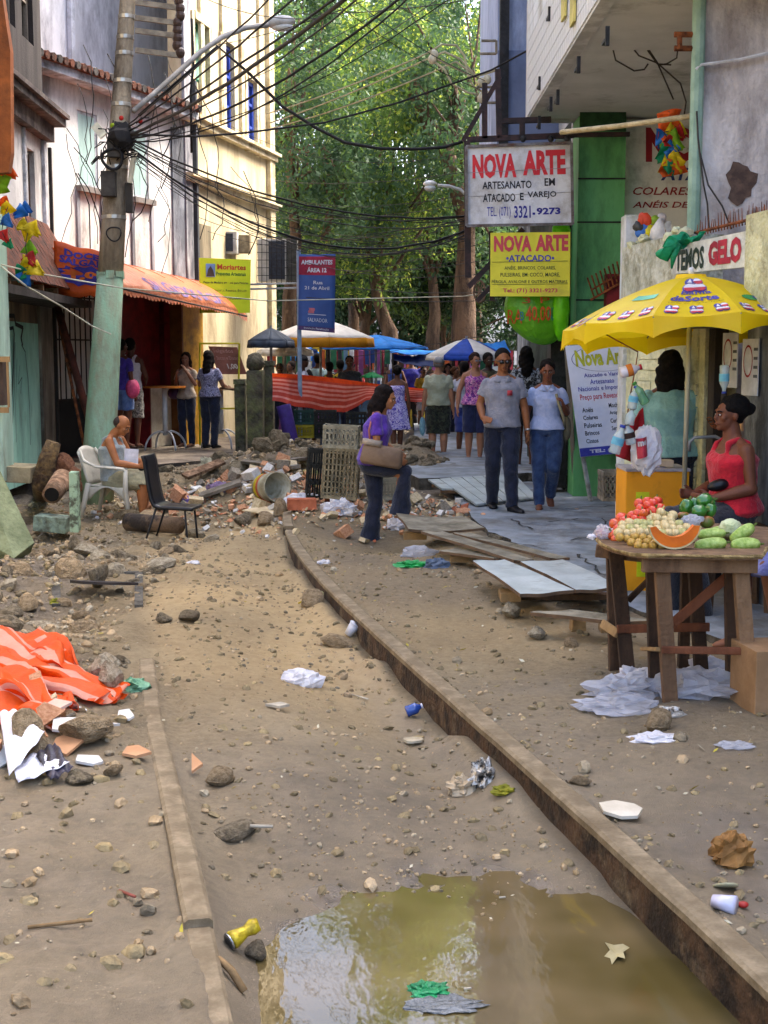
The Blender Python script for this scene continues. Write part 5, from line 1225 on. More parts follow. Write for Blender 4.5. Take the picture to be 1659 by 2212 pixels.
fabrb = M('canvas_royal', '#2350b8', '#1c429c', rough=.7, trans=.35, bump=.1); fabd = M('canvas_dark', '#3b4552', '#2c343f', rough=.8, trans=.1, bump=.1); fabg = M('canvas_green', '#1f9a56', '#178047', rough=.7, trans=.3, bump=.1)
parasol(692, 688, 25, 1.02, .36, [fabw], 'white market parasol with a yellow skirt behind the banner', rot=.2, hem=.17, hc=faby)
parasol(585, 708, 23, .40, .22, [fabd], 'small dark parasol beside the cream building corner')
parasol(615, 733, 26, .55, .22, [fabw], 'low white parasol under the dark parasol', hem=.1)
parasol(660, 746, 30, .40, .22, [fabb], 'small blue parasol behind the man in the black cap')
parasol(683, 749, 33, .38, .16, [M('canvas_sun', '#dfc21c', trans=.4)], 'small yellow parasol between the blue parasols')
parasol(812, 723, 28, 1.15, .26, [fabb], 'wide bright blue parasol right of the banner', rot=.3, hem=.04)
parasol(1008, 730, 26, .80, .34, [fabw, fabrb, fabw, fabrb, fabw, fabrb, fabw, fabrb], 'blue and white segmented parasol behind the cap man', rot=.15, hem=.09)
parasol(803, 803, 25, .21, .09, [fabg], 'small green parasol behind the orange net', hem=.02)
def tarp(pts, Y, dy, label, mat):
 a, b, c_, d = [W(*p, Y) for p in pts]; c_ += Vector((0,-dy,0)); d += Vector((0,-dy,0))
 q = MB(); q.grid(lambda s_, t_: (a.lerp(b, s_)).lerp(d.lerp(c_, s_), t_)+Vector((0,0,-.05*math.sin(PI*s_)-.03*math.sin(PI*t_)+.012*math.sin(20*s_))), 14, 6)
 return tag(q.build('tarpaulin', mat, None, True, solid=.004), label, 'tarpaulin')
tarp([(842,752),(1000,752),(1000,762),(842,763)], 30, 1.6, 'flat bright blue tarpaulin stretched over stalls in the centre', fabb)
tarp([(1030,738),(1090,735),(1092,762),(1030,765)], 28, 1.2, 'blue tarpaulin right of the segmented parasol', fabb)
tarp([(850,765),(930,762),(945,790),(850,778)], 28, 1.4, 'dark navy tarpaulin above the centre stalls', M('canvas_navy', '#1e2c55', '#16203f', trans=.1))
goodc = [M('goods'+c, c, rough=.7, bump=.1) for c in ('#7d2430','#1f3d7a','#c9b23a','#ccd0d4','#2a2a30','#b0552a','#2c6b4a','#8a4c86','#3f2b22','#5b7f9c')]
def stall(X, Y, wd, label, tone=(0,9), hgt=2.0):
 g0 = 0; t = E('market_stall', (X, Y, g0), label, 'market stall', None); rg = random.Random(int(X*100+Y*7))
 for sx in (-1, 1):
  for sy in (0, 1): MB().tube([(X+sx*wd/2, Y+sy*.8, g0), (X+sx*wd/2, Y+sy*.8, hgt)], .02, 6).build('post', metal_d, t)
 MB().box((X, Y+.4, .82), (wd, .8, .05)).build('counter', wood_b, t)
 MB().box((X, Y+.42, .4), (wd-.04, .7, .76)).build('skirt', goodc[rg.randint(*tone)], t)
 for z in (1.3, 1.85): MB().tube([(X-wd/2, Y+.05, z), (X+wd/2, Y+.05, z)], .012, 5).build('rail', metal_d, t)
 k = 0; x = X-wd/2+.08
 while x < X+wd/2-.05:
  l = rg.uniform(.25, .6); wdt = rg.uniform(.06, .16); q = MB(); q.box((x+wdt/2, Y+.04+rg.uniform(-.02,.02), 1.83-l/2), (wdt*.85, .03, l)); q.jitter(.01); q.build('hanging_goods', goodc[rg.randint(*tone)], t); x += wdt+.015
 x = X-wd/2+.06
 while x < X+wd/2-.1:
  s_ = rg.uniform(.08, .2); q = MB(); q.box((x+s_/2, Y+.2, .85+s_*.4), (s_*.9, .2, s_*.8)); q.jitter(.01); q.build('goods_pile', goodc[rg.randint(*tone)], t); x += s_+.02
 return t
for a in [(-1.9,28.5,1.4,'stall of dark hanging goods left of the banner pole'),(-.55,30,1.5,'stall with hanging bags behind the dark polo man'),(.35,31.5,1.3,'crowded stall in the centre behind the green parasol',(2,9)),(1.5,33,1.5,'stall under the flat blue tarpaulin'),(2.1,29.3,1.1,'stall under the segmented parasol'),(-1.2,35,1.6,'far stall with pale goods below the yellow parasol'),(2.9,35,1.6,'far stall on the right side of the market'),(.2,38,2.0,'farthest stall in the middle of the square')]: stall(*a)
# pillars and orange net barrier
mossy = M('mossy_stone', '#5f5a4c', '#38352c', sc=4, rough=.95, bump=.6, bs=16, grime='#6b7046', gsc=2.5, gamt=.5)
def gate_pillar(u0, u1, vt, vb, Y, label, ball=False):
 a = W(u0, vb, Y); b = W(u1, vt, Y); t = E('gate_pillar', ((a.x+b.x)/2, Y+.15, .05), label, 'pillar')
 MB().box(((a.x+b.x)/2, Y+.15, (b.z+.0)/2), (b.x-a.x, .32, b.z)).jitter(.008).build('shaft', mossy, t, bevel=.02)
 if ball: MB().ell(((a.x+b.x)/2, Y+.15, b.z+.12), ((b.x-a.x)*.55, .2, .17), 12, 8).jitter(.012).build('cap', mossy, t, True)
 else: MB().box(((a.x+b.x)/2, Y+.15, b.z+.04), ((b.x-a.x)*1.15, .38, .08)).build('cap', mossy, t)
 return t
gate_pillar(534, 567, 800, 975, 21.4, 'mossy gate pillar with a rounded cap in front of the cream building', True)
gate_pillar(570, 590, 790, 972, 21.8, 'narrow stone pillar tied to the orange net')
gate_pillar(508, 528, 830, 968, 21.9, 'low brown stone pillar nearest the yellow stand')
net = E('barrier_net', W(590, 870, 20.6), 'orange and white striped plastic net stretched between the pillar and the stepping woman', 'barrier')
ntop = [(588,806),(640,809),(700,814),(770,823),(835,832),(880,836),(917,840)]; nbot = [(588,866),(640,876),(700,888),(745,892),(790,866),(830,862),(880,868)] ; nbot.append((917,866)); ntop_u = [p[0] for p in ntop]
o_m = M('net_orange', '#e8521c', '#d8461a', rough=.5, trans=.4, sc=8, bump=.2); p_m = M('net_pale', '#e0988c', '#d68477', rough=.5, trans=.45, sc=8, bump=.2); d_m = M('net_red', '#c84a38', '#b8402f', rough=.5, trans=.4, sc=8, bump=.2)
def netp(s_, t_):
 u = 588+s_*(917-588); vt = np.interp(u, ntop_u, [p[1] for p in ntop]); vb = np.interp(u, [p[0] for p in nbot], [p[1] for p in nbot])
 v = vt+(vb-vt)*t_; return W(u, float(v), 20.6+3.6*max(0, s_-.1))+Vector((0, .10*math.sin(7*s_+3*t_)+.05*math.sin(23*s_)*t_, .012*math.sin(31*s_)*t_))
q = MB(); rows = 15
for j in range(rows):
 q.cur = [0,0,2,1,2,1,2,1,2,1,2,2,1,2,2][j]; q.grid(lambda a, b, j=j: netp(a, (j+b)/rows), 60, 1)
q.build('net', [o_m, p_m, d_m], net, True)
# banner on its pole
bn = E('banner', W(646, 900, 20.8), 'blue and red street banner on a pale pole reading AMBULANTES AREA 12', 'banner')
bn.location.z = .1
MB().tube([W(650,1010,20.9), W(647,760,20.9), W(645,540,20.9)], .035, 8).build('pole', M('pale_blue_pole', '#8fa3b8', '#76899c', rough=.5), bn)
PN = Panel(W(646,549,20.8), W(725,549,20.8), W(723,719,20.8), W(644,712,20.8))
q = MB(); q.grid(lambda a, b: PN(a, b)+Vector((0,.03*math.sin(5*a+2*b),0)), 8, 12); q.build('cloth', M('banner_blue', '#3d5a96', '#344f88', sc=2, bump=.05, rough=.6), bn, True, solid=.004)
PN2 = lambda a, b: PN(a, b)+Vector((0,.03*math.sin(5*a+2*b)-.006,0))
q = MB(); q.grid(lambda a, b: PN2(a, .03+b*.24), 8, 3); q.build('red_field', M('banner_red', '#a83248', bump=0), bn)
q = MB(); q.grid(lambda a, b: PN2(a, .945+b*.05), 8, 1); q.build('dark_strip', M('banner_dark', '#54406b', bump=0), bn)
wl_ = M('banner_white', '#d9dce4', bump=0)
for tx, s0, s1, t0, t1, bo in [('AMBULANTES', .06, .92, .075, .135, .035), ('ÁREA 12', .22, .76, .165, .235, .04), ('Rua', .40, .66, .345, .39, .02), ('21 de Abril', .16, .84, .415, .46, .02), ('SALVADOR', .26, .80, .83, .88, .0), ('Instalação Fiscalização', .16, .84, .955, .985, .0)]:
 letters(PN2, tx, s0, s1, t0, t1, wl_, bn, bold=bo, off=.006)
q = MB(); q.grid(lambda a, b: PN2(.26+a*.5, .78+b*.008), 4, 1); q.build('rule_line', wl_, bn)
q = MB(); q.grid(lambda a, b: PN2(.28+a*.16+.02*math.sin(6*b), .70+b*.07), 3, 3); q.build('small_emblem', M('emblem', '#c2707c', bump=0), bn)
# ================================================================ café front
aw_m = M('awning_orange', '#c9561c', '#b54a17', sc=3, rough=.4, bump=.15, bs=10, spec=.5, trans=.15); aw_b = M('awning_brown', '#c06d42', '#a85a36', sc=2, streak=2, rough=.32, bump=.2, bs=9, spec=.6, trans=.1)
aw = E('awning', (-3.6, 18.2, 2.5), 'orange barrel awning with scalloped hem over the café front', 'awning')
A0, A1, B0, B1 = Vector((-3.60,18.0,0)), Vector((-2.50,24.3,0)), Vector((-5.5,18.75,0)), Vector((-3.45,24.25,0))
zh0, zh1, zt0, zt1 = 2.62, 2.50, 3.28, 3.02
def awf(s_, t_):      # s along the street, t from wall to hem
 f = A0.lerp(A1, s_); b = B0.lerp(B1, s_); q = b.lerp(f, min(1, t_*1.02) if t_ < .98 else 1)
 zh = zh0+(zh1-zh0)*s_; zt = zt0+(zt1-zt0)*s_; z = zh+(zt-zh)*(1-t_**2.6)+.012*math.sin(s_*50)*t_
 e = 1-.25*max(0, s_-.85)/.15*t_; return Vector((q.x, q.y, z*1.0 if s_ < .86 else z-(s_-.86)*.6*t_))
q = MB(); q.grid(awf, 40, 14); q.build('canopy', aw_b, aw, True, solid=.006)
hem = MB()
for i in range(44):
 s0 = i/44; 
 def sc2(a, b, s0=s0): p = awf(s0+a/44, 1); return p+Vector((.01*b, 0, -.10*b*(.55+.45*math.sin(PI*a))))
 hem.grid(sc2, 4, 2)
hem.build('scalloped_hem', aw_b, aw, True)
def endf(a, b):       # a from wall to front along the near end, b down
 p = awf(0, a); zb = zh0-.02; return Vector((p.x, p.y-.004, p.z*(1-b)+zb*b))+Vector((0, .02*math.sin(9*a+3*b), 0))
q = MB(); q.grid(endf, 26, 8); q.build('end_panel', aw_m, aw, True)
q = MB()
for i in range(18):
 def sc3(a, b, i=i): p = endf((i+a)/18, 1); return p+Vector((0, -.004, -.11*b*(.5+.5*math.sin(PI*a))))
 q.grid(sc3, 4, 2)
q.build('scalloped_hem', aw_m, aw, True)
vio_a = M('awning_violet', '#3f3a92', rough=.6, bump=0)
MB().tube([A0+Vector((0,0,zh0)), A1+Vector((0,0,zh1-.08))], .015, 6).build('front_bar', metal_d, aw)
PE = Panel(W(118,524,18.0), W(262,560,18.0), W(262,648,18.0), W(118,640,18.0))
def pe(a, b):
 p = endf(.40+.6*a, b); return p
ptf = lambda a, b: Vector((0,0,0))
banner = E('banner', W(160, 560, 17.9), 'orange cloth banner DOCES SALGADOS with violet price splash hung on the awning end', 'banner')
PBn = Panel(W(116,520,17.85), W(266,556,17.75), W(266,640,17.75), W(116,640,17.85))
q = MB(); q.grid(lambda a, b: PBn(a, b)+Vector((0, .025*math.sin(7*a+6*b), .012*math.sin(14*a))), 20, 8); q.build('cloth', aw_m, banner, True, solid=.004)
pb2 = lambda a, b: PBn(a, b)+Vector((0, .025*math.sin(7*a+6*b)-.004, .012*math.sin(14*a)))
letters(pb2, 'DOCES', .15, .75, .10, .24, vio_a, banner, bold=.05, off=.008); letters(pb2, 'SALGADOS', .08, .98, .24, .38, vio_a, banner, bold=.05, off=.008)
spl = [(.5+.42*math.cos(t_)*(1+.13*(k % 2)), .58+.17*math.sin(t_)*(1+.25*(k % 2))) for k, t_ in enumerate([2*PI*i/30 for i in range(30)])]
q = MB(); q.add([pb2(a, b)+Vector((0,-.01,0)) for a, b in spl]+[pb2(.5,.58)+Vector((0,-.01,0))], [(i, (i+1) % 30, 30) for i in range(30)]); q.build('price_splash', vio_a, banner)
letters(pb2, '1,00', .26, .80, .49, .67, M('awning_text_orange', '#d9702a', bump=0), banner, bold=.05, off=.022)
def awt(a, b): return awf(.22+a*.62, .80+b*.17)
letters(awt, 'SALGADOS & CIA', .05, .95, .1, .95, M('faded_violet', '#6b5a86', bump=0), aw, bold=.03, off=.012, nrm=Vector((.4,-.6,.5)))
for k in range(7):
 s_ = .1+.13*k; pts = [awf(s_, .25+.09*j)+Vector((.01,-.01,.012)) for j in range(6)]
 MB().tube(pts, .006, 5).build('seam', aw_b, aw)
sm_ = E('sign', W(485, 600, 23.4), 'lime yellow Moriartes sign above the brown awning', 'sign')
PM_ = Panel(W(432,557,23.3), W(542,561,23.9), W(540,676,23.9), W(434,676,23.3))
PM_.slab(MB(), .04).build('board', M('lime_board', '#b9cc2a', '#adbf24', sc=2, bump=.02, rough=.5), sm_)
for tx, s0, s1, t0, t1, mt, bo in [('Moriartes', .33, .90, .10, .20, M('mori_red', '#b8482c', bump=0), .03), ('Presentes Artesanais', .31, .90, .24, .31, M('mori_green', '#1f5a2c', bump=0), .02), ('Peças de Madeira em geral para Pinturas', .06, .95, .42, .47, blk_s, .02), ('e Artesanato, Resinas, Biscuit', .10, .92, .56, .61, blk_s, .0), ('Feltro e Tecidos', .2, .8, .70, .75, blk_s, .0)]:
 letters(PM_, tx, s0, s1, t0, t1, mt, sm_, bold=bo, nrm=PM_.n)
q = MB(); q.add([PM_(a, b)+PM_.n*.004 for a, b in ((.11,.10),(.29,.10),(.29,.34),(.11,.34))], [(0,1,2,3)]); q.build('picture', M('pic_blue', '#6f8fc0', bump=0), sm_)
q = MB(); q.add([PM_(a, b)+PM_.n*.006 for a, b in ((.12,.33),(.15,.20),(.2,.14),(.25,.22),(.28,.33))], [(0,1,2,3,4)]); q.build('picture_hill', M('pic_hill', '#4a4038', bump=0), sm_)
# air conditioners
acm = M('ac_white', '#c6c4bb', '#a9a69c', sc=4, rough=.5, bump=.05); acd = M('ac_dark', '#343a46', '#252a33', sc=20, rough=.6)
ac1 = E('air_conditioner', W(505, 525, 26.0), 'small window air conditioner with open case on the cream wall', 'air conditioner')
a, b = W(487, 548, 26.2), W(512, 500, 26.2); MB().box(((a.x+b.x)/2, 26.35, (a.z+b.z)/2), (b.x-a.x, .4, b.z-a.z)).build('case', acm, ac1, bevel=.01)
MB().box(((a.x+b.x)/2-.03, 26.14, (a.z+b.z)/2), ((b.x-a.x)*.6, .03, (b.z-a.z)*.8)).build('grille', acd, ac1)
c = W(527, 528, 26.6); MB().box(c, (.26, .3, .34)).build('rear_case', M('ac_tan', '#8d7f63', '#6d6049', sc=9), ac1)
ac2 = E('air_conditioner', W(598, 560, 27.0), 'large caged air conditioner unit hanging at the cream building corner', 'air conditioner')
a, b = W(557, 608, 27), W(617, 516, 27); cc = (a+b)/2; MB().box((cc.x, 27.22, cc.z), (b.x-a.x, .42, b.z-a.z)).build('case', acm, ac2, bevel=.01)
fa, fb_ = W(581, 603, 27), W(615, 521, 27); MB().box(((fa.x+fb_.x)/2, 26.99, (fa.z+fb_.z)/2), (fb_.x-fa.x, .03, fb_.z-fa.z)).build('fan_grille', acd, ac2)
sa, sb_ = W(619, 608, 27), W(641, 512, 27); MB().box(((sa.x+sb_.x)/2, 27.3, (sa.z+sb_.z)/2), (sb_.x-sa.x-.02, .5, sb_.z-sa.z)).build('side_panel', M('ac_side', '#4b4c48', '#37382f', sc=12), ac2)
for k in range(9):
 u = 555+k*10.7; MB().tube([W(u,612,26.85), W(u,512,26.85)], .007, 5).build('cage_bar', metal_d, ac2)
for k in range(7):
 v = 512+k*16.6; MB().tube([W(555,v,26.85), W(641,v,26.85)], .007, 5).build('cage_bar', metal_d, ac2)
for v in (612, 622): MB().tube([W(520,v+3,26.8), W(640,v,26.8)], .022, 6).build('support_bar', metal_g, ac2)
# brown sloped board and yellow frame stand
ys = E('display_frame', G(480, 968, .13), 'thin yellow metal frame stand with a brown price board in front of the cream wall', 'stand')
ym = M('yellow_bar', '#b9b024', '#99901c', rough=.6, bump=0); Yf = 22.4
for a, b in (((430,742),(517,742)), ((517,742),(515,882)), ((432,742),(430,885)), ((432,884),(516,882)), ((432,885),(432,962)), ((512,882),(512,925))): MB().tube([W(*a, Yf), W(*b, Yf)], .018, 6).build('bar', ym, ys)
PBr = Panel(W(450,748,Yf+.2), W(512,750,Yf+.2), W(533,808,Yf+.15), W(472,808,Yf+.15)); PBr.slab(MB(), .03).build('price_board', M('brown_board', '#8a5847', '#6d4436', sc=3), ys)
pal = M('pale_print', '#b98c80', bump=0)
letters(PBr, 'Salgados', .1, .8, .08, .26, pal, ys, bold=.0, nrm=PBr.n); letters(PBr, 'Sucos e Doces', .15, .9, .34, .48, pal, ys, bold=.0, nrm=PBr.n); letters(PBr, '1,00', .42, .78, .62, .84, M('cream_print', '#d9c9b9', bump=0), ys, bold=.03, nrm=PBr.n)
PBr2 = MB().beam(W(483,838,Yf-.1), W(512,842,Yf-.3), .18, .03).build('shelf', wood_b, ys)
# cafe bar table
def bar_table(u, vt, vb, Y, label, top, rad):
 c = W(u, vb, Y); zt = W(u, vt, Y).z; t = E('bar_table', (c.x, Y, c.z), label, 'table')
 q = MB(); q.tube([(c.x,Y,zt-.03), (c.x,Y,zt)], rad, 28); q.build('table_top', top, t, False)
 wm = M('white_enamel', '#cfd2d4', '#b9bcbe', rough=.35, bump=0)
 q = MB(); q.tube([(c.x,Y,c.z+.25), (c.x,Y,zt-.03)], .045, 12); q.build('column', wm, t, True)
 for k in range(4):
  a = R(35+90*k); e = Vector((math.cos(a), math.sin(a), 0)); pts = [Vector((c.x,Y,c.z+.30))+e*.03]
  for j in range(1, 9): b = PI/2*j/8; pts.append(Vector((c.x,Y,c.z))+e*(.05+.33*math.sin(b))+Vector((0,0,.32*math.cos(b)+.005)))
  q = MB().tube(pts, .018, 7); q.build('leg', wm, t, True)
 return t
bar_table(358, 834, 972, 22.4, 'tall round bar table with orange top and arched white legs in the café', M('orange_top', '#c97a2e', rough=.5), .36)
bar_table(478, 838, 968, 22.9, 'second bar table mostly hidden behind the two chatting women', M('tan_top', '#a07848', rough=.5), .3)
# leaning rusty ladders/poles
for i, (a, b, r_) in enumerate([((118,640),(212,975),.05),((122,668),(186,985),.022),((128,700),(208,978),.022)]):
 t_ = tube_obj('iron_bar', [W(*a, 18.9), W(*b, 18.3)], r_, rust if i else M('dark_rust', '#5c2f22', '#3d2119', sc=9), ['thick dark rusty bar leaning on the white shutter', 'thin rusty bar leaning on the shutter, nearest the teal wall', 'thin rusty bar leaning between the other two bars'][i], 'bar', n=8)
# ================================================================ people
def remesh(mb, vox, smooth=4, name='body'):
 me = bpy.data.meshes.new('tmp'); me.from_pydata(mb.v, [], mb.f); me.update()
 bmx = bmesh.new(); bmx.from_mesh(me); bmesh.ops.recalc_face_normals(bmx, faces=bmx.faces); bmx.to_mesh(me); bmx.free()
 o = bpy.data.objects.new('tmp', me); C.collection.objects.link(o)
 m = o.modifiers.new('r', 'REMESH'); m.mode = 'VOXEL'; m.voxel_size = vox; m.use_smooth_shade = True
 if smooth: s_ = o.modifiers.new('s', 'SMOOTH'); s_.factor = .5; s_.iterations = smooth
 dg = bpy.context.evaluated_depsgraph_get(); r = bpy.data.meshes.new_from_object(o.evaluated_get(dg)); r.name = name
 bpy.data.objects.remove(o); bpy.data.meshes.remove(me)
 r.polygons.foreach_set('use_smooth', [True]*len(r.polygons)); return r
def wrinkle(me, amp, sc=18, seed=0):
 n = len(me.vertices); a = np.empty(n*3); me.vertices.foreach_get('co', a); a = a.reshape(-1,3)
 nr = np.empty(n*3); me.vertices.foreach_get('normal', nr); nr = nr.reshape(-1,3)
 k = np.sin(a[:,2]*sc*1.9+3*np.sin(a[:,0]*sc*.6+seed)+2*np.sin(a[:,1]*sc*.7))*.6+vn(a[:,0]*1+seed, a[:,2]+a[:,1], sc*.8)*1.4
 a += nr*(amp*k)[:,None]; me.vertices.foreach_set('co', a.ravel()); me.update()
SK = {}
def skin(c):
 return M('skin_'+c, c, rough=.55, var=.22, sc=14, bump=.12, bs=70, spec=.3, mix=(.3,.7))
def cloth(name, c, c2=None, **k):
 kw = dict(rough=.9, var=.30, sc=9, bump=.4, bs=45, sheen=.2); kw.update(k); return M('cloth_'+name, c, c2, **kw)
def V(*a): return Vector(a)
BASE = dict(hip=(0,0,.93), nb=(0,.01,1.47), head=(0,-.015,1.625), sL=(-.165,.01,1.385), sR=(.165,.01,1.385), eL=(-.215,.03,1.12), eR=(.215,.03,1.12),
   wL=(-.235,-.03,.875), wR=(.235,-.03,.875), hL=(-.085,0,.91), hR=(.085,0,.91), kL=(-.095,-.02,.50), kR=(.095,-.02,.50), aL=(-.095,.03,.085), aR=(.095,.03,.085))
def person(label, loc, rz=0, Hh_=1.7, pose=None, sk='#8a5a3c', top=None, bottom=None, hair=('short', '#17120f'), shoes=None, fat=1.0, fem=False, near=False, look=0, nod=0, group=None, foot=(0,0), extras=None, grip=None):
 J = {k: Vector(v) for k, v in BASE.items()}
 for k, v in (pose or {}).items():
  if k in J: J[k] = Vector(v)
 s = Hh_/1.745; t = E('person', loc, label, 'person', group, rz)
 vox = (.0075 if near else .0125)*s
 spine = J['nb']-J['hip']; T = lambda k: J['hip']+spine*k
 ax = (J['sR']-J['sL']).normalized(); hx = (J['hR']-J['hL']).normalized()
 if fem: prof = [(-.10,.135,.10),(0,.178,.122),(.14,.165,.112),(.32,.128,.095),(.5,.138,.105),(.70,.150,.115),(.86,.142,.085),(.93,.100,.072),(1.0,.052,.052)]
 else: prof = [(-.10,.13,.10),(0,.162,.115),(.18,.152,.112),(.36,.148,.108),(.55,.162,.115),(.74,.175,.115),(.87,.156,.088),(.94,.108,.074),(1.0,.058,.058)]
 def fw(k): return fat if k < .8 else 1+(fat-1)*.4
 def tring(k, a, b, inf, n=18):
  x = hx.lerp(ax, min(1, max(0, k))).normalized(); z = spine.normalized(); y = z.cross(x).normalized(); c = T(k)
  return [c+x*math.cos(2*PI*i/n)*(a*fw(k)+inf)+y*math.sin(2*PI*i/n)*(b*(fw(k)**1.3)+inf) for i in range(n)]
 def interp_prof(k):
  for p, q in zip(prof[:-1], prof[1:]):
   if p[0] <= k <= q[0]: f = (k-p[0])/(q[0]-p[0]); return p[1]+(q[1]-p[1])*f, p[2]+(q[2]-p[2])*f
  return prof[-1][1:] if k > 1 else prof[0][1:]
 def torso(mb, k0, k1, inf, flare=0):
  ks = [k0]+[p[0] for p in prof if k0 < p[0] < k1]+[k1]
  mb.loft([tring(k, *interp_prof(k), inf+(flare*(1-(k-k0)/.3) if k < k0+.3 else 0)) for k in ks])
 def limb(mb, pts, rs, ell=None): mb.tube(pts, rs, 12); [mb.ell(p, (r,)*3, 10, 7) for p, r in zip(pts, rs)]
 ff = 1+(fat-1)*.7
 la = (.085*ff, .062*ff, .045); aa = (.05*ff, .04*ff, .028) if not fem else (.047*ff, .038*ff, .025)
 nbd = MB(); torso(nbd, -.10, 1.0, 0)
 for S in 'LR': nbd.tube([J['nb']+V(0,.01,.0), J['nb'].lerp(J['s'+S], .5)+V(0,0,.012), J['s'+S]], [.040,.040,.042], 10)
 for S in 'LR':
  limb(nbd, [J['s'+S], J['e'+S], J['w'+S]], [aa[0], aa[1], aa[2]])
  mid = (J['e'+S]*.65+J['w'+S]*.35); limb(nbd, [J['e'+S], mid, J['w'+S]], [aa[1], aa[1]*.98, aa[2]])
  limb(nbd, [J['h'+S], J['k'+S]], [la[0]*1.05, la[1]])
  calf = J['k'+S]*.68+J['a'+S]*.32; limb(nbd, [J['k'+S], calf+V(0,.012,0), J['a'+S]], [la[1]*.95, la[1]*.98, la[2]*.82])
  if fem: nbd.ell(T(.66)+ax*(.07 if S == 'R' else -.07)+V(0,-.078*fat,0), (.06,.048,.06), 12, 8)
  # foot
  yaw = foot[0 if S == 'L' else 1]; fd = Matrix.Rotation(yaw, 3, 'Z') @ V(0,-1,0); a = J['a'+S]
  pit = (pose or {}).get('tip'+S, 0); dn = V(0,0,-1)
  if pit: q_ = Matrix.Rotation(pit, 3, fd.cross(V(0,0,1))); fd2 = q_ @ fd; dn = q_ @ dn
  else: fd2 = fd
  nbd.tube([a-fd2*.045+dn*.045, a+fd2*.03+dn*.04, a+fd2*.10+dn*.055, a+fd2*.165+dn*.065, a+fd2*.19+dn*.068], [.032,.04,.042,.036,.018], 10, ry=[.032,.04,.028,.018,.011], upv=(0,0,1))
  # hand
  w_ = J['w'+S]; d = (w_-J['e'+S]).normalized()
  hd = (pose or {}).get('hd'+S); d = Vector(hd).normalized() if hd else d
  pn = (pose or {}).get('pn'+S); side = V(1,0,0) if not pn else Vector(pn)
  pn_ = (side-d*side.dot(d)).normalized() if abs(d.dot(side.normalized())) < .97 else V(0,1,0)   # palm normal
  acr = d.cross(pn_).normalized()
  curl = (pose or {}).get('curl'+S, .5); inn = pn_*(-1 if S == 'R' else 1)
  nbd.tube([w_-d*.01, w_+d*.03, w_+d*.085], [.026,.036,.038], 10, ry=[.022,.017,.014], upv=tuple(pn_))
  for i in range(4):
   b0 = w_+d*.078+acr*(.027-.018*i); L_ = (.070,.078,.073,.058)[i]; p = [b0]
   dd_ = d.copy(); ang = curl*.55
   for j in range(3):
    dd_ = (dd_*math.cos(ang)+inn*math.sin(ang)).normalized(); inn2 = inn
    p.append(p[-1]+dd_*L_*(.42,.32,.26)[j])
   nbd.tube(p, [.0098,.0092,.0085,.007], 7)
  nbd.tube([w_+d*.02+acr*.022, w_+d*.055+acr*.050+inn*.012, w_+d*.085+acr*.055+inn*.025], [.014,.0115,.009], 7)
 # head
 hc = J['head']; rot = Matrix.Rotation(look, 3, 'Z') @ Matrix.Rotation(nod, 3, 'X'); RH = lambda x, y, z: hc+rot @ V(x, y, z)
 nbd.tube([J['nb']-spine.normalized()*.04, J['nb']+(hc-J['nb'])*.3, hc+V(0,.01,-.03)], [.062*(1+(fat-1)*.5),.053*(1+(fat-1)*.5),.05], 12)
 nbd.ell(RH(0,.012,.022), (.076,.095,.092), 16, 12, rot); nbd.ell(RH(0,-.022,-.045), (.056,.066,.070), 14, 10, rot)
 nbd.ell(RH(0,-.068,-.088), (.026,.022,.022), 10, 7, rot)
 nbd.tube([RH(0,-.083,.012), RH(0,-.101,-.025), RH(0,-.088,-.040)], [.010,.016,.013], 8)
 nbd.ell(RH(0,-.086,-.060), (.024,.012,.010), 9, 6, rot)
 nbd.ell(RH(0,-.082,.028), (.045,.014,.012), 9, 6, rot)
 for sx in (-1, 1): nbd.ell(RH(sx*.077,.012,-.012), (.011,.018,.030), 9, 7, rot); nbd.ell(RH(sx*.042,-.062,-.022), (.022,.02,.022), 9, 6, rot)
 for a in (nbd,): a.v = [(p[0]*s, p[1]*s, p[2]*s) for p in a.v]
 me = remesh(nbd, vox, 3); me.materials.append(skin(sk)); bo = bpy.data.objects.new('body', me); C.collection.objects.link(bo); bo.parent = t
 def piece(name, mb, mat, amp=.0, vx=None, sm_=4, raw=False):
  mb.v = [(p[0]*s, p[1]*s, p[2]*s) for p in mb.v]
  if raw: return mb.build(name, mat, t, True, local=True)
  m2 = remesh(mb, vx or vox*1.15, sm_, name)
  if amp: wrinkle(m2, amp, seed=len(label))
  m2.materials.append(mat); o = bpy.data.objects.new(name, m2); C.collection.objects.link(o); o.parent = t; return o
 # face details
 eye = M('eye_dark', '#120d0b', rough=.25, bump=0); lip = M('lip_'+sk, '#6e3a33', rough=.5, bump=0); wht = M('eye_white', '#c9c2b8', rough=.4, bump=0)
 for sx in (-1, 1):
  piece('eye', MB().ell(RH(sx*.031,-.0855,-.001), (.0125,.007,.0065), 8, 6, rot), wht, raw=True)
  piece('iris', MB().ell(RH(sx*.031,-.0905,-.001), (.0062,.004,.0062), 8, 6, rot), eye, raw=True)
  piece('eyebrow', MB().tube([RH(sx*.014,-.093,.020), RH(sx*.033,-.091,.025), RH(sx*.050,-.078,.019)], .0042, 6), M('brow', '#17100c', bump=0), raw=True)
 piece('mouth', MB().ell(RH(0,-.0955,-.060), (.021,.005,.0055), 10, 6, rot), lip, raw=True)
 hk, hcol = hair[0], hair[1]; hm = M('hair_'+hcol, hcol, var=.6, sc=45, rough=.85, bump=1, bs=110, spec=.15)
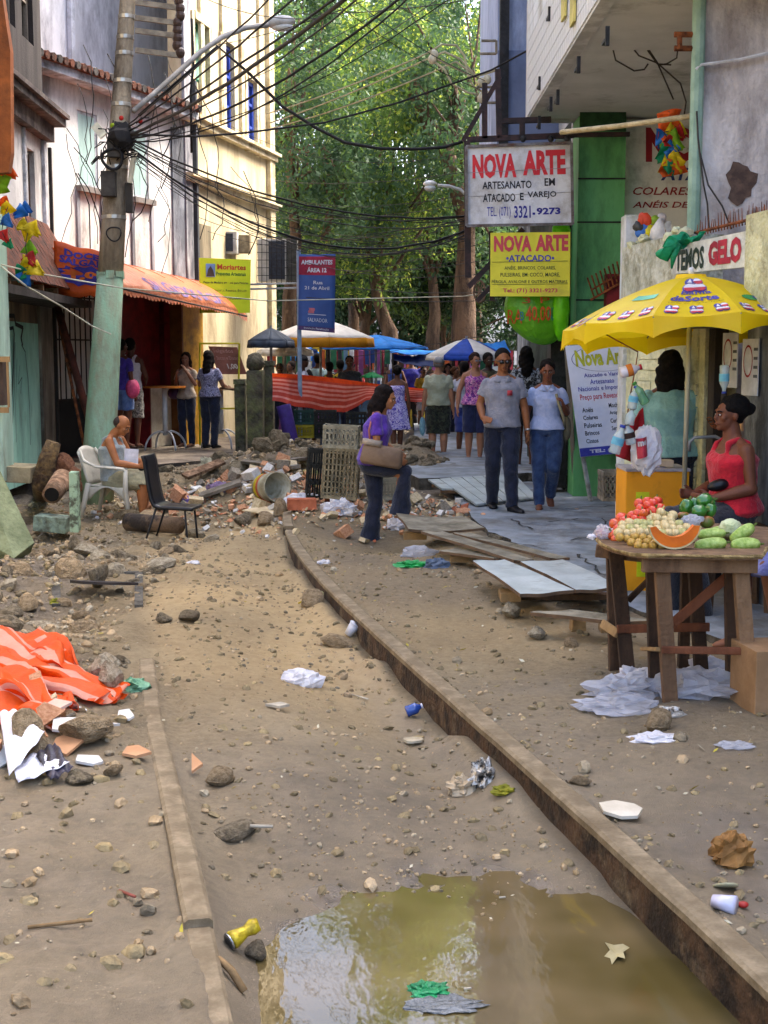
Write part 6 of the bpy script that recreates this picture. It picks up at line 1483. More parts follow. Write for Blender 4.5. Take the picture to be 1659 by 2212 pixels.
 if hk != 'bald' and hk != 'cap':
  hb = MB(); g = .012 if hk == 'crop' else .018
  hb.ell(RH(0,.038,.044), (.074+g,.090+g,.080+g), 16, 12, rot)
  if hk in ('short','crop'): hb.ell(RH(0,.050,-.01), (.072+g*.5,.062+g,.065), 14, 10, rot)
  if hk in ('bun',): hb.ell(RH(0,.052,-.005), (.072,.065,.062), 14, 10, rot); hb.ell(RH(0,.135,.035), (.050,.050,.050), 12, 9, rot)
  if hk == 'tail': hb.ell(RH(0,.050,0), (.072,.065,.062), 14, 10, rot); hb.ell(RH(0,.128,.02), (.035,.04,.035), 12, 9, rot); hb.tube([RH(0,.13,.02), RH(0,.155,-.06), RH(0,.14,-.16)], [.034,.03,.012], 10)
  if hk == 'long': 
   hb.ell(RH(0,.055,-.02), (.090,.068,.095), 14, 10, rot)
   hb.tube([RH(0,.06,-.02), RH(0,.10,-.13), RH(0,.12,-.26), RH(0,.115,-.36)], [.095,.088,.075,.03], 12, ry=[.06,.05,.045,.02], upv=(0,1,0))
   for sx in (-1, 1): hb.tube([RH(sx*.078,.01,.03), RH(sx*.095,.02,-.07), RH(sx*.085,.06,-.19)], [.022,.026,.016], 8)
  if hk == 'bob':
   hb.ell(RH(0,.045,-.03), (.108,.082,.115), 14, 10, rot)
   hb.tube([RH(0,.045,0), RH(0,.055,-.10), RH(0,.055,-.19)], [.112,.118,.10], 14, ry=[.085,.08,.06], upv=(0,1,0))
  if hk == 'curly':
   hb.ell(RH(0,.055,-.03), (.115,.10,.13), 14, 10, rot); hb.ell(RH(0,.085,-.12), (.115,.095,.12), 14, 10, rot); hb.ell(RH(0,.09,-.20), (.10,.07,.08), 12, 9, rot)
   for sx in (-1,1): hb.ell(RH(sx*.085,.03,-.09), (.035,.05,.10), 10, 8, rot)
  if hk == 'afro': hb.ell(RH(0,.035,.04), (.115,.115,.11), 14, 10, rot)
  ho = piece('hair', hb, hm, sm_=2, vx=vox)
  if hk in ('curly', 'bob', 'long', 'afro', 'bun'): wrinkle(ho.data, .006*s, 40)
  if hk not in ('crop', 'short') and len(hair) > 2: piece('hair_tie', MB().ell(RH(.0,.098,.035), (.036,.012,.03), 10, 6, rot), M('tie'+hair[2], hair[2], bump=0), raw=True)
 if hk == 'cap' or (len(hair) > 2 and hair[2] == 'cap'):
  cc_ = MB(); n_ = 20; rg_ = []
  for z, r_ in ((-.0,.099),(.03,.100),(.065,.088),(.095,.055),(.108,.01)): rg_.append([RH((r_-.013)*math.cos(2*PI*i/n_), .012+r_*math.sin(2*PI*i/n_)*1.04, .018+z) for i in range(n_)])
  cc_.loft(rg_); cc_.grid(lambda a, b: RH((a-.5)*.14, -.085-.075*b*(1-(2*a-1)**2*.6), .022-.02*b), 8, 4)
  piece('cap', cc_, M('cap'+hcol, hcol, rough=.8, bump=.1), raw=True)
  if hk == 'cap': piece('hair', MB().ell(RH(0,.04,-.012), (.082,.072,.05), 12, 9, rot), M('hair_grey', '#6e6a66', bump=.3, bs=90), raw=False, vx=vox)
 if top:
  kind, mt = top[0], top[1]; hem = top[2] if len(top) > 2 else -.02; mb = MB(); inf = .016
  if kind in ('tee', 'polo', 'long'):
   torso(mb, hem, .965, inf, .014); f = .62 if kind != 'long' else 1.9
   for S in 'LR':
    e = J['s'+S].lerp(J['e'+S], f) if f <= 1 else J['e'+S]
    if f > 1: limb(mb, [J['s'+S], J['e'+S], J['e'+S].lerp(J['w'+S], .88)], [aa[0]+.018, aa[1]+.018, aa[2]+.018])
    else: mb.ell(J['s'+S], (aa[0]+.008,)*3, 12, 9); mb.tube([J['s'+S], J['s'+S].lerp(e,.5), e], [aa[0]+.010, aa[0]+.013, aa[1]+.026], 14)
  elif kind == 'tank':
   torso(mb, hem, .80, inf, .010)
   for sx, S in ((-1,'L'), (1,'R')):
    a = T(.76)+ax*sx*.075*fat; mid = T(.955)+ax*sx*.085
    mb.tube([a+V(0,-.09,0), mid+V(0,-.07,-.01), mid+V(0,0,.02), mid+V(0,.07,-.01), a+V(0,.09,0)], .024, 8)
  elif kind == 'strapless': torso(mb, hem, .80, inf)
  elif kind == 'cami':
   torso(mb, hem, .82, inf, .02)
   for sx in (-1, 1):
    mid = T(.965)+ax*sx*.085; a = T(.80)+ax*sx*.08; mb.tube([a+V(0,-.09,0), mid+V(0,-.05,0), mid+V(0,.04,.0), a+V(0,.08,0)], .013, 8)
  if fem:
   for sx in (-1, 1): mb.ell(T(.64)+ax*sx*.068+V(0,-.078*fat,0), (.082,.058,.085), 12, 8)
  piece({'tee':'t_shirt','polo':'polo_shirt','long':'shirt','tank':'tank_top','strapless':'bodice','cami':'top'}[kind], mb, mt, .007*s)
  if kind == 'polo':
   cb = MB(); k = 16; c0 = T(.965)
   rg0 = [c0+V(.100*math.cos(2*PI*i/k), .092*math.sin(2*PI*i/k)-.005, -.022+.02*math.sin(2*PI*i/k)) for i in range(k)]; rg1 = [c0+V(.072*math.cos(2*PI*i/k), .070*math.sin(2*PI*i/k)-.002, .030+.02*math.sin(2*PI*i/k)) for i in range(k)]
   cb.loft([rg0, rg1], caps=False); 
   for sx in (-1, 1): cb.add([c0+V(sx*.030,-.128,-.060), c0+V(sx*.095,-.100,-.040), c0+V(sx*.075,-.050,.012), c0+V(sx*.006,-.088,-.012)], [(0,1,2,3)])
   o = piece('collar', cb, mt, raw=True); md = o.modifiers.new('s', 'SOLIDIFY'); md.thickness = .007*s
 if bottom:
  kind, mt = bottom[0], bottom[1]; mb = MB()
  if kind in ('trousers', 'shorts', 'long_shorts', 'flare'):
   torso(mb, -.10, .10, .012)
   for S in 'LR':
    k_, a_ = J['k'+S], J['a'+S]; h_ = J['h'+S]
    if kind == 'trousers': mb.tube([h_, h_.lerp(k_, .5), k_, k_.lerp(a_, .5), a_+V(0,0,-.03)], [.108*ff,.098*ff,.078*ff,.068*ff,.060*ff], 14); mb.ell(k_, (.078*ff,)*3, 12, 9)
    if kind == 'flare': mb.tube([h_, h_.lerp(k_, .5), k_, k_.lerp(a_, .5), a_+V(0,0,-.05)], [.108*ff,.095*ff,.072*ff,.075*ff,.105*ff], 14); mb.ell(k_, (.074*ff,)*3, 12, 9)
    if kind == 'shorts': mb.tube([h_, h_.lerp(k_, .75)], [.11*ff,.112*ff], 14)
    if kind == 'long_shorts': e_ = k_.lerp(a_, .06); mb.tube([h_, h_.lerp(k_, .6), k_, e_], [.112*ff,.106*ff,.098*ff,.10*ff], 14)
    mb.ell(h_, (.108*ff,)*3, 12, 9)
  elif kind == 'skirt':
   L_ = bottom[2] if len(bottom) > 2 else .45; n_ = 28; rgs = []
   for j in range(6):
    f = j/5; r_ = .17+.10*f; rgs.append([J['hip']+V(0,0,.14)+V((r_*fat+.018*f*math.sin(7*2*PI*i/n_))*math.cos(2*PI*i/n_), (r_*.78*fat+.018*f*math.sin(7*2*PI*i/n_))*math.sin(2*PI*i/n_), -(L_+.14)*f) for i in range(n_)])
   rgs[0] = [J['hip']+V(0,0,.14)+(q-J['hip']-V(0,0,.14))*.85 for q in rgs[0]]; mb.loft(rgs)
  piece({'trousers':'trousers','flare':'trousers','shorts':'shorts','long_shorts':'shorts','skirt':'skirt'}[kind], mb, mt, .0065*s)
 if shoes:
  kind, mt = shoes[0], shoes[1]
  for S in 'LR':
   yaw = foot[0 if S == 'L' else 1]; fd = Matrix.Rotation(yaw, 3, 'Z') @ V(0,-1,0); a = J['a'+S]; pit = (pose or {}).get('tip'+S, 0); dn = V(0,0,-1)
   if pit: q_ = Matrix.Rotation(pit, 3, fd.cross(V(0,0,1))); fd2 = q_ @ fd; dn = q_ @ dn
   else: fd2 = fd
   mb = MB()
   if kind == 'boot':
    mb.tube([a-fd2*.05+dn*.048, a+fd2*.03+dn*.042, a+fd2*.10+dn*.052, a+fd2*.175+dn*.060, a+fd2*.215+dn*.064], [.042,.048,.052,.046,.022], 12, ry=[.040,.046,.036,.026,.016], upv=(0,0,1)); mb.tube([a+dn*.03, a-dn*.05], .046, 12)
    piece('shoe', mb, mt, vx=vox)
   else:
    mb.tube([a-fd2*.06+dn*.080, a+fd2*.05+dn*.080, a+fd2*.2+dn*.084], [.034,.040,.036], 12, ry=[.008,.008,.007], upv=(0,0,1))
    so = piece('sandal', mb, mt, raw=True)
    st_ = MB(); sdv = fd2.cross(V(0,0,1)).normalized(); p0 = a+fd2*.15+dn*.055
    for sx in (-1, 1): st_.tube([p0, p0-fd2*.05+sdv*sx*.032-dn*.012, p0-fd2*.10+sdv*sx*.042+dn*.018], .006, 6)
    st_.v = [(p[0]*s, p[1]*s, p[2]*s) for p in st_.v]; q = st_.build('strap', mt, so, True, local=True)
 t['_j'] = 0; del t['_j']
 return t, J, s, RH, piece
def place(u, v, Y): return W(u, v, Y)
denim = cloth('denim', '#27385c', '#1b2745'); denim_d = cloth('dark_denim', '#1b2238', '#121828'); navy = cloth('navy', '#1d2338', '#131828'); black_c = cloth('black', '#17171b', '#0e0e12')
sh_b = M('black_leather', '#16161a', rough=.4, bump=.1); sh_t = M('tan_sandal', '#8a5a38', rough=.6, bump=.05); sh_d = M('dark_sandal', '#33241d', rough=.6, bump=.05)
# 1 man in grey polo (walking towards us)
grey_c = cloth('grey_polo', '#8a8b96', '#7a7b86')
t, J, s, RH, pc_ = person('man in grey polo shirt and sunglasses walking in dark jeans and black shoes', place(1083,1104,14.3), R(-8), 1.75,
 dict(eL=(-.245,.03,1.16), wL=(-.20,-.17,1.02), hdL=(.75,-.45,-.25), pnL=(0,-1,.3), curlL=.5, eR=(.235,.03,1.13), wR=(.275,-.02,.88), curlR=.7, kL=(-.10,-.03,.50), aL=(-.11,.16,.10), kR=(.10,-.14,.515), aR=(.125,-.20,.095), hR=(.085,-.01,.91)),
 '#8f5a38', ('polo', grey_c, -.04), ('trousers', denim_d), ('crop', '#1a1310'), ('boot', sh_b), fat=1.12, look=R(14), nod=R(10), near=True, foot=(R(8), R(35)))
pc_('sunglasses', MB().box(RH(-.031,-.099,.002), (.050,.012,.032)).box(RH(.031,-.099,.002), (.050,.012,.032)).tube([RH(-.055,-.098,.008), RH(-.084,-.02,.006)], .004, 5).tube([RH(.055,-.098,.008), RH(.084,-.02,.006)], .004, 5), M('dark_lens', '#0c0c10', rough=.15, bump=0, spec=.7), raw=True)
pc_('shirt_badge', MB().box((.085,-.150,1.285), (.055,.006,.055)), M('badge_red', '#b5424c', bump=0), raw=True)
pc_('watch', MB().tube([Vector((.275,-.02,.90)), Vector((.277,-.022,.88))], .034, 12), M('watch_silver', '#b9bcc0', metal=.8, rough=.3, bump=0), raw=True)
# 2 woman in pale blue polo
lav = cloth('pale_blue_polo', '#a9b4d4', '#96a3c6')
t, J, s, RH, pc_ = person('woman in pale blue polo shirt and blue jeans walking beside the man in grey', place(1178,1100,14.4), R(-4), 1.62,
 dict(eL=(-.235,.02,1.13), wL=(-.235,-.04,.88), eR=(.235,.02,1.14), wR=(.19,-.13,1.22), hdR=(-.3,-.4,.8), pnR=(1,0,0), curlR=1.1, kL=(-.09,-.05,.50), aL=(-.075,-.06,.085), kR=(.085,-.06,.50), aR=(.065,.22,.17), tipR=R(-38)),
 '#7a4a33', ('polo', lav, .02), ('trousers', cloth('mid_denim', '#33496f', '#22345a')), ('bun', '#1b1512'), ('sandal', sh_t), fat=1.10, fem=True, near=True, foot=(R(-5), R(10)), nod=R(8))
sb_ = MB().tube([Vector((.10,-.115,1.36)), Vector((.13,-.155,1.25)), Vector((.19,-.13,1.08)), Vector((.215,-.02,.95))], .017, 8); pc_('bag_strap', sb_, M('khaki_strap', '#8a8468', rough=.8), raw=True)
pc_('shoulder_bag', MB().ell((.235,.06,.95), (.06,.10,.15), 12, 9), M('khaki_bag', '#6f6a56', rough=.85), raw=True)
pc_('necklace', MB().tube([RH(0,0,0)+Vector((-.045,-.055,-.16)), RH(0,0,0)+Vector((0,-.090,-.235)), RH(0,0,0)+Vector((.045,-.055,-.16))], .003, 5), M('gold_chain', '#c9a23a', metal=.8, rough=.3, bump=0), raw=True)
# 3 woman in purple stepping up on the boards, facing right
purp = cloth('purple', '#5b35a0', '#4a2a88')
PWX = place(802,1177,12.9); 
t, J, s, RH, pc_ = person('woman with dark curly hair in purple top and flared jeans stepping onto the boards', PWX, R(80), 1.60,
 dict(hip=(0,-.01,.90), nb=(0,-.10,1.43), head=(0,-.165,1.575), sL=(-.165,-.085,1.37), sR=(.165,-.085,1.37), eL=(-.215,-.10,1.08), wL=(-.17,-.30,.95), hdL=(.1,-.85,-.45), pnL=(1,0,0), curlL=1.2, eR=(.21,-.06,1.10), wR=(.16,-.24,1.0), hL=(-.085,0,.88), hR=(.085,0,.88),
         kR=(.085,-.03,.48), aR=(.085,.03,.085), kL=(-.10,-.38,.80), aL=(-.10,-.33,.40)),
 '#a06a45', ('tee', purp, -.10), ('flare', navy), ('curly', '#1a1210'), ('sandal', M('tan_shoe', '#96602f', rough=.6)), fat=1.15, fem=True, near=True, nod=R(14))
hb_ = MB(); 
bagc = Vector((-.245,-.16,.98)); rb = Matrix.Rotation(R(9), 3, 'X')
hb_.box(bagc, (.085,.46,.22), rb, .92); o = pc_('handbag', hb_, M('taupe_leather', '#7a6552', '#6a5645', rough=.6, bump=.15), raw=True); o.modifiers.new('b', 'BEVEL').width = .03
pc_('handbag_flap', MB().box(bagc+Vector((-.002,.10,.14)), (.09,.20,.06), rb), M('pale_taupe', '#a89a8c', rough=.6), raw=True)
pc_('handbag_strap', MB().tube([bagc+Vector((0,.12,.10)), Vector((-.235,-.02,1.25)), Vector((-.18,-.06,1.43)), Vector((-.15,-.085,1.44)), Vector((-.215,-.10,1.25)), bagc+Vector((0,.05,.10))], .011, 7), M('rose_strap', '#a8645a', rough=.6, bump=0), raw=True)
# 7 man with cap seen from behind
t, J, s, RH, pc_ = person('man seen from behind in grey cap, pale green shirt and dark camouflage shorts', place(946,999,21.3), R(176), 1.70,
 dict(wL=(-.25,.0,.86), wR=(.25,0,.86)), '#a5765a', ('tee', cloth('sage', '#a3a992', '#929880'), .03), ('long_shorts', floral('camo', ['#20281f', '#343a2c', '#181c17'], 16)), ('cap', '#8f9092'), ('boot', M('tan_boot', '#7c6a55', rough=.8)), fat=1.15)
pc_('carrier_bag', MB().ell((.26,-.02,.60), (.05,.07,.16), 12, 9), M('blue_bag', '#8ec3d6', rough=.4, trans=.4, alpha=.8), raw=True)
# 8 woman in floral top
t, J, s, RH, pc_ = person('woman with glasses in pink and purple floral top and navy knee shorts', place(1025,996,20.3), R(8), 1.65,
 dict(eL=(-.26,.03,1.13), wL=(-.29,-.02,.86)), '#a9775c', ('cami', floral('pink_floral', ['#7d2f96', '#c2589c', '#d8a0c0', '#6a2a80'], 20), -.03), ('long_shorts', cloth('navy_short', '#232c52', '#1a2140')), ('bun', '#3a2820'), ('sandal', sh_d), fat=1.16, fem=True, look=R(15))
pc_('glasses', MB().box(RH(-.031,-.099,.0), (.042,.006,.024)).box(RH(.031,-.099,.0), (.042,.006,.024)), M('clear_lens', '#8d8f96', rough=.1, bump=0), raw=True)
# 9 girl in purple dress
person('young woman seen from behind in strapless white and violet patterned dress', place(858,984,23.0), R(170), 1.56,
 dict(eL=(-.22,.02,1.12), wL=(-.23,-.02,.86), kR=(.07,.02,.50), aR=(.05,.12,.12), kL=(-.06,-.05,.5), aL=(-.04,-.05,.085)), '#6d4632', ('strapless', floral('violet_floral', ['#6f62c0', '#b6aee0', '#d2cdea', '#5a4cae'], 24), .02), ('skirt', floral('violet_floral', []), .42), ('bun', '#14100e', '#d0c030'), ('sandal', sh_d), fat=.98, fem=True)
# 10 man in blue, raising an arm
person('grey haired man seen from behind in royal blue shirt with raised right arm', place(888,930,30.6), R(185), 1.72,
 dict(eL=(-.36,-.02,1.42), wL=(-.48,-.06,1.62)), '#6a4430', ('tee', cloth('royal', '#2c2c8e', '#232374'), -.06), ('trousers', black_c), ('short', '#9a9792'), ('boot', sh_b), fat=1.12)
person('person seen from behind in pink and blue tank top next to the grey haired man', place(853,930,30.2), R(170), 1.66, dict(eL=(-.25,-.04,1.14), wL=(-.2,-.2,1.1)), '#7a5138', ('tank', cloth('blue_tank', '#3a5ab0'), -.02), ('shorts', cloth('pink_short', '#c84a7a')), ('crop', '#241a15'), ('sandal', sh_d))
# café customers
person('man at the café counter seen from behind in white tank top and checked shorts', place(287,966,21.3), R(165), 1.74,
 dict(eL=(-.24,-.04,1.14), wL=(-.16,-.20,1.05), wR=(.24,-.05,.9)), '#5a3626', ('tank', cloth('white_tank', '#c9c9d0', '#b5b5bf'), -.03), ('long_shorts', floral('checked', ['#8b8480', '#4c4844', '#a8a29a'], 26)), ('crop', '#100c0a'), ('sandal', sh_d))
t, J, s, RH, pc_ = person('person in denim shorts with pink bag half hidden behind the pole', place(267,966,20.4), R(150), 1.66, None, '#5a3424', ('tee', cloth('violet_tee', '#42308e'), 0), ('shorts', cloth('faded_denim', '#5f77a8', '#4a6294')), ('crop', '#100c0a'), ('sandal', sh_d), fem=True)
pc_('pink_bag', MB().ell((-.22,.0,.95), (.09,.14,.16), 12, 9), M('pink_bag', '#c84a78', '#a8385f', rough=.6, sc=20), raw=True)
t, J, s, RH, pc_ = person('young woman eating at the café in beige top with purple shoulder bag', place(405,965,22.6), R(-25), 1.60,
 dict(eR=(.22,-.03,1.16), wR=(.10,-.17,1.42), hdR=(-.4,-.2,.8), eL=(-.22,-.02,1.14), wL=(-.08,-.2,1.32), hdL=(.3,-.4,.8)), '#8f6450', ('tee', cloth('beige', '#a89a88', '#94867a'), -.08), ('trousers', navy), ('long', '#2a1a14'), ('sandal', sh_d), fem=True, look=R(20))
pc_('purple_bag', MB().ell((-.26,-.02,1.0), (.13,.10,.12), 12, 9).tube([Vector((-.26,0,1.1)), Vector((-.2,0,1.42)), Vector((-.18,.03,1.42)), Vector((-.24,.05,1.1))], .012, 6), M('purple_bag', '#4a2a52', '#38203f', rough=.5), raw=True)
person('woman seen from behind in grey floral blouse and tight dark jeans at the café', place(455,968,22.2), R(155), 1.62,
 dict(eL=(-.24,-.06,1.14), wL=(-.22,-.26,1.08), hdL=(0,-1,0), eR=(.24,-.04,1.14), wR=(.14,-.2,1.16)), '#8a5f4a', ('tee', floral('grey_floral', ['#54516a', '#a09fb4', '#3a3850', '#8583a0'], 18), .0), ('trousers', navy), ('long', '#1a1210'), ('boot', sh_b), fat=1.12, fem=True)
# market crowd behind the net and further on
def crowd(label, u, vh, Y, rz, hh, sk, top, bottom=None, hair=('crop','#15100d'), **k):
 top_z = W(u, vh, Y).z; x = W(u, vh, Y).x; g0 = top_z-hh*1.0
 return person(label, (x, Y, max(min(g0, .12), -.12) if abs(g0) < .35 else g0*0), R(rz), top_z-(max(min(g0, .12), -.12) if abs(g0) < .35 else 0), k.pop('pose', None), sk, top, bottom or ('trousers', navy), hair, None, **k)
crowd('stern man facing the viewer in dark grey polo shirt behind the orange net', 755, 769, 25.2, 0, 1.70, '#6b4634', ('polo', cloth('charcoal', '#3c3e42', '#323438'), -.05), fat=1.12)
crowd('man in profile with black cap and white shirt behind the orange net', 653, 767, 24, 75, 1.70, '#4f3224', ('tee', cloth('white_tee', '#c6c6cc'), -.03), hair=('crop', '#141418', 'cap'))
crowd('person seen from behind in lime green tank top behind the orange net', 712, 782, 25, 180, 1.60, '#5c3a2a', ('tank', cloth('lime', '#a8b83a'), 0))
crowd('person in bright yellow shirt behind the lime green tank top', 734, 778, 27, 200, 1.62, '#4a2f22', ('tee', cloth('yellow_tee', '#c9a81e'), 0), hair=('short', '#120e0c'))
t, J, s, RH, pc_ = crowd('person seen from behind in pale aqua shirt with a dark bag', 687, 764, 26.5, 170, 1.74, '#5c3a2a', ('tee', cloth('aqua_tee', '#a9c9cc'), 0)); pc_('dark_bag', MB().ell((.16,.13,1.2), (.10,.07,.24), 12, 9), black_c, raw=True)
crowd('grey haired head just above the net beside the gate pillar', 604, 786, 26, 10, 1.52, '#5c4030', ('tee', cloth('dim_tee', '#54545e'), 0), hair=('short', '#5a5450'))
crowd('person in pale grey shirt bending behind the man with the black cap', 628, 781, 27.5, -40, 1.58, '#6a4a3a', ('tee', cloth('pale_tee', '#8f8f9c'), 0), hair=('short', '#2a2220'))
crowd('woman in white top and denim shorts partly hidden by the floral top', 1004, 782, 22.0, 150, 1.60, '#7d543c', ('tee', cloth('white_top', '#bfc2cc'), 0), ('long_shorts', cloth('bright_denim', '#4a5aa8')), ('tail', '#1c1411'), fem=True)
crowd('dark haired man partly hidden behind the man in grey polo', 1055, 763, 22.4, 20, 1.72, '#3a241a', ('tee', cloth('olive_tee', '#4f4c34'), 0), ('trousers', black_c), ('short', '#100c0a'))
crowd('woman with long black hair and black and white top behind the pale blue polo', 1137, 750, 18.9, 178, 1.66, '#5c3c2c', ('tee', floral('zebra', ['#2a2d33', '#8d95a0', '#1c1e22'], 16), -.05), ('shorts', black_c), ('long', '#0f0c0b', '#d4641e'), fem=True)
crowd('child with brown hair in white top among the distant crowd', 984, 793, 27, 40, 1.45, '#7a5440', ('tee', cloth('cream_tee', '#c2bba8'), 0), hair=('short', '#4a2e1e'))
crowd('distant person in yellow shirt right of the grey haired man', 915, 792, 30, 20, 1.5, '#6a4634', ('tee', cloth('amber_tee', '#c49a22'), 0), ('shorts', cloth('white_sh', '#b9bac0')))
crowd('distant person in white shirt between the cap man and the floral top', 968, 786, 29, 0, 1.55, '#8a604a', ('tee', cloth('off_tee', '#b5b7bd'), 0), hair=('long', '#20160f'), fem=True)
crowd('distant person in dark clothes below the navy tarpaulin', 905, 778, 33, 160, 1.62, '#4a3024', ('tee', cloth('plum_tee', '#4a2a3c'), 0))
crowd('distant person in red shirt beneath the white parasol', 770, 786, 33, 20, 1.55, '#6a4634', ('tee', cloth('red_tee', '#a02a2a'), 0))
crowd('distant person in turquoise shirt left of the segmented parasol', 935, 786, 35, 0, 1.6, '#5a3a2c', ('tee', cloth('turq_tee', '#2c8a96'), 0))
crowd('person in black shirt under the dark doorway right of the segmented parasol', 1096, 768, 24.5, 30, 1.68, '#3f281d', ('tee', cloth('black_tee', '#1f1f26'), 0))
# 1b seated man on plastic chair, facing right
YS = 15.3; seatc = W(232, 1105, YS)
t, J, s, RH, pc_ = person('balding man in grey tank top and khaki shorts seated reading papers on the plastic chair', (W(222,1,YS).x, YS, W(222,1126,YS).z), R(78), 1.70,
 dict(hip=(0,.0,.50), nb=(0,.02,1.02), head=(0,-.115,1.150), sL=(-.175,-.02,.965), sR=(.175,-.02,.965), eL=(-.225,-.14,.72), wL=(-.16,-.38,.68), hdL=(.1,-1,.12), pnL=(1,0,.3), curlL=.9, eR=(.225,-.14,.72), wR=(.12,-.37,.70), hdR=(-.1,-1,.15), pnR=(1,0,-.3), curlR=.9,
         hL=(-.085,0,.50), hR=(.085,0,.50), kL=(-.12,-.42,.50), kR=(.12,-.40,.52), aL=(-.12,-.40,.10), aR=(.12,-.30,.10)),
 '#a4683f', ('tank', cloth('grey_tank', '#a3aaa8', '#8f9694'), .0), ('long_shorts', cloth('khaki', '#a39d7e', '#8a8468')), ('bald', '#2a2420'), None, fat=1.14, near=True, nod=R(30))
pc_('hair', MB().ell(RH(0,.045,.015), (.083,.075,.075), 14, 10), M('hair_thin', '#3a2e28', var=.4, sc=30, rough=.8, bump=.4, bs=90))
pb_ = tag(MB().quad(V(0,0,0), V(.16,0,0), V(.17,.01,.20), V(.01,0,.21)).build('sheet', M('bright_paper', '#e4e4ec', rough=.6, bump=0), None, local=True, origin=W(270, 985, YS-.12), solid=.004), 'white open paper held up in the hand of the seated man', 'paper'); pb_.location = W(268, 1008, YS-.1)
q = MB(); q.box(W(282, 1026, YS-.12), (.26, .16, .012), Matrix.Rotation(R(4), 3, 'Y')); tag(q.build('clipboard', M('pad', '#c9c0c4', bump=0), bevel=.003), 'pad of papers resting on the lap of the seated man', 'paper')
q = MB(); q.ell(W(306, 1010, YS-.2), (.045,.03,.04), 10, 7); tag(q.build('pouch', M('black_pouch', '#17171d', rough=.5), None, True), 'small black pouch held by the seated man', 'pouch')
# plastic armchair
pw = M('white_plastic', '#c9c4b4', '#b9b3a2', sc=3, rough=.45, bump=.05, grime='#8f8a78', gsc=5, gamt=.35)
def plastic_chair(loc, rz, label):
 t = E('plastic_chair', loc, label, 'chair', None, rz)     # faces -Y
 q = MB(); q.grid(lambda a, b: V((a-.5)*.44, -.22+.44*b, .42+.02*(2*b-1)-.015*math.cos(PI*(a-.5))), 8, 8); q.build('seat', pw, t, True, local=True, solid=.02)
 q = MB(); q.grid(lambda a, b: V((a-.5)*(.44+.04*b), .22+.12*b+.03*math.cos(PI*(a-.5)), .44+.44*b-.06*b*(2*a-1)**2), 10, 8); q.build('backrest', pw, t, True, local=True, solid=.018)
 for sx in (-1, 1):
  q = MB(); q.tube([V(sx*.20,.33,.84), V(sx*.25,.26,.72), V(sx*.27,.10,.66), V(sx*.27,-.10,.65), V(sx*.26,-.22,.64), V(sx*.245,-.25,.60)], [.014,.020,.028,.030,.028,.022], 8, ry=[.02,.018,.014,.013,.014,.02]); q.build('armrest', pw, t, True, local=True)
  q = MB(); q.tube([V(sx*.245,-.245,.62), V(sx*.235,-.235,.42), V(sx*.265,-.29,.0)], [.026,.032,.024], 8); q.build('leg', pw, t, True, local=True)
  q = MB(); q.tube([V(sx*.225,.22,.46), V(sx*.25,.33,.0)], [.036,.024], 8); q.build('leg', pw, t, True, local=True)
  q = MB(); q.grid(lambda a, b, sx=sx: V(sx*(.235+.004*b), -.22+.44*a, .42-.16*b*(1-math.sin(PI*a))), 10, 3); q.build('apron', pw, t, True, local=True, solid=.012)
 return t
plastic_chair((W(222,1,YS).x-.0, YS, W(222,1126,YS).z), R(78), 'dirty white plastic armchair under the reading man')
# black metal chair in front
YC = 13.4; bc = (W(352,1,YC).x, YC, W(352,1180,YC).z)
t = E('metal_chair', bc, 'empty black metal chair with curved backrest standing in the dirt', 'chair', None, R(82))
bk = M('black_vinyl', '#1d1e22', '#141519', rough=.35, bump=.05)
q = MB()
prof_ = [(.25,.98),(.23,.92),(.20,.70),(.17,.54),(.14,.475),(.09,.455),(-.05,.45),(-.20,.445),(-.26,.44)]
q.grid(lambda a, b: V((a-.5)*.38, np.interp(b*8, range(9), [p[0] for p in prof_]), float(np.interp(b*8, range(9), [p[1]-.04 for p in prof_]))), 6, 24); q.build('seat_shell', bk, t, True, local=True, solid=.03)
for sx in (-1, 1):
 MB().tube([V(sx*.17,-.18,.39), V(sx*.18,-.21,.0)], .011, 7).build('leg', metal_d, t, True, local=True); MB().tube([V(sx*.17,.12,.41), V(sx*.18,.26,.0)], .011, 7).build('leg', metal_d, t, True, local=True)
 MB().tube([V(sx*.17,-.2,.395), V(sx*.17,.13,.41)], .010, 7).build('seat_rail', metal_d, t, True, local=True)
# 5 woman in teal seen from behind
t, J, s, RH, pc_ = person('woman seen from behind in teal puff sleeve top with black shoulder length hair', (W(1468,1,9.95).x, 9.95, .05), R(172), 1.68,
 dict(eR=(.30,.02,1.10), wR=(.20,-.15,1.22), hdR=(0,-.7,.5), eL=(-.23,-.05,1.13), wL=(-.14,-.22,1.1)), '#5f3a2a', ('tee', cloth('teal', '#7aa8b0', '#68969e'), .02), ('trousers', denim_d), ('bob', '#141113'), ('sandal', sh_d), fat=1.32, fem=True, near=True)
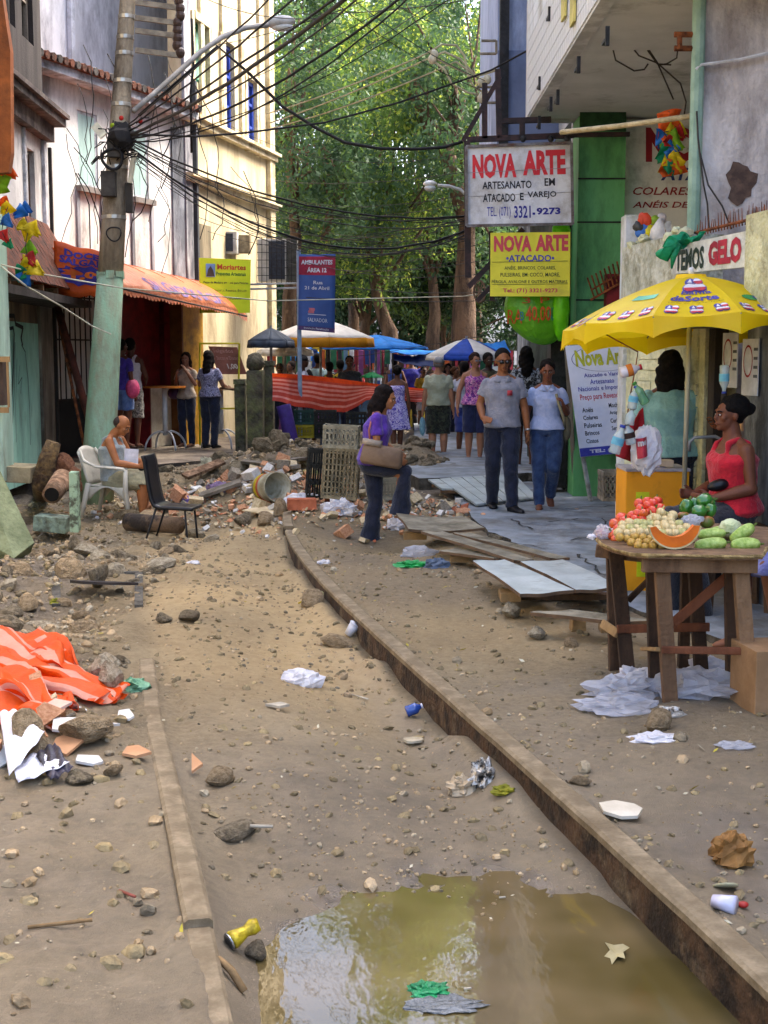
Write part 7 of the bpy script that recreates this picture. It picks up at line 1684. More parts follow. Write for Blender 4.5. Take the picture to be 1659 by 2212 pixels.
# 6 woman in red seated, facing left
YR = 8.55
t, J, s, RH, pc_ = person('woman in red tank top and black leggings seated facing left beside the orange podium', (W(1618,1,YR).x, YR, W(1600,1345,YR).z), R(-78), 1.66,
 dict(hip=(0,.0,.79), nb=(0,-.02,1.28), head=(0,-.05,1.44), sL=(-.165,0,1.20), sR=(.165,0,1.20), eR=(.21,.02,.95), wR=(.12,-.22,.88), hdR=(-.1,-1,.05), pnR=(1,0,-.2), curlR=.9, eL=(-.21,-.02,.95), wL=(-.12,-.24,.89), hdL=(.1,-1,.05), pnL=(1,0,.2), curlL=.9,
         hL=(-.09,0,.78), hR=(.09,0,.78), kL=(-.10,-.42,.72), kR=(.12,-.38,.66), aL=(-.10,-.40,.12), aR=(.12,-.26,.10)),
 '#6b3f2b', ('tank', cloth('red', '#b8182c', '#9c1224'), -.08), ('trousers', cloth('leggings', '#2c2c33', '#222228')), ('bun', '#110d0d'), ('sandal', M('red_sandal', '#b83a20', rough=.5)), fat=1.28, fem=True, near=True)
pc_('bracelet', MB().tube([V(.122,-.205,.762), V(.120,-.225,.760)], .033, 12), M('gold_chain'), raw=True)
q = MB(); q.ell(W(1552, 1048, YR-.12), (.075,.05,.038), 14, 9, Matrix.Rotation(R(-15), 3, 'Y')); tag(q.build('purse', M('black_purse', '#141418', rough=.35), None, True), 'small shiny black purse on the lap of the woman in red', 'purse')
st = E('stool', (W(1622,1,YR+.05).x, YR+.05, h(2.3, 8.6)), 'rough wooden stool under the woman in red', 'stool')
zs_ = W(1600,1345,YR).z+.70*.95
MB().box((W(1622,1,YR+.05).x, YR+.05, zs_-.05), (.42,.34,.05)).build('seat', wood_b, st)
for sx in (-1,1):
 for sy in (-1,1): MB().beam((W(1622,1,YR+.05).x+sx*.17, YR+.05+sy*.13, zs_-.07), (W(1622,1,YR+.05).x+sx*.2, YR+.05+sy*.16, 0), .05, .04).build('leg', wood_b, st)
# person cut off by the right edge
person('person in lavender blue clothes mostly cut off by the right edge', (W(1800,1,7.6).x, 7.6, .0), R(-70), 1.66,
 dict(hip=(0,.0,.55), nb=(0,0,1.08), head=(0,-.03,1.23), sL=(-.17,0,1.0), sR=(.17,0,1.0), eR=(.21,-.05,.74), wR=(.12,-.26,.66), eL=(-.21,-.05,.74), wL=(-.12,-.26,.66),
         hL=(-.09,0,.54), hR=(.09,0,.54), kL=(-.12,-.42,.54), kR=(.12,-.40,.54), aL=(-.12,-.42,.10), aR=(.12,-.30,.10)),
 '#8a5a40', ('tee', cloth('lavender', '#7f86c8', '#6c74b8'), 0), ('long_shorts', cloth('lavender2', '#7f86c8', '#6c74b8')), ('short', '#1a1411'), ('sandal', sh_d), fem=True)
# ================================================================ yellow parasol, podium
yl = M('parasol_yellow', '#f2d414', '#ecc80c', rough=.45, trans=.42, sc=2, bump=.06, bs=12, spec=.4)
YU = 9.2; apx = W(1493, 597, YU); R_U = .87
pu_ = E('parasol', (apx.x, YU, .05), 'bright yellow lottery parasol with a scalloped skirt over the orange podium', 'umbrella')
em_r = M('emblem_red', '#c23a4c', bump=0, rough=.5); em_w = M('emblem_white', '#dcd8dc', bump=0, rough=.5); em_b = M('emblem_violet', '#4a4590', bump=0, rough=.5)
nP = 10
def uf(k, s_, t_):
 a0 = R(-90-28)+2*PI*(k)/nP; a1 = a0+2*PI/nP; e = Vector((math.cos(a0), math.sin(a0), 0)).lerp(Vector((math.cos(a1), math.sin(a1), 0)), s_)
 z = -.33*(t_**1.55)-.02*math.sin(PI*s_)*t_
 p = e*R_U*t_; return apx+p+Vector((0, 0, z-.07*p.y+.03*p.x))
def uhem(k, s_, t_):
 p = uf(k, s_, 1); e = (p-apx); e.z = 0; e.normalize(); return p+e*.012*math.sin(9*s_+k)*t_+Vector((0,0,-.13*t_*(1.1-.62*math.sin(PI*s_)**.8)))
def emblem(fn, ctr, sz, par, nm='emblem'):
 mb = MB(); cx, cy = ctr
 def disc(dx, dy, rx, ry, mi, a0=0, a1=2*PI):
  mb.cur = mi; n_ = 10; c0 = fn(cx+dx*sz, cy+dy*sz*1.0); pts = [fn(cx+(dx+rx*math.cos(a0+(a1-a0)*i/n_))*sz, cy+(dy+ry*math.sin(a0+(a1-a0)*i/n_))*sz) for i in range(n_+1)]
  mb.add([c0]+pts, [(0, i+1, i+2) for i in range(n_)])
 o_ = fn(0, 0)
 for dx, dy in ((-.5,-.28), (.5,-.28), (-.42,.34), (.42,.34)): disc(dx, dy, .62, .42, 2)
 k = mb.v; 
 base = len(mb.v)
 disc(.5, -.28, .54, .34, 1); disc(-.42, .30, .54, .34, 1); disc(.42, .30, .54, .34, 1)
 disc(.5, -.28, .54, .34, 0, 0, PI); disc(-.42, .34, .5, .30, 0, 0.1, PI-.1); disc(.42, .34, .5, .30, 0, .1, PI-.1)
 mb.cur = 1; mb.add([fn(cx-.78*sz, cy-.08*sz), fn(cx-.5*sz, cy-.55*sz), fn(cx-.22*sz, cy-.08*sz)], [(0,1,2)])
 # lift layers slightly
 nrm = Vector((0,-1,.5)).normalized(); nv = []
 for i, p in enumerate(mb.v): nv.append(tuple(Vector(p)+nrm*(.005+.0025*(0 if i < base else 1+(i > base+35)+(i > base+66)))))
 mb.v = nv; return mb.build(nm, [em_r, em_w, em_b], par)
for k in range(nP):
 q = MB(); q.grid(lambda a, b, k=k: uf(k, a, b), 8, 10); q.grid(lambda a, b, k=k: uhem(k, a, b), 12, 3); q.build('canopy_panel', yl, pu_, True)
 MB().tube([uf(k, 0, b)+Vector((0,0,-.014)) for b in (.03,.3,.6,1)], .006, 6).build('rib', metal_g, pu_, True)
 if k in (8, 9, 0, 1):
  for s_ in (.18, .5, .82):
   emblem(lambda a, b, k=k: uf(k, a, b), (s_, .90), .085, pu_)
fr0 = lambda a, b: uf(0, a, b)
emblem(fr0, (.5, .42), .27, pu_)
up_n = Vector((0,-1,.6)).normalized()
letters(fr0, 'Bahia', .24, .80, .585, .655, em_b, pu_, bold=.02, off=.006, nrm=up_n); letters(fr0, 'daSorte', .10, .86, .68, .775, em_b, pu_, bold=.04, off=.006, nrm=up_n); letters(fr0, 'Título de Capitalização', .08, .90, .795, .815, M('ochre_print', '#8a7a1c', bump=0), pu_, off=.006, nrm=up_n)
fr1 = lambda a, b: uf(1, a, b); frm = lambda a, b: uf(9, a, b)
q = MB(); q.add([fr1(.5+.16*math.cos(t_), .72+.05*math.sin(t_))+up_n*.006 for t_ in [2*PI*i/14 for i in range(14)]], [tuple(range(14))]); q.build('emblem', M('emblem_green', '#3f9a4c', bump=0), pu_)
letters(fr1, 'fitness', .55, 1.0, .70, .76, em_b, pu_, bold=.02, off=.008, nrm=up_n)
q = MB(); q.grid(lambda a, b: frm(.25+.5*a, .60+.08*b)+up_n*.006, 5, 2); q.build('emblem', M('emblem_aqua', '#7cc0a0', bump=0), pu_)
MB().tube([(apx.x-.01, YU, .78), apx], .017, 10).build('pole', M('ivory_pole', '#b9b6a0', '#a39f88', sc=3, streak=8, rough=.5), pu_, True)
q = MB(); q.ell(apx+Vector((0,0,.035)), (.022,.022,.028), 10, 8); q.build('finial', M('white_knob', '#d8d8d8', bump=0), pu_, True)
q = MB(); q.tube([apx+Vector((0,0,.012)), apx+Vector((0,0,-.02))], [.10,.115], 12); q.build('top_cap', yl, pu_)
# podium
pd = E('podium', (W(1446,1,YU).x, YU+.2, .05), 'orange plywood podium with lime stickers under the yellow parasol', 'podium')
x0, x1 = W(1375,1,YU).x, W(1517,1,YU).x; zt_ = W(1446,1019,YU).z
orm = M('podium_orange', '#dd9614', '#cf8a10', sc=2, rough=.6, bump=.04, grime='#9c6a14', gsc=3, gamt=.2)
MB().box(((x0+x1)/2, YU+.2, (zt_+.05)/2), (x1-x0, .4, zt_-.05)).build('cabinet', orm, pd, bevel=.004)
MB().box(((x0+x1)/2, YU+.2, zt_+.012), (x1-x0+.01, .42, .02)).build('top_board', M('podium_top', '#a8a4ac', rough=.5), pd)
lime = M('lime_sticker', '#c2cc14', bump=0, rough=.5)
for (u0, v0, u1, v1) in [(1374,1063,1402,1090),(1376,1198,1401,1246)]:
 a, b = W(u0, v0, YU-.003), W(u1, v1, YU-.003); q = MB(); q.box(((a.x+b.x)/2, YU-.003, (a.z+b.z)/2), (b.x-a.x, .004, a.z-b.z)); q.build('sticker', lime, pd)
for (u, v, s_, mt_, nm) in [(1400,1013,.22,M('paper_lilac', '#b9b3cc', bump=0),'sheet of lilac paper on the podium top'),(1436,1010,.10,M('carton', '#b9a994', bump=0),'small pale carton on the podium top')]:
 c = W(u, v, YU+.12); q = MB(); q.box((c.x, YU+.12, zt_+.03+(.02 if s_ < .2 else 0)), (s_, .12, .012 if s_ > .2 else .05)); tag(q.build('paper' if s_ > .2 else 'carton', mt_, bevel=.003), nm, 'paper' if s_ > .2 else 'carton')
# hanging bottles
def bottle(a, b, r, label, body, cap, lab=None, capend=1):
 a, b = Vector(a), Vector(b); d = b-a; t = E('plastic_bottle', a, label, 'bottle', 'bottles hanging around the parasol')
 P = lambda k: a+d*k
 MB().tube([P(0), P(.04), P(.3), P(.45), P(.62), P(.80), P(.90)], [r*.8, r, r*.94, r, r*.97, r*.45, r*.38], 14).build('body', body, t, True)
 MB().tube([P(.90), P(1)], r*.48, 10).build('cap', cap, t, True)
 if lab: MB().tube([P(.30), P(.56)], r*1.03, 14, False).build('label', lab, t, True)
 return t
clear = M('clear_plastic', '#bccfd2', rough=.12, bump=.2, bs=18, alpha=.55, spec=.7, var=.1); clearg = M('green_plastic', '#6fae7c', rough=.12, bump=.2, bs=18, alpha=.7, spec=.7)
capr = M('cap_red', '#b81f38', bump=0, rough=.4); capb = M('cap_blue', '#2a3fa0', bump=0, rough=.4); capg = M('cap_green', '#3f8a3a', bump=0, rough=.4); labb = M('label_blue', '#6fb4cc', bump=0); labo = M('label_orange', '#c8742c', bump=0); labk = M('label_dark', '#3a2620', bump=0); milk = M('milk_plastic', '#d2cdd4', rough=.35, bump=0)
YB_ = 8.75
bottle(W(1340,806,YB_), W(1386,792,YB_), .040, 'white milk bottle with orange label and red cap hanging sideways', milk, capr, labo)
bottle(W(1395,872,YB_), W(1369,826,YB_), .033, 'crumpled green bottle hanging below the white milk bottle', clearg, capg)
bottle(W(1364,884,YB_), W(1374,834,YB_), .032, 'clear bottle with pale blue label and blue cap, upper in the hanging cluster', clear, capb, labb)
bottle(W(1358,918,YB_), W(1366,882,YB_), .034, 'clear bottle in the middle of the hanging cluster', clear, metal_g)
bottle(W(1326,980,YB_), W(1346,918,YB_), .040, 'clear bottle with blue label at the lower left of the hanging cluster', clear, capb, labb)
bottle(W(1364,960,YB_), W(1354,914,YB_), .036, 'clear bottle with dark red label next to the red sheet', clear, metal_g, labk)
bottle(W(1565,788,YB_), W(1564,852,YB_), .032, 'upside down clear bottle with blue label on the dark stick', clear, capb, labb)
tube_obj('string', [uf(9, 0, 1), W(1378,760,YB_+.1), W(1372,800,YB_), W(1364,840,YB_), W(1350,930,YB_)], .005, rust, 'rusty wire hanging from the parasol rib with bottles tied on', 'wire')
tube_obj('stick', [W(1563,850,YB_), W(1566,900,YB_), W(1572,968,YB_), W(1576,1100,YB_+.1)], .018, wood_d, 'dark upright stick with an upside down bottle on top', 'stick', n=8)
# bags
def blob(name, c, r, mat, label, cat, seed=0, amp=.3, par=None, freq=3.0, flat=None, nn=(20,12)):
 rg = random.Random(seed); o1, o2 = rg.uniform(0,9), rg.uniform(0,9); q = MB(); c = Vector(c)
 def f(a, b):
  th = 2*PI*a; ph = -PI/2+PI*b; d = Vector((math.cos(ph)*math.cos(th), math.cos(ph)*math.sin(th), math.sin(ph)))
  n1 = mnoise.noise(d*freq+Vector((o1,o2,0))); n2 = mnoise.noise(d*freq*2.7+Vector((o2,o1,4))); n3 = abs(mnoise.noise(d*freq*5+Vector((o1,0,o2))))
  k = 1+amp*(n1*1.2+n2*.8+n3*.6); p = Vector((d.x*r[0]*k, d.y*r[1]*k, d.z*r[2]*k))
  if flat is not None and p.z < flat: p.z = flat+(p.z-flat)*.1
  return c+p
 q.grid(f, *nn); o = q.build(name, mat, par, name in ('sack', 'cabbage', 'rag', 'cloth'))
 bmx = bmesh.new(); bmx.from_mesh(o.data); bmesh.ops.remove_doubles(bmx, verts=bmx.verts, dist=.0008); bmx.to_mesh(o.data); bmx.free()
 return tag(o, label, cat) if label else o
wbag = M('white_bag', '#eeedf0', '#e0dee4', rough=.3, trans=.35, bump=.6, bs=22, spec=.6, sc=5); cbag = M('clear_bag', '#e2e3ea', '#cfd0d8', rough=.15, trans=.4, alpha=.55, bump=.9, bs=26, spec=1, sc=5)
wb = blob('plastic_bag', W(1396,972,YB_+.1), (.10,.07,.155), wbag, 'white and red carrier bag hanging left of the woman in teal', 'bag', 3, .22)
PBg = Panel(W(1374,948,YB_), W(1398,943,YB_), W(1400,985,YB_), W(1378,992,YB_)); q = MB(); q.grid(lambda a, b: PBg(a, b)+Vector((0,.02-.05*math.sin(PI*a),0)), 6, 6); ro = q.build('red_print', em_r, wb, True)
letters(lambda a, b: PBg(a, b)+Vector((0,.02-.05*math.sin(PI*a)-.003,0)), 'me', .1, .9, .15, .4, em_w, wb, bold=.05)
q = MB(); q.grid(lambda a, b: W(1362+a*44, 906+b*100-a*14, YB_+.15)+Vector((0,.05*math.sin(6*a+3*b),0)) if True else 0, 8, 12); 
q = MB(); tl, tr, br, bl = W(1352,925,YB_+.12), W(1390,880,YB_+.35), W(1395,1010,YB_+.3), W(1330,985,YB_+.1)
q.grid(lambda a, b: (tl*(1-a)+tr*a)*(1-b)+(bl*(1-a)+br*a)*b+Vector((0,.03*math.sin(9*a+3*b),0)), 10, 10); tag(q.build('cloth', M('red_cloth', '#b5202c', '#9a1823', rough=.6, bump=.2, bs=20), None, True, solid=.004), 'red cloth sheet hanging behind the bottles', 'cloth')
yb_ = blob('sack', W(1540,955,10.1), (.105,.08,.29), M('yellow_sack', '#c9a80c', '#b5950a', rough=.5, bump=.3, bs=10), 'tall yellow sack hanging behind the woman in teal', 'sack', 8, .14)
tube_obj('metal_hoop', [W(1488,975,9.0), W(1490,955,9.0), W(1500,945,9.0), W(1545,943,9.0), W(1560,950,9.0), W(1566,985,9.0)], .012, metal_g, 'bent grey metal tube behind the podium', 'tube', n=8)
MB2 = MB(); cchain = E('chain', W(1540,915,9.3), 'rusty chain hanging from the yellow sack to the dark stick', 'chain')
for k in range(8):
 t_ = k/7; c = W(1532+t_*26, 905+18*math.sin(t_*2.6), 9.3); a = [c+Vector((.018*math.cos(b), .008*math.sin(b)*(k % 2), .011*math.sin(b))) for b in [2*PI*i/8 for i in range(9)]]
 MB().tube(a, .004, 5, False).build('link', rust, cchain)
# ================================================================ crates
def crate(name, size, mat, label, loc, rot=(0,0,0), group=None, slats=7, rows=3, first=None):
 w_, d_, h_ = size; t = E(name, loc, label, 'crate', group); t.rotation_euler = rot
 for (ax_, sg) in (('x',-1),('x',1),('y',-1),('y',1)):
  q = MB(); L_ = d_ if ax_ == 'x' else w_
  def put(c0, sz):
   if ax_ == 'x': q.box((sg*w_/2, c0[0], c0[1]), (.012, sz[0], sz[1]))
   else: q.box((c0[0], sg*d_/2, c0[1]), (sz[0], .012, sz[1]))
  put((0, h_-.02), (L_+.014, .04)); put((0, .02), (L_, .04))
  for i in range(slats): put((-L_/2+L_*(i+.5)/slats, h_/2), (L_/slats*.42, h_-.06))
  for j in range(1, rows): put((0, h_*j/rows), (L_-.01, h_/rows*.22))
  q.build('side', mat, t, local=True)
 q = MB()
 for i in range(slats): q.box((-w_/2+w_*(i+.5)/slats, 0, .01), (w_/slats*.6, d_-.02, .016))
 for j in range(rows+1): q.box((0, -d_/2+d_*(j+.5)/(rows+1), .024), (w_-.02, d_/(rows+1)*.35, .010))
 q.build('base', mat, t, local=True); return t
cg_ = M('crate_grey', '#9c9782', '#837e6a', sc=6, rough=.7, grime='#5c5646', gsc=4); cdk = M('crate_black', '#23241f', '#191a17', rough=.7); cgn = M('crate_green', '#1f3d34', '#16302a', rough=.7); cyl = M('crate_yellow', '#9a8a1c', '#7f7214', rough=.7); cbr = M('crate_tan', '#8f8468', '#766c54', sc=6, rough=.8, grime='#4e4736', gsc=4)
a = W(733, 1078, 13.9)
crate('crate', (.36,.26,.54), cdk, 'black crate standing on end left of the perforated tan crate', (W(690,1,14.3).x, 14.35, W(690,1078,14.3).z), (0, R(4), R(8)))
crate('crate', (.37,.28,.55), cbr, 'tan perforated crate standing on end behind the stepping woman', (a.x, 14.0, a.z), (0, R(4), R(-4)), slats=9, rows=9)
crate('crate', (.36,.30,.24), cg_, 'pale grey crate lying on top of the tan perforated crate', (W(733,1,14.0).x, 14.0, W(733,967,14.0).z), (0, R(3), R(-4)), slats=8, rows=3)
crate('crate', (.30,.26,.27), cg_, 'grey crate on the rubble right of the stepping woman', (W(835,1,14.4).x, 14.4, W(835,1078,14.4).z), (0, R(-3), R(4)), slats=8, rows=3)
for (u, v0, v1, u0, u1, mt_, lb) in [(651,945,917,633,672,cyl,'yellow crate at the bottom of the stack under the net'),(651,916,885,630,672,cgn,'dark green crate stacked on the yellow crate'),(698,916,886,675,722,cdk,'black crate right of the dark green crate'),(698,946,918,676,722,cdk,'black crate on the ground right of the yellow crate'),(768,930,890,745,790,cdk,'black crate under the net behind the stepping woman')]:
 Yc_ = 20.9; crate('crate', (abs(W(u1,1,Yc_).x-W(u0,1,Yc_).x), .3, abs(W(u,v0,Yc_).z-W(u,v1,Yc_).z)), mt_, lb, (W((u0+u1)/2,1,Yc_).x, Yc_, W(u,v0,Yc_).z), slats=6, rows=3)
crate('crate', (.14,.3,.24), wood_g, 'small grey crate between the sandwich board and the podium', (W(1333,1,11.0).x, 10.9, W(1333,1076,11.0).z), slats=4)
# violet roll leaning under the net
tube_obj('fabric_roll', [W(612,875,20.3), W(618,900,20.3), W(640,1000,19.9)], .11, M('violet_roll', '#3d2872', '#2f1e5a', rough=.7), 'rolled violet tarpaulin leaning under the net by the gate pillar', 'roll', n=12)
# bucket
bk_ = E('bucket', W(585, 1060, 15.2), 'dirty white plastic bucket with yellow and red label lying on the rubble', 'bucket')
a, b = W(556,1052,15.35), W(600,1052,14.95); d = (b-a).normalized(); a = b-d*.36
bw = M('bucket_white', '#bdb9a4', '#a8a38c', sc=5, rough=.5, grime='#7c7050', gsc=4, gamt=.5)
n_ = 22; x_ = d.cross(Vector((0,0,1))).normalized(); y_ = x_.cross(d)
def rgb_(c, r): return [c+x_*r*math.cos(2*PI*i/n_)+y_*r*math.sin(2*PI*i/n_) for i in range(n_)]
MB().loft([rgb_(a,.145), rgb_(b,.175), rgb_(b,.165), rgb_(a+d*.01,.135)], caps=True).build('shell', bw, bk_, True)
for k in (.80,.88,.97): MB().tube([a.lerp(b,k)-d*.006, a.lerp(b,k)+d*.006], .186, 22, False).build('rim_ring', bw, bk_)
MB().tube([a.lerp(b,.15), a.lerp(b,.32)], .156, 22, False).build('label', M('bucket_label', '#c2b02a', bump=0), bk_, True); MB().tube([a.lerp(b,.33), a.lerp(b,.45)], .161, 22, False).build('label', M('bucket_label_red', '#b5583f', bump=0), bk_, True)
# ================================================================ boards and ramp
pl_w = M('painted_plank', '#a9b1b0', '#969e9c', sc=2.5, rough=.7, bump=.1, grime='#6e6f66', gsc=2.5, gamt=.35); pl_g = M('plank_weathered', '#8d8674', '#6d6656', sc=4, rough=.85, bump=.3, bs=28, grime='#4f4838', gsc=3, gamt=.5); pl_e = M('ply_edge', '#6a5440', rough=.9)
def board(pts, z, label, mat, th=.022, name='board', cat='board', bend=0):
 P = [G(u, v, zz) for (u, v), zz in zip(pts, z if hasattr(z, '__len__') else [z]*4)]
 q = MB(); nu, nv = 10, 4
 top_ = lambda a, b: (P[0]*(1-a)+P[1]*a)*(1-b)+(P[3]*(1-a)+P[2]*a)*b+Vector((.006*math.sin(17*b+5*a), .006*math.sin(13*a), bend*(2*a-1)**2+.004*math.sin(7*a+2*b)))
 q.grid(top_, nu, nv); o = q.build(name, [mat, pl_e], None); md = o.modifiers.new('s', 'SOLIDIFY'); md.thickness = th; md.offset = -1 if o.data.polygons[0].normal.z > 0 else 1; md.material_offset_rim = 1
 return tag(o, label, cat)
board([(856,1113),(998,1119),(1047,1145),(884,1148)], [.20,.17,.14,.16], 'warped plywood sheet under the raised foot of the stepping woman', pl_g, bend=.02)
board([(909,1147),(958,1148),(1153,1209),(1112,1211)], [.19,.17,.15,.16], 'long narrow weathered plank crossing from the plywood to the white panels', pl_g)
board([(978,1151),(1015,1151),(1231,1205),(1190,1206)], .13, 'second long plank lying nearer the pavement', pl_g)
board([(949,1190),(984,1184),(1091,1202),(1068,1207)], [.12,.12,.15,.14], 'short split plank on small blocks left of the long planks', pl_g)
board([(1021,1211),(1091,1209),(1241,1275),(1126,1284)], .21, 'left pale painted panel of the walkway', pl_w)
board([(1124,1213),(1217,1209),(1345,1268),(1246,1275)], .20, 'right pale painted panel of the walkway', pl_w)
board([(1145,1322),(1234,1317),(1430,1343),(1298,1340)], .15, 'low weathered board on a pallet in front of the painted panels', pl_g)
def blk(u0, v0, u1, v1, Y, label, mat=wood_b, th=.14, name='wood_block', cat='block', rz=0):
 a, b = W(u0, v0, Y), W(u1, v1, Y); q = MB(); q.box(((a.x+b.x)/2, Y+th/2, (a.z+b.z)/2), (abs(b.x-a.x), th, abs(a.z-b.z)), Matrix.Rotation(rz, 3, 'Z')); q.jitter(.004); return tag(q.build(name, mat, bevel=.004), label, cat)
wl2 = M('raw_wood', '#9a7d55', '#7f6543', sc=5, streak=4, rough=.85, bump=.3)
blk(1082,1283,1126,1300,8.75,'short beam end sticking out under the left painted panel', wl2, .2); blk(1126,1285,1345,1296,8.9,'long dark beam under the painted panels', wood_b, .1)
blk(872,1152,922,1166,11.95,'light wood block under the long plank', wl2); blk(973,1201,1022,1216,10.6,'light wood block under the short split plank', wl2)
blk(1236,1338,1266,1368,8.0,'left pallet foot under the low board', wl2, .12); blk(1300,1338,1330,1372,7.95,'right pallet foot under the low board', wl2, .12); blk(1236,1369,1330,1377,8.0,'bottom slat of the small pallet', wl2, .12); 
# ramp
rp = E('ramp', G(1040, 1060, .1), 'white painted plank ramp between the raised and lower pavement', 'ramp')
Pt = [G(924,1035,.19), G(1112,1023,.19), G(1162,1074,.085), G(1008,1091,.085)]
for i in range(8):
 s0, s1 = i/8+.004, (i+1)/8-.006; q = MB(); e = .03 if i < 1 else 0
 c = [Pt[0].lerp(Pt[1], s0), Pt[0].lerp(Pt[1], s1), Pt[3].lerp(Pt[2], s1), Pt[3].lerp(Pt[2], s0)]
 if i == 0: c[2] = c[1].lerp(c[2], .42); c[3] = c[0].lerp(c[3], .38)
 q.prism([p+Vector((0,0,random.uniform(-.004,.004))) for p in c], (0,0,-.022)); q.build('plank', pl_w, rp)
for t_ in (.15, .85): q = MB(); q.beam(Pt[0].lerp(Pt[3], t_ if t_ < .5 else .36)-Vector((0,0,.04)), Pt[1].lerp(Pt[2], t_)-Vector((0,0,.04)), .05, .035); q.build('batten', wood_b, rp)
# ================================================================ vegetable stand
vs = E('market_stand', G(1440, 1500, 0), 'rough wooden trestle stand with round tray carrying fruit and vegetables', 'stand')
def R3(x, y): return (1209.6+.2734*x, 993.6+.2734*y)
w1_ = M('stand_wood', '#83664a', '#5f4733', sc=5, streak=9, rough=.85, bump=.35, bs=30, grime='#3c2c20', gsc=3, gamt=.45); w2_ = M('stand_wood_dark', '#4e3a2b', '#33251b', sc=5, streak=9, rough=.9, bump=.3); w3_ = M('stand_wood_red', '#7c4a30', '#5a3421', sc=5, streak=9, rough=.85, bump=.3)
def leg(p, q_, Y0, Y1, wd, mat, nm='leg', th=.05):
 a = W(*R3(*p), Y0); b = W(*R3(*q_), Y1); q = MB(); q.beam(a, b, wd, th, up=(0,-1,0)); q.jitter(.002); return q.build(nm, mat, vs, bevel=.004)
leg((800,770),(875,1990),6.28,6.28,.072,w1_); leg((735,800),(762,1935),6.42,6.58,.07,w2_); leg((1425,800),(1505,1990),6.28,6.28,.074,w1_); leg((1355,800),(1372,1950),6.42,6.52,.07,w2_)
leg((440,700),(545,1775),6.9,6.84,.075,w2_); leg((408,700),(432,1715),7.02,7.0,.06,w2_); leg((1000,860),(968,1722),7.0,7.05,.055,w2_); leg((1062,860),(1125,1778),6.88,6.84,.07,w2_)
leg((645,820),(1555,830),6.24,6.24,.075,w1_,'beam',.04); leg((282,715),(1100,800),6.95,6.85,.07,w1_,'beam',.04)
leg((805,1500),(1545,1512),6.22,6.22,.036,w3_,'brace',.02); leg((680,1495),(805,1500),6.60,6.26,.06,wl2,'brace',.02); leg((335,1290),(455,1372),7.0,6.84,.05,wl2,'brace',.02); leg((450,1335),(1180,1320),6.82,6.82,.045,w3_,'brace',.02)
leg((895,1290),(1345,900),6.5,6.45,.05,w3_,'brace',.02); leg((540,1110),(735,915),6.95,6.8,.03,w2_,'brace',.02)
zt_ = .765; out_ = [(285,618),(330,665),(420,705),(560,738),(700,752),(850,752),(1000,752),(1200,758),(1400,762),(1600,756),(1640,690)]
po = [G(*R3(*p), zt_) for p in out_]; po = [Vector((p.x, p.y, zt_)) for p in po]+[Vector((2.30,6.95,zt_)), Vector((2.0,7.35,zt_)), Vector((1.6,7.4,zt_)), Vector((1.25,7.2,zt_))]
q = MB(); q.prism(po, (0,0,-.018)); q.build('tray', M('tray_board', '#7d6248', '#5c4632', sc=6, rough=.9, bump=.4), vs)
q = MB(); q.tube([p+Vector((0,0,-.002)) for p in po[:11]], .009, 6); q.jitter(.003); q.build('tray_rim', M('frayed_straw', '#a08a5c', '#6f5c3a', sc=20, rough=.95, bump=.5), vs)
def fruit(name, u, v, Y, r, mat, label, cat, group, sq=(1,1,1), rot=None, lob=0, stem=None):
 c = W(u, v, Y); q = MB(); n_, m_ = 14, 9
 def f(a, b):
  th = 2*PI*a; ph = -PI/2+PI*b; k = 1+(lob*math.cos(4*th)*math.cos(ph) if lob else 0)-.06*abs(math.sin(ph))**6*0
  k *= 1+.13*mnoise.noise(Vector((math.cos(ph)*math.cos(th), math.cos(ph)*math.sin(th), math.sin(ph)))*1.4+Vector((u, v, 0)))
  p = Vector((r*sq[0]*k*math.cos(ph)*math.cos(th), r*sq[1]*k*math.cos(ph)*math.sin(th), r*sq[2]*math.sin(ph)*(1-(.18 if lob else .06)*abs(math.sin(ph))**5)))
  return c+((rot @ p) if rot is not None else p)
 q.grid(f, n_, m_); o = q.build(name, mat, None, True, origin=c); tag(o, label, cat, group)
 if stem: s_ = MB(); top_ = c+((rot @ Vector((0,0,r*sq[2]*.85))) if rot is not None else Vector((0,0,r*sq[2]*.85))); s_.tube([top_, top_+((rot @ Vector((0,.004,.018))) if rot is not None else Vector((0,.004,.018)))], [.006,.004], 6); s_.build('stem', stem, o)
 return o
tom = [M('tomato', '#cc3320', '#b8441c', rough=.3, bump=0, spec=.5, sc=22), M('tomato_orange', '#c4521c', '#b03a18', rough=.25, bump=0, spec=.6, sc=6)]
oni = [M('onion_pale', '#cdb988', '#a58c58', rough=.45, bump=.1, sc=30, streak=3), M('onion_gold', '#c09a48', '#8f6c2c', rough=.45, bump=.1, sc=30), M('onion_green', '#bcb67c', '#8f8a4c', rough=.45, bump=.1, sc=30)]
grn = M('pepper_green', '#2f6e22', '#235a1a', rough=.2, bump=0, spec=.7, sc=5); cht = M('squash_green', '#a8bd68', '#7c983c', rough=.4, bump=.25, bs=40, sc=28); stem_ = M('veg_stem', '#5a6b2c', bump=0)
def rr(): return Matrix.Rotation(random.uniform(-.6,.6), 3, 'X') @ Matrix.Rotation(random.uniform(-.6,.6), 3, 'Y')
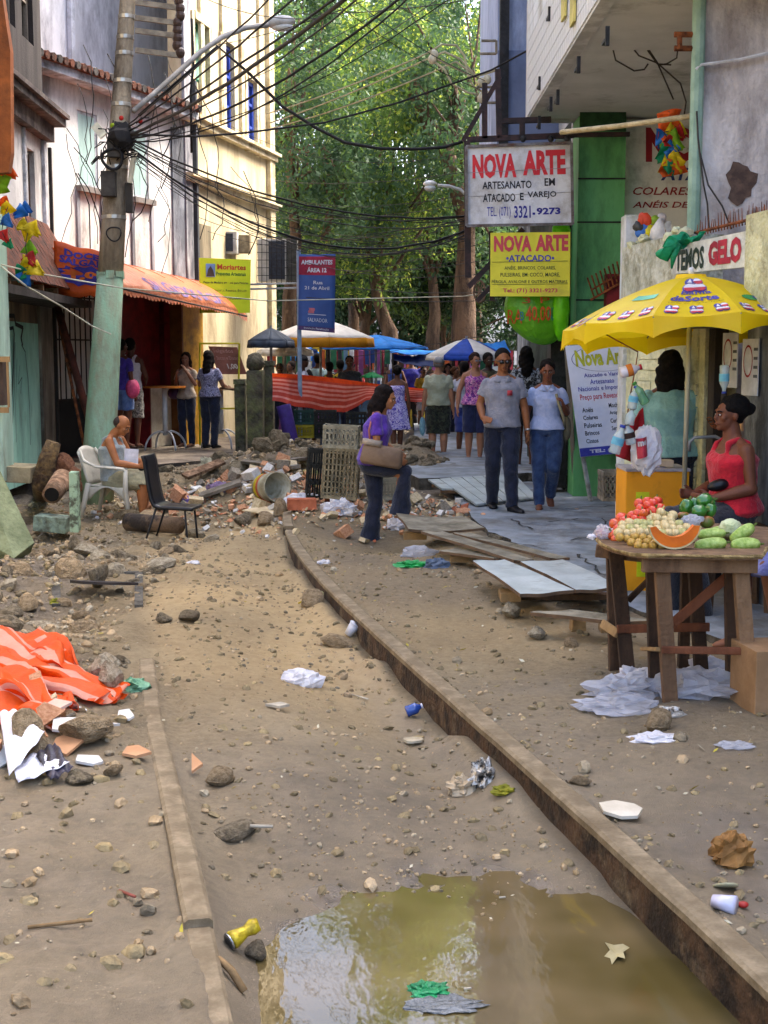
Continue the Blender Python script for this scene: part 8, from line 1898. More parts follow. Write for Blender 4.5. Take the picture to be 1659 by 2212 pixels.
for i, (x, y, s_, k, Y) in enumerate([(630,345,34,0,6.95),(690,330,32,0,6.93),(735,345,34,0,6.9),(770,325,30,0,6.95),(700,360,32,0,6.86),(640,385,30,0,6.86),(740,400,30,0,6.82),(790,380,30,0,6.86),(620,425,32,0,6.82),(660,420,28,1,6.78),(700,410,28,0,6.84),(575,445,36,0,6.86),(600,470,30,0,6.8),(655,465,28,0,6.78),(485,460,36,0,6.9),(520,490,38,0,6.82),(440,510,40,1,6.85),(460,550,34,0,6.8),(420,590,34,1,6.72),(440,630,30,1,6.68),(560,480,32,0,6.86),(540,520,30,0,6.84)]):
 fruit('tomato', *R3(x, y), Y, 1.4*s_*.2734*Y/2851, tom[k], 'ripe tomato in the pile at the back left of the stand', 'tomato', 'tomatoes piled on the stand', (1,1,.9), rr(), 0, stem_ if i % 3 == 0 else None)
cells = []
random.seed(11)
for row, y in enumerate([440,475,510,545,580,615,650,680]):
 x0_, x1_ = [(700,900),(690,930),(480,980),(470,1060),(460,1080),(455,840),(560,830),(600,800)][row]
 x = x0_+random.uniform(0,20)
 while x < x1_:
  cells.append((x, y+random.uniform(-8,8), row)); x += random.uniform(50, 66)
for x, y, row in cells:
 Y = 6.84-row*.062+random.uniform(-.01,.01); k = 1 if y > 600 else random.choice([0,0,0,2]); s_ = random.uniform(33,42) if y < 590 else random.uniform(28,34)
 fruit('onion' if y < 600 else 'small_fruit', *R3(x, y), Y, 1.12*s_*.2734*Y/2851, oni[k], 'pale onion in the mound in the middle of the stand' if y < 600 else 'small golden fruit at the front edge of the mound on the stand', 'onion' if y < 600 else 'fruit', 'onions heaped on the stand' if y < 600 else 'small golden fruits on the stand', (1,1,random.uniform(.85,1.05)), rr(), 0)
for x, y in ((795,415),(735,455),(870,460),(780,475)):
 fruit('onion', *R3(x, y), 6.8, 42*.2734*6.8/2851, oni[0], 'pale onion in the mound in the middle of the stand', 'onion', 'onions heaped on the stand', (1,1,.95), rr(), 0, oni[2])
for i, (x, y, s_, Y, rt) in enumerate([(1000,370,50,6.95,.4),(1140,325,52,6.95,1.3),(1100,405,48,6.85,1.5),(1190,400,45,6.88,.2),(1060,350,42,6.98,.8),(1180,345,40,6.98,1.0)]):
 fruit('green_pepper', *R3(x, y), Y, 1.12*s_*.2734*Y/2851, grn, ['leftmost','topmost','front','right','rear middle','rear right'][i]+' glossy green pepper of the heap at the back of the stand', 'pepper', 'green peppers on the stand', (.95,.95,1.35), Matrix.Rotation(rt, 3, 'Y'), .09, stem_)
mg = M('mango', '#5a6b2c', '#a8502c', rough=.3, sc=5, bump=0)
fruit('mango', *R3(1160,490), 6.85, 56*.2734*6.85/2851, mg, 'green and red mango right under the peppers', 'mango', None, (1.1,.9,.95)); fruit('mango', *R3(975,440), 6.9, 40*.2734*6.9/2851, mg, 'smaller green mango left of the peppers', 'mango', None, (1.3,.9,.8)); fruit('lime', *R3(1085,545), 6.75, 26*.2734*6.75/2851, grn, 'small green lime at the foot of the mango', 'lime', None)
for i, (x, y, L_, s_, Y, a_, lb) in enumerate([(1195,585,125,42,6.6,R(86),'upper left pale green squash beside the melon slice'),(1190,668,140,50,6.42,R(83),'lower left pale green squash at the front edge of the stand'),(1440,580,120,50,6.55,R(55),'upright leaning pale green squash beside the cabbage'),(1465,670,130,50,6.42,R(87),'lower right pale green squash at the front edge of the stand'),(1270,560,90,35,6.72,R(88),'half hidden pale green squash behind the front pair')]):
 k = 1.1*s_*.2734*Y/2851; fruit('squash', *R3(x, y), Y, k, cht, lb, 'squash', None, (1,1,L_/s_), Matrix.Rotation(a_, 3, 'Y'), .05, stem_)
cb = blob('cabbage', W(*R3(1345,545), 6.7), (.058,.055,.052), M('cabbage_white', '#c9cfa8', '#b0b98a', rough=.5, bump=.5, bs=22, sc=9), 'round pale cabbage behind the squashes', 'cabbage', 4, .10)
# melon slice
ms = E('melon_slice', W(*R3(905,620), 6.33), 'cut crescent of orange melon at the front of the stand', 'melon')
c0 = W(*R3(905,500), 6.36)
def cres(r0, r1, y_): return [[c0+Vector((r*math.cos(t_)*1.03, y_, r*math.sin(t_))) for t_ in [PI*1.05+PI*.92*i/18 for i in range(19)]] for r in (r0, r1)]
k_ = .2734*6.33/2851
o1, o2 = cres(110*k_, 195*k_, -.012); b1, b2 = cres(135*k_, 190*k_, .03)
fl = MB(); n_ = 19
for i in range(n_-1):
 e = lambda j: 1-abs(2*j/(n_-1)-1)**3*.75
 A = (o1[i]*(1-0)+(o2[i]-o1[i])*(1-e(i))*.6); B = o1[i+1]+(o2[i+1]-o1[i+1])*(1-e(i+1))*.6
 fl.quad(A, B, o2[i+1]*1.0, o2[i]*1.0); fl.quad(A, B, B+Vector((0,.04,.0)), A+Vector((0,.04,.0)))
fl.build('flesh', M('melon_orange', '#d9701c', '#c9621a', rough=.35, bump=.05, sc=8), ms, True)
rd = MB()
for i in range(n_-1): rd.quad(o2[i], o2[i+1], o2[i+1]+Vector((0,.07,-.004)), o2[i]+Vector((0,.07,-.004))); rd.quad(o2[i], o2[i+1], o2[i+1]+(o2[i+1]-c0).normalized()*.008, o2[i]+(o2[i]-c0).normalized()*.008)
rd.build('rind', M('melon_rind', '#c2b488', '#a89a68', rough=.6, bump=.2), ms, True)
blob('plastic_bag', W(*R3(345,570), 6.75), (.045,.05,.035), cbag, 'small clear plastic bag with red fruit at the left end of the tray', 'bag', 12, .3); blob('plastic_bag', W(*R3(250,605), 6.72), (.022,.02,.013), wbag, 'knotted white end of the clear bag on the tray', 'bag', 13, .3)
fruit('tomato', *R3(318,583), 6.78, .028, tom[0], 'single tomato inside the clear bag at the left end of the tray', 'tomato', 'tomatoes piled on the stand'); blob('plastic_bag', W(*R3(1040,475), 6.8), (.05,.03,.025), cbag, 'folded clear bag lying between the onions and the peppers', 'bag', 15, .4)
# bags and rubbish under the stand
for i, (u, v, rx, rz_, mt_, lb, sd) in enumerate([(1345,1500,.16,.06,cbag,'crumpled clear plastic bag left of the front trestle leg',21),(1340,1530,.17,.035,cbag,'flattened clear plastic bag lying in front of the trestle',22),(1515,1495,.22,.07,cbag,'large clear plastic bag lying between the right trestle legs',23),(1375,1470,.10,.04,wbag,'pale plastic bag behind the left trestle leg',24),(1535,1450,.09,.045,wbag,'bluish white plastic bag under the right end of the stand',25),(1560,1465,.08,.03,wbag,'small white plastic scrap under the right end of the stand',26)]):
 p = GT(u, v); blob('plastic_bag', p+Vector((0,0,rz_*.5)), (rx,rx*.7,rz_), mt_, lb, 'bag', sd, .55, freq=2.2, flat=-rz_*.5)
p = GT(1650, 1560); q = MB(); q.box((p.x+.14, p.y+.3, .16), (.34,.3,.34), Matrix.Rotation(R(8), 3, 'Z')); tag(q.build('cardboard_box', M('cardboard', '#9a7a5a', '#866849', sc=4, rough=.9), bevel=.004), 'brown cardboard box at the right edge beside the stand', 'box')
# ================================================================ rubble and litter
def put_on(u, v, dz=0): p = GT(u, v); return Vector((p.x, p.y, h(p.x, p.y)+dz))
def rockmesh(seed, n=9, m_=6, blocky=.5, nm='stone'):
 rg = random.Random(seed); q = MB(); q.ell((0,0,0), (1,1,1), n, m_); vs = []
 pl = [Vector((rg.gauss(0,1), rg.gauss(0,1), rg.gauss(0,1))).normalized() for _ in range(7)]; dl = [rg.uniform(.55,.85) for _ in pl]
 for p in q.v:
  p = Vector(p); p *= 1+.22*mnoise.noise(p*1.6+Vector((seed,0,0)))
  for k, d in zip(pl, dl):
   e = p.dot(k)-d
   if e > 0: p -= k*e*.9
  vs.append(tuple(p))
 q.v = vs; me = bpy.data.meshes.new(nm); me.from_pydata(q.v, [], q.f); me.update(); return me
st_m = [M('stone_tan', '#b39d7c', '#8d7858', sc=3, rough=.95, bump=.5, bs=12, grime='#5a4d3d', gsc=2, gamt=.35), M('stone_grey', '#a09279', '#7d7057', sc=3, rough=.95, bump=.5, bs=12, grime='#3f382f', gsc=2, gamt=.5), M('stone_dark', '#85775f', '#665943', sc=3, rough=.95, bump=.5, bs=12), M('stone_pale', '#b8ad96', '#94886f', sc=3, rough=.9, bump=.4, bs=12, grime='#6e604a', gsc=2)]
RM = []
for i in range(12):
 me = rockmesh(i, 9, 6); me.materials.append(st_m[[0,1,0,1,2,0,3,1,2,0,1,3][i]]); RM.append(me)
BIG = []
for i in range(6):
 me = rockmesh(40+i, 14, 10); me.materials.append(st_m[[0,1,0,3,1,2][i]]); BIG.append(me)
def obj_mesh(name, me, loc, scale, rot, label, cat, group=None):
 o = bpy.data.objects.new(name, me); C.collection.objects.link(o); o.location = loc; o.scale = scale; o.rotation_euler = rot; return tag(o, label, cat, group)
rg = random.Random(5)
def stones(n, fx_, rng, label, group, meshes=RM, flat=.6, sink=.25, name='stone', cat='stone'):
 for i in range(n):
  x, y = fx_(); r = rng[0]+(rng[1]-rng[0])*rg.random()**2.2
  if abs(x-float(xr(y))-.03) < .06+r*.5 and y < 13: continue
  if abs(x-float(xr(y))+GAUGE) < .06+r*.5 and y < 6.1: continue
  obj_mesh(name, rg.choice(meshes), (x, y, h(x, y)+r*flat*(1-sink*2)*.25), (r, r*rg.uniform(.7,1.2), r*flat*rg.uniform(.7,1.2)), (rg.uniform(-.4,.4), rg.uniform(-.4,.4), rg.uniform(0,6.3)), label, cat, group)
def uni(x0, x1, y0, y1): return lambda: (rg.uniform(x0, x1), rg.uniform(y0, y1))
def nor(cx, cy, sx, sy): return lambda: (rg.gauss(cx, sx), rg.gauss(cy, sy))
stones(100, uni(-3.4, -1.75, 7.2, 12.2), (.03, .17), 'rough grey brown stone in the churned ground on the left side', 'stones in the churned ground on the left')
stones(30, uni(-2.6, -1.35, 5.6, 7.4), (.03, .13), 'broken grey stone around the orange net heap', 'stones around the orange net heap')
stones(48, uni(-5, -1.6, 12.2, 17.0), (.04, .19), 'stone or clod near the seated man', 'stones near the seated man')
stones(55, nor(-1.3, 19.3, .9, .9), (.06, .26), 'dark clod in the soil mound below the orange net', 'clods in the dark soil mound', [RM[1],RM[4],RM[8],RM[7]], .75, name='soil_clod', cat='clod')
stones(45, nor(.55, 19.6, .35, .7), (.06, .22), 'grey clod in the soil mound between the walking people', 'clods in the grey soil mound', [RM[1],RM[3],RM[7],RM[10]], .75, name='soil_clod', cat='clod')
# shards
sh_m = [M('brick_orange', '#cc9c78', '#b07a58', sc=5, rough=.95, bump=.3, bs=25), M('brick_red', '#b86c4c', '#985238', sc=5, rough=.95, bump=.3), M('tile_cream', '#c9b896', '#ad9a76', sc=5, rough=.7, bump=.1), M('tile_white', '#cfcdc8', '#b9b6b0', sc=5, rough=.5, bump=.05), M('mortar_grey', '#a39a8a', '#857b6b', sc=5, rough=.95, bump=.4)]
SHD = []
for i in range(16):
 q = MB(); n_ = rg.choice([4,4,5,6]); th = rg.choice([.12,.2,.45,.7]) if i % 4 else 1.0
 a0 = rg.uniform(0,6); pts = [(math.cos(a0+2*PI*(k+rg.uniform(-.25,.25))/n_)*rg.uniform(.6,1.1), math.sin(a0+2*PI*(k+rg.uniform(-.25,.25))/n_)*rg.uniform(.5,1), 0) for k in range(n_)]
 q.prism(pts, (rg.uniform(-.1,.1), rg.uniform(-.1,.1), th)); me = bpy.data.meshes.new('shard'); me.from_pydata(q.v, [], q.f); me.update(); me.materials.append(sh_m[[0,0,1,2,0,3,4,0,2,2,0,4,4,3,0,2][i]]); SHD.append(me)
def shards(n, fx_, rng, label, group):
 for i in range(n):
  x, y = fx_(); r = rng[0]+(rng[1]-rng[0])*rg.random()**1.8
  obj_mesh('brick_shard', rg.choice(SHD), (x, y, h(x, y)+rg.uniform(-.01,.03)+r*.15), (r,)*3, (rg.uniform(-.8,.8), rg.uniform(-.8,.8), rg.uniform(0,6.3)), label, 'rubble', group)
shards(150, nor(-1.75, 15.9, .75, .55), (.03, .15), 'broken brick or tile fragment in the pile left of the bucket', 'fragments in the pile left of the bucket')
shards(140, nor(-.30, 14.3, .55, .50), (.03, .11), 'broken brick or tile fragment around the standing crates', 'fragments around the standing crates')
shards(36, nor(.55, 14.6, .28, .35), (.02, .07), 'broken brick fragment beside the pavement edge near the ramp', 'fragments by the ramp')
shards(22, uni(-2.3, -1.4, 5.2, 6.4), (.03, .12), 'tile fragment lying among the stones below the orange net', 'tile fragments below the orange net')
# one-mesh stuff: gravel, small rubble, twigs
def stuff(name, n, fx_, rng, meshes, label, flat=.7, lift=0):
 vs, fs, mi, mats = [], [], [], []
 for me in meshes:
  for m_ in me.materials:
   if m_ not in mats: mats.append(m_)
 D = [(np.array([v.co[:] for v in me.vertices]), [tuple(p.vertices) for p in me.polygons], mats.index(me.materials[0])) for me in meshes]
 o_ = 0
 for i in range(n):
  x, y = fx_(); r = rng[0]+(rng[1]-rng[0])*rg.random()**2.5; a, f, m_ = D[rg.randrange(len(D))]
  rt = np.array((Matrix.Rotation(rg.uniform(0,6.3), 3, 'Z') @ Matrix.Rotation(rg.uniform(-.7,.7), 3, 'X') @ Matrix.Rotation(rg.uniform(-.7,.7), 3, 'Y')))
  p = (a*np.array([r, r*rg.uniform(.6,1.2), r*flat])) @ rt.T+np.array([x, y, 0]); p[:,2] += h(x, y)+r*.15+lift
  vs.append(p); fs += [tuple(k+o_ for k in t_) for t_ in f]; mi += [m_]*len(f); o_ += len(a)
 v = np.concatenate(vs); c0_ = np.array([v[:,0].mean(), v[:,1].mean(), 0]); me = bpy.data.meshes.new(name); me.from_pydata((v-c0_).tolist(), [], fs); me.update()
 for m_ in mats: me.materials.append(m_)
 me.polygons.foreach_set('material_index', mi); o = bpy.data.objects.new(name, me); C.collection.objects.link(o); o.location = c0_; return tag(o, label, 'rubble', None, 'stuff')
SM = []
for i in range(6):
 me = rockmesh(90+i, 6, 4); me.materials.append(st_m[(0,1,0,3,1,0)[i]]); SM.append(me)
def left_area():
 while True:
  x, y = rg.uniform(-4.5, 1.5), 3+14*rg.random()**.8
  if x < float(xr(y))-GAUGE-.08: return x, y
def trough():
 y = 4.3+9*rg.random(); return float(xr(y))-.04-1.33*rg.random()**1.0, y
def rightp():
 y = 3.4+9*rg.random(); return float(xr(y))+.13+1.6*rg.random()**1.4, y
stuff('gravel', 3200, left_area, (.006, .035), SM, 'loose gravel and grit over the ground left of the rails'); stuff('gravel', 1500, trough, (.004, .018), [SM[0],SM[1],SM[2],SM[4],SM[5]], 'fine gravel between the rails'); stuff('gravel', 1100, rightp, (.004, .016), SM, 'fine gravel on the path right of the rails')
stuff('gravel', 110, lambda: (trough() if rg.random() < .5 else rightp()), (.012, .045), SM, 'scattered pebbles between the rails and on the path')
stuff('gravel', 500, lambda: ((lambda y: (float(xr(y))-.04-1.2*rg.random(), y))(rg.uniform(4.1, 5.2))), (.003, .012), [SM[1], SM[2]], 'dark grit on the wet mud beside the puddle')
stuff('rubble', 1500, nor(-1.75, 15.9, .85, .6), (.012, .05), SHD, 'small brick chips in the left rubble pile', 1, .01); stuff('rubble', 1400, nor(-.25, 14.2, .65, .5), (.010, .045), SHD, 'small brick chips around the crates', 1, .01); stuff('rubble', 900, nor(-1.3, 18.9, 1.2, 1.2), (.02, .07), SM, 'loose dark clods on the soil mounds')
stuff('rubble', 700, lambda: (rg.uniform(-3.4, -1.7), rg.uniform(7.0, 13.5)), (.012, .05), SM, 'stone chips in the churned ground')
dm_ = [M('dirt_clod', '#94835f', '#655a46', sc=4, rough=1, bump=.5, bs=20), M('dirt_clod_dark', '#86775a', '#63573f', sc=4, rough=1, bump=.5, bs=20)]; DC = []
for i in range(4):
 me = rockmesh(120+i, 6, 4); me.materials.append(dm_[i % 2]); DC.append(me)
stuff('clods', 900, trough, (.008, .035), DC, 'small dirt clods between the rails', .5, -.004); stuff('clods', 800, rightp, (.008, .035), DC, 'small dirt clods on the path right of the rails', .5, -.004); stuff('clods', 2400, left_area, (.012, .05), DC, 'dirt clods left of the rails', .6, -.006)
lf = []
for c_ in ('#b9a93c', '#8a7a3c', '#c9c2a8'):
 q = MB(); q.add([(-1,0,0),(0,-.4,.05),(1,0,.1),(0,.4,.05)], [(0,1,2,3)]); me = bpy.data.meshes.new('leaf'); me.from_pydata(q.v, [], q.f); me.materials.append(M('litter'+c_, c_, bump=0, rough=.7)); lf.append(me)
stuff('leaf_litter', 420, lambda: (lambda y: (rg.uniform(-2.6, 2.0), y))(rg.uniform(3.6, 12)), (.008, .028), lf, 'scattered dry leaves and scraps on the ground', 1, .006)
# big individual stones (pixel box -> size on the ground)
def bigstone(u0, u1, vb, vt, label, k=0, sink=.15, rot=None):
 p = put_on((u0+u1)/2, vb-4); sc_ = p.y/2851; r = (u1-u0)/2*sc_; hz = (vb-vt)*sc_*.62
 return obj_mesh('stone', BIG[k % 6], (p.x, p.y+r*.3, p.z+hz*(1-sink)*.9), (r*1.25, r*.95, hz*1.15), rot or (rg.uniform(-.15,.15), rg.uniform(-.15,.15), rg.uniform(0,3)), label, 'stone')
bigstone(10,95,1642,1550,'large upright tan block at the left edge below the orange net',0,.1); bigstone(132,232,1612,1548,'large wedge shaped tan block right of the upright block',2,.1)
bigstone(190,248,1478,1428,'left of two pale blocks behind the green bag',3); bigstone(212,268,1500,1440,'right of two pale blocks behind the green bag',3); bigstone(25,80,1322,1296,'rounded pale stone behind the top of the orange net',0)
bigstone(0,52,1338,1316,'flat grey slab stone at the left edge behind the orange net',1); bigstone(375,432,1346,1325,'flat dark stone in the sandy middle on the left',5); bigstone(338,372,1350,1330,'small dark stone left of the flat dark stone',1)
bigstone(446,500,1700,1664,'pale rock beside the terracotta triangle near the flush rail',0); bigstone(462,548,1815,1786,'grey flat rock with a stick beside the flush rail',1); bigstone(526,580,2078,2042,'wet round rock under the yellow can at the puddle edge',1)
bigstone(150,180,1195,1166,'grey stone in front of the teal post',1); bigstone(160,210,1205,1180,'pale stone in front of the teal post',3); bigstone(640,700,1310,1283,'mortar covered brick with a yellow stick between the rails',0); bigstone(695,760,1402,1380,'cluster of tan stones left of the foam cup',0); bigstone(1140,1180,1385,1362,'pale stone block under the walkway beam',3)
bigstone(1235,1275,1700,1682,'small tan stone on top of the long rail side',0); bigstone(1055,1085,1178,1158,'stone under the short split plank',1); bigstone(1085,1125,1340,1310,'pale block carrying the painted panels',3); bigstone(1215,1250,1400,1384,'pale stone beside the small pallet',0); bigstone(1010,1050,1228,1206,'tan stone under the left painted panel corner',0)
bigstone(1395,1450,1582,1540,'brown rock in front of the trestle legs',0); bigstone(1000,1040,1560,1530,'lump of dry mortar against the long rail',0); bigstone(225,262,1680,1655,'dark stone between the terracotta pieces',2); bigstone(140,200,1700,1672,'grey stone beside the newspaper',1)
bigstone(505,545,1140,1112,'concrete block at the near edge of the rubble pile',1); bigstone(548,592,1138,1112,'brown block at the near end of the rubble pile',0); bigstone(590,618,1125,1085,'tilted tan block at the far rail end',0); bigstone(70,112,1660,1600,'tan block between papers and terracotta',0)
# flat pieces: tiles, papers
def flat(u0, v0, u1, v1, label, mat, name='tile_shard', cat='tile', n_=5, th=.012, lift=.03, tilt=(0,0), seed=0):
 rq = random.Random(seed+int(u0)); a = put_on((u0+u1)/2, (v0+v1)/2, lift); sc_ = a.y/2851; rx = (u1-u0)/2*sc_; ry = max(rx*.35, (v1-v0)/2*sc_*a.y/1.7*.55)
 pts = [Vector((math.cos(2*PI*(k+rq.uniform(-.25,.25))/n_)*rx, math.sin(2*PI*(k+rq.uniform(-.25,.25))/n_)*ry, 0)) for k in range(n_)]
 rt = Matrix.Rotation(tilt[0], 3, 'X') @ Matrix.Rotation(tilt[1], 3, 'Y'); q = MB(); q.prism([a+rt @ p for p in pts], (0,0,-th)); return tag(q.build(name, mat), label, cat)
tc_ = sh_m[0]; tw_ = sh_m[3]
flat(112,1585,182,1650,'terracotta tile piece with pointed tip in front of the wedge shaped block',M('tile_tan','#b58a66','#a87c58',sc=4,bump=.1),tilt=(R(12),R(-6))); flat(258,1618,330,1652,'terracotta tile piece beside the flush rail',M('tile_tan'),tilt=(R(8),0)); flat(106,1570,182,1606,'broad white tile piece below the orange net',tw_,tilt=(R(14),R(4)),lift=.05)
flat(80,1535,160,1566,'long pale pink tile strip leaning on the orange net',M('tile_pink','#c9b0a0','#b89c8c',bump=.05),n_=4,tilt=(R(20),R(-12)),lift=.06); flat(180,1570,262,1584,'thin white strip of broken tile',tw_,n_=4); flat(168,1590,230,1600,'thin cream strip of broken tile',sh_m[2],n_=4); flat(252,1545,292,1566,'white scrap near the tip of the orange net',tw_,tilt=(R(20),0)); flat(160,1640,226,1668,'white floor tile resting on dark backing',tw_,tilt=(R(6),R(8)))
flat(408,1655,440,1690,'small terracotta triangle near the flush rail',M('tile_tan'),n_=3,tilt=(R(30),0),lift=.05); flat(572,1524,628,1542,'pale flat scrap of board between the rails',M('pale_scrap','#b3aa98',bump=.1),n_=4); flat(870,1600,916,1618,'pale oval flat stone between the rails',st_m[3],n_=8); flat(1290,1735,1392,1790,'torn white foam plate beside the long rail',M('foam_white','#c9c1b0','#b8ae9a',rough=.6,sc=5,bump=.1),'foam_plate','plate',7,lift=.03,tilt=(R(6),R(5)))
flat(700,1090,770,1112,'white sheet of plaster on the rubble beside the crates',tw_,n_=4,tilt=(R(10),R(5))); flat(520,1098,640,1118,'long whitewashed board piece on the rubble',sh_m[2],n_=4,tilt=(R(6),0)); flat(1040,1090,1075,1112,'white card near the pavement edge',tw_,n_=4)
papm = M('newspaper', '#d2d3dc', '#a3a3ae', sc=26, rough=.8, bump=.1, mix=(.35,.5))
def paper(pts, label, mat, curl=.03, name='paper', cat='paper', lift=.02):
 P = [put_on(u, v, lift+l) for u, v, l in pts]; q = MB()
 q.grid(lambda a, b: (P[0]*(1-a)+P[1]*a)*(1-b)+(P[3]*(1-a)+P[2]*a)*b+Vector((0,0,curl*abs(math.sin(7*a+4*b))+.3*curl*math.sin(17*b+3*a))), 16, 10); return tag(q.build(name, mat, None, True, solid=.0015), label, cat)
paper([(0,1600,.10),(48,1618,.14),(98,1650,.10),(20,1690,.0)], 'crumpled white paper sheets at the left edge', M('white_paper', '#dcdce4', rough=.7, bump=.1), .014); paper([(25,1668,0),(90,1655,.04),(152,1690,.05),(40,1704,0)], 'folded newspaper lying open on the ground', papm, .012); paper([(78,1672,.05),(120,1655,.07),(160,1692,.03),(110,1700,.0)], 'dark curled magazine page on top of the newspaper', M('dark_print', '#3a3644', '#17151d', sc=12, rough=.4), .016)
# orange net heap
nh = E('net_heap', GT(90, 1540), 'heap of orange and white plastic barrier net lying on stones at the left edge', 'barrier')
or1 = M('net_bright_orange', '#e2560f', '#d64e0c', rough=.5, trans=.3, sc=9, bump=.3, bs=120); or2 = M('net_stripe_pale', '#dda08a', '#d3937c', rough=.5, trans=.35, sc=9, bump=.3, bs=120)
def fold(p0, p1, wd, hgt, nfold, seed, tip=.25, st0=0):
 a, b = Vector(p0), Vector(p1); d = b-a; sd = Vector((-d.y, d.x, 0)).normalized(); q = MB(); rows = 36; rq = random.Random(seed); o1, o2 = rq.uniform(0,6), rq.uniform(0,6)
 def f(s_, t_):
  w2 = wd*(tip+(1-tip)*(1-s_)**.8); lat = (t_-.5)*w2*(1+.18*math.sin(6*s_+o1)); z = hgt*(1-s_)**1.15*(1-(2*t_-1)**2*.75)
  z += (.055*(1-.5*s_))*math.sin(nfold*PI*t_+2.2*math.sin(3*s_+o1)+o2)+.03*math.sin(9*s_+5*t_+o2)
  lat += .05*math.sin(nfold*PI*t_+3*s_+o1); p = a+d*s_+sd*lat; g = h(p.x, p.y); return Vector((p.x, p.y, max(g+.012, g+.03+z)))
 for j in range(rows):
  q.cur = 1 if (j+st0) % 7 in (2, 3) else 0; q.grid(lambda s_, t_, j=j: f(s_, (j+t_)/rows), 44, 2)
 return q.build('net_fold', [or1, or2], nh, True)
A_ = GT(-90, 1470); fold(A_, GT(235,1525), 1.05, .15, 6, 1, .10); fold(GT(-60,1400)+Vector((0,0,0)), GT(120,1545), .8, .17, 5, 2, .35, 3); fold(GT(-80,1530), GT(140,1555), .55, .12, 4, 4, .4, 2); fold(GT(20,1420), GT(262,1518), .5, .09, 4, 7, .05, 1)
# litter
def lit(u, v, r, mat, label, seed, name='plastic_bag', cat='bag', amp=.5, dz=.3, flat_=True): p = put_on(u, v); return blob(name, p+Vector((0,0,r[2]*dz)), r, mat, label, cat, seed, amp, freq=2.4, flat=-r[2]*.6 if flat_ else None)
lit(655,1478,(.11,.06,.06),wbag,'white plastic bag lying between the rails',31,amp=.35); lit(735,1110,(.17,.12,.10),wbag,'large white plastic bag on the rubble beside the stepping woman',32); lit(655,1085,(.18,.1,.07),wbag,'white plastic sheet on the rubble near the bucket',33); lit(288,1490,(.075,.05,.04),M('dusty_green','#6f9c7c','#5f8a6a',rough=.6,bump=.4,bs=14),'dusty green bag at the end of the rail stub',34)
lit(890,1222,(.13,.06,.03),M('bright_green','#1f9a4c',rough=.4,bump=.4,bs=14),'bright green plastic bag near the walkway',35); lit(905,1200,(.14,.08,.06),cbag,'clear plastic bag behind the bright green bag',36); lit(945,1225,(.09,.05,.05),M('blue_grey_bag','#6f7f98',rough=.4,trans=.3,bump=.4,bs=14),'blue grey bag right of the bright green bag',37); lit(855,1142,(.08,.08,.07),wbag,'small white bag next to the plywood sheet',38); lit(418,1218,(.05,.03,.02),wbag,'tiny white scrap by the far stub',39)
lit(700,1217,(.05,.03,.02),wbag,'white paper scrap beside the long rail near the woman',40); lit(1000,1710,(.065,.05,.045),M('tan_crumple','#b5a48a','#9c8a6e',rough=.8,bump=.5,bs=22),'crumpled tan paper beside the silver foil',41,'paper','paper'); lit(1045,1690,(.05,.045,.065),M('silver_foil','#b9b4ac','#3c3834',rough=.3,metal=.5,bump=.6,bs=25,sc=24,mix=(.42,.5)),'crumpled silver and black foil wrapper by the rail',42,'foil','foil'); lit(1088,1712,(.05,.03,.02),M('moss_yellow','#8a8420','#6a6a1c',bump=.4),'yellow mossy scrap next to the foil wrapper',43,'moss','plant')
lit(1445,1545,(.07,.04,.025),M('silver_foil'),'crumpled foil in front of the trestle legs',44,'foil','foil'); lit(1420,1598,(.10,.06,.02),wbag,'flat pale bag scrap in front of the brown rock',45); lit(1590,1612,(.07,.04,.012),cbag,'thin clear scrap on the path near the right edge',46); lit(210,1120,(.02,.02,.02),wbag,'white speck of plastic by the chair',47)
lit(100,990,(.15,.1,.07),wbag,'white bag by the teal wall base',48); lit(160,995,(.14,.12,.05),M('pale_green_sack','#8fae98',rough=.7,bump=.3),'pale green sack behind the seated man',49); lit(1210,1015,(.06,.05,.05),M('teal_bag','#5f9a8c',rough=.5,bump=.3),'teal bag on the raised pavement behind the walkers',50); lit(120,1305,(.04,.03,.03),M('yellow_moss','#8f8c2c','#6f6f20',bump=.5,bs=20),'yellowish clump of moss in the drain hole',51,'moss','plant')
lit(475,1060,(.16,.12,.07),M('lilac_cloth','#83708c','#6c5a76',rough=.9,bump=.4,bs=12),'lilac rag on the left rubble pile',52,'rag','rag'); lit(405,1085,(.08,.07,.05),M('violet_cloth','#7a68a8',rough=.8,bump=.3),'violet scrap on the left rubble pile',53,'rag','rag'); lit(445,1010,(.08,.06,.10),M('cream_sheet','#c9c2a4',rough=.6,bump=.2),'cream torn sheet standing on the rubble pile',54,'cardboard','cardboard'); lit(700,1290,(.035,.03,.03),M('cauliflower','#c9cc98','#b0b480',rough=.8,bump=.5,bs=40),'piece of cauliflower beside the long rail',55,'cauliflower','vegetable')
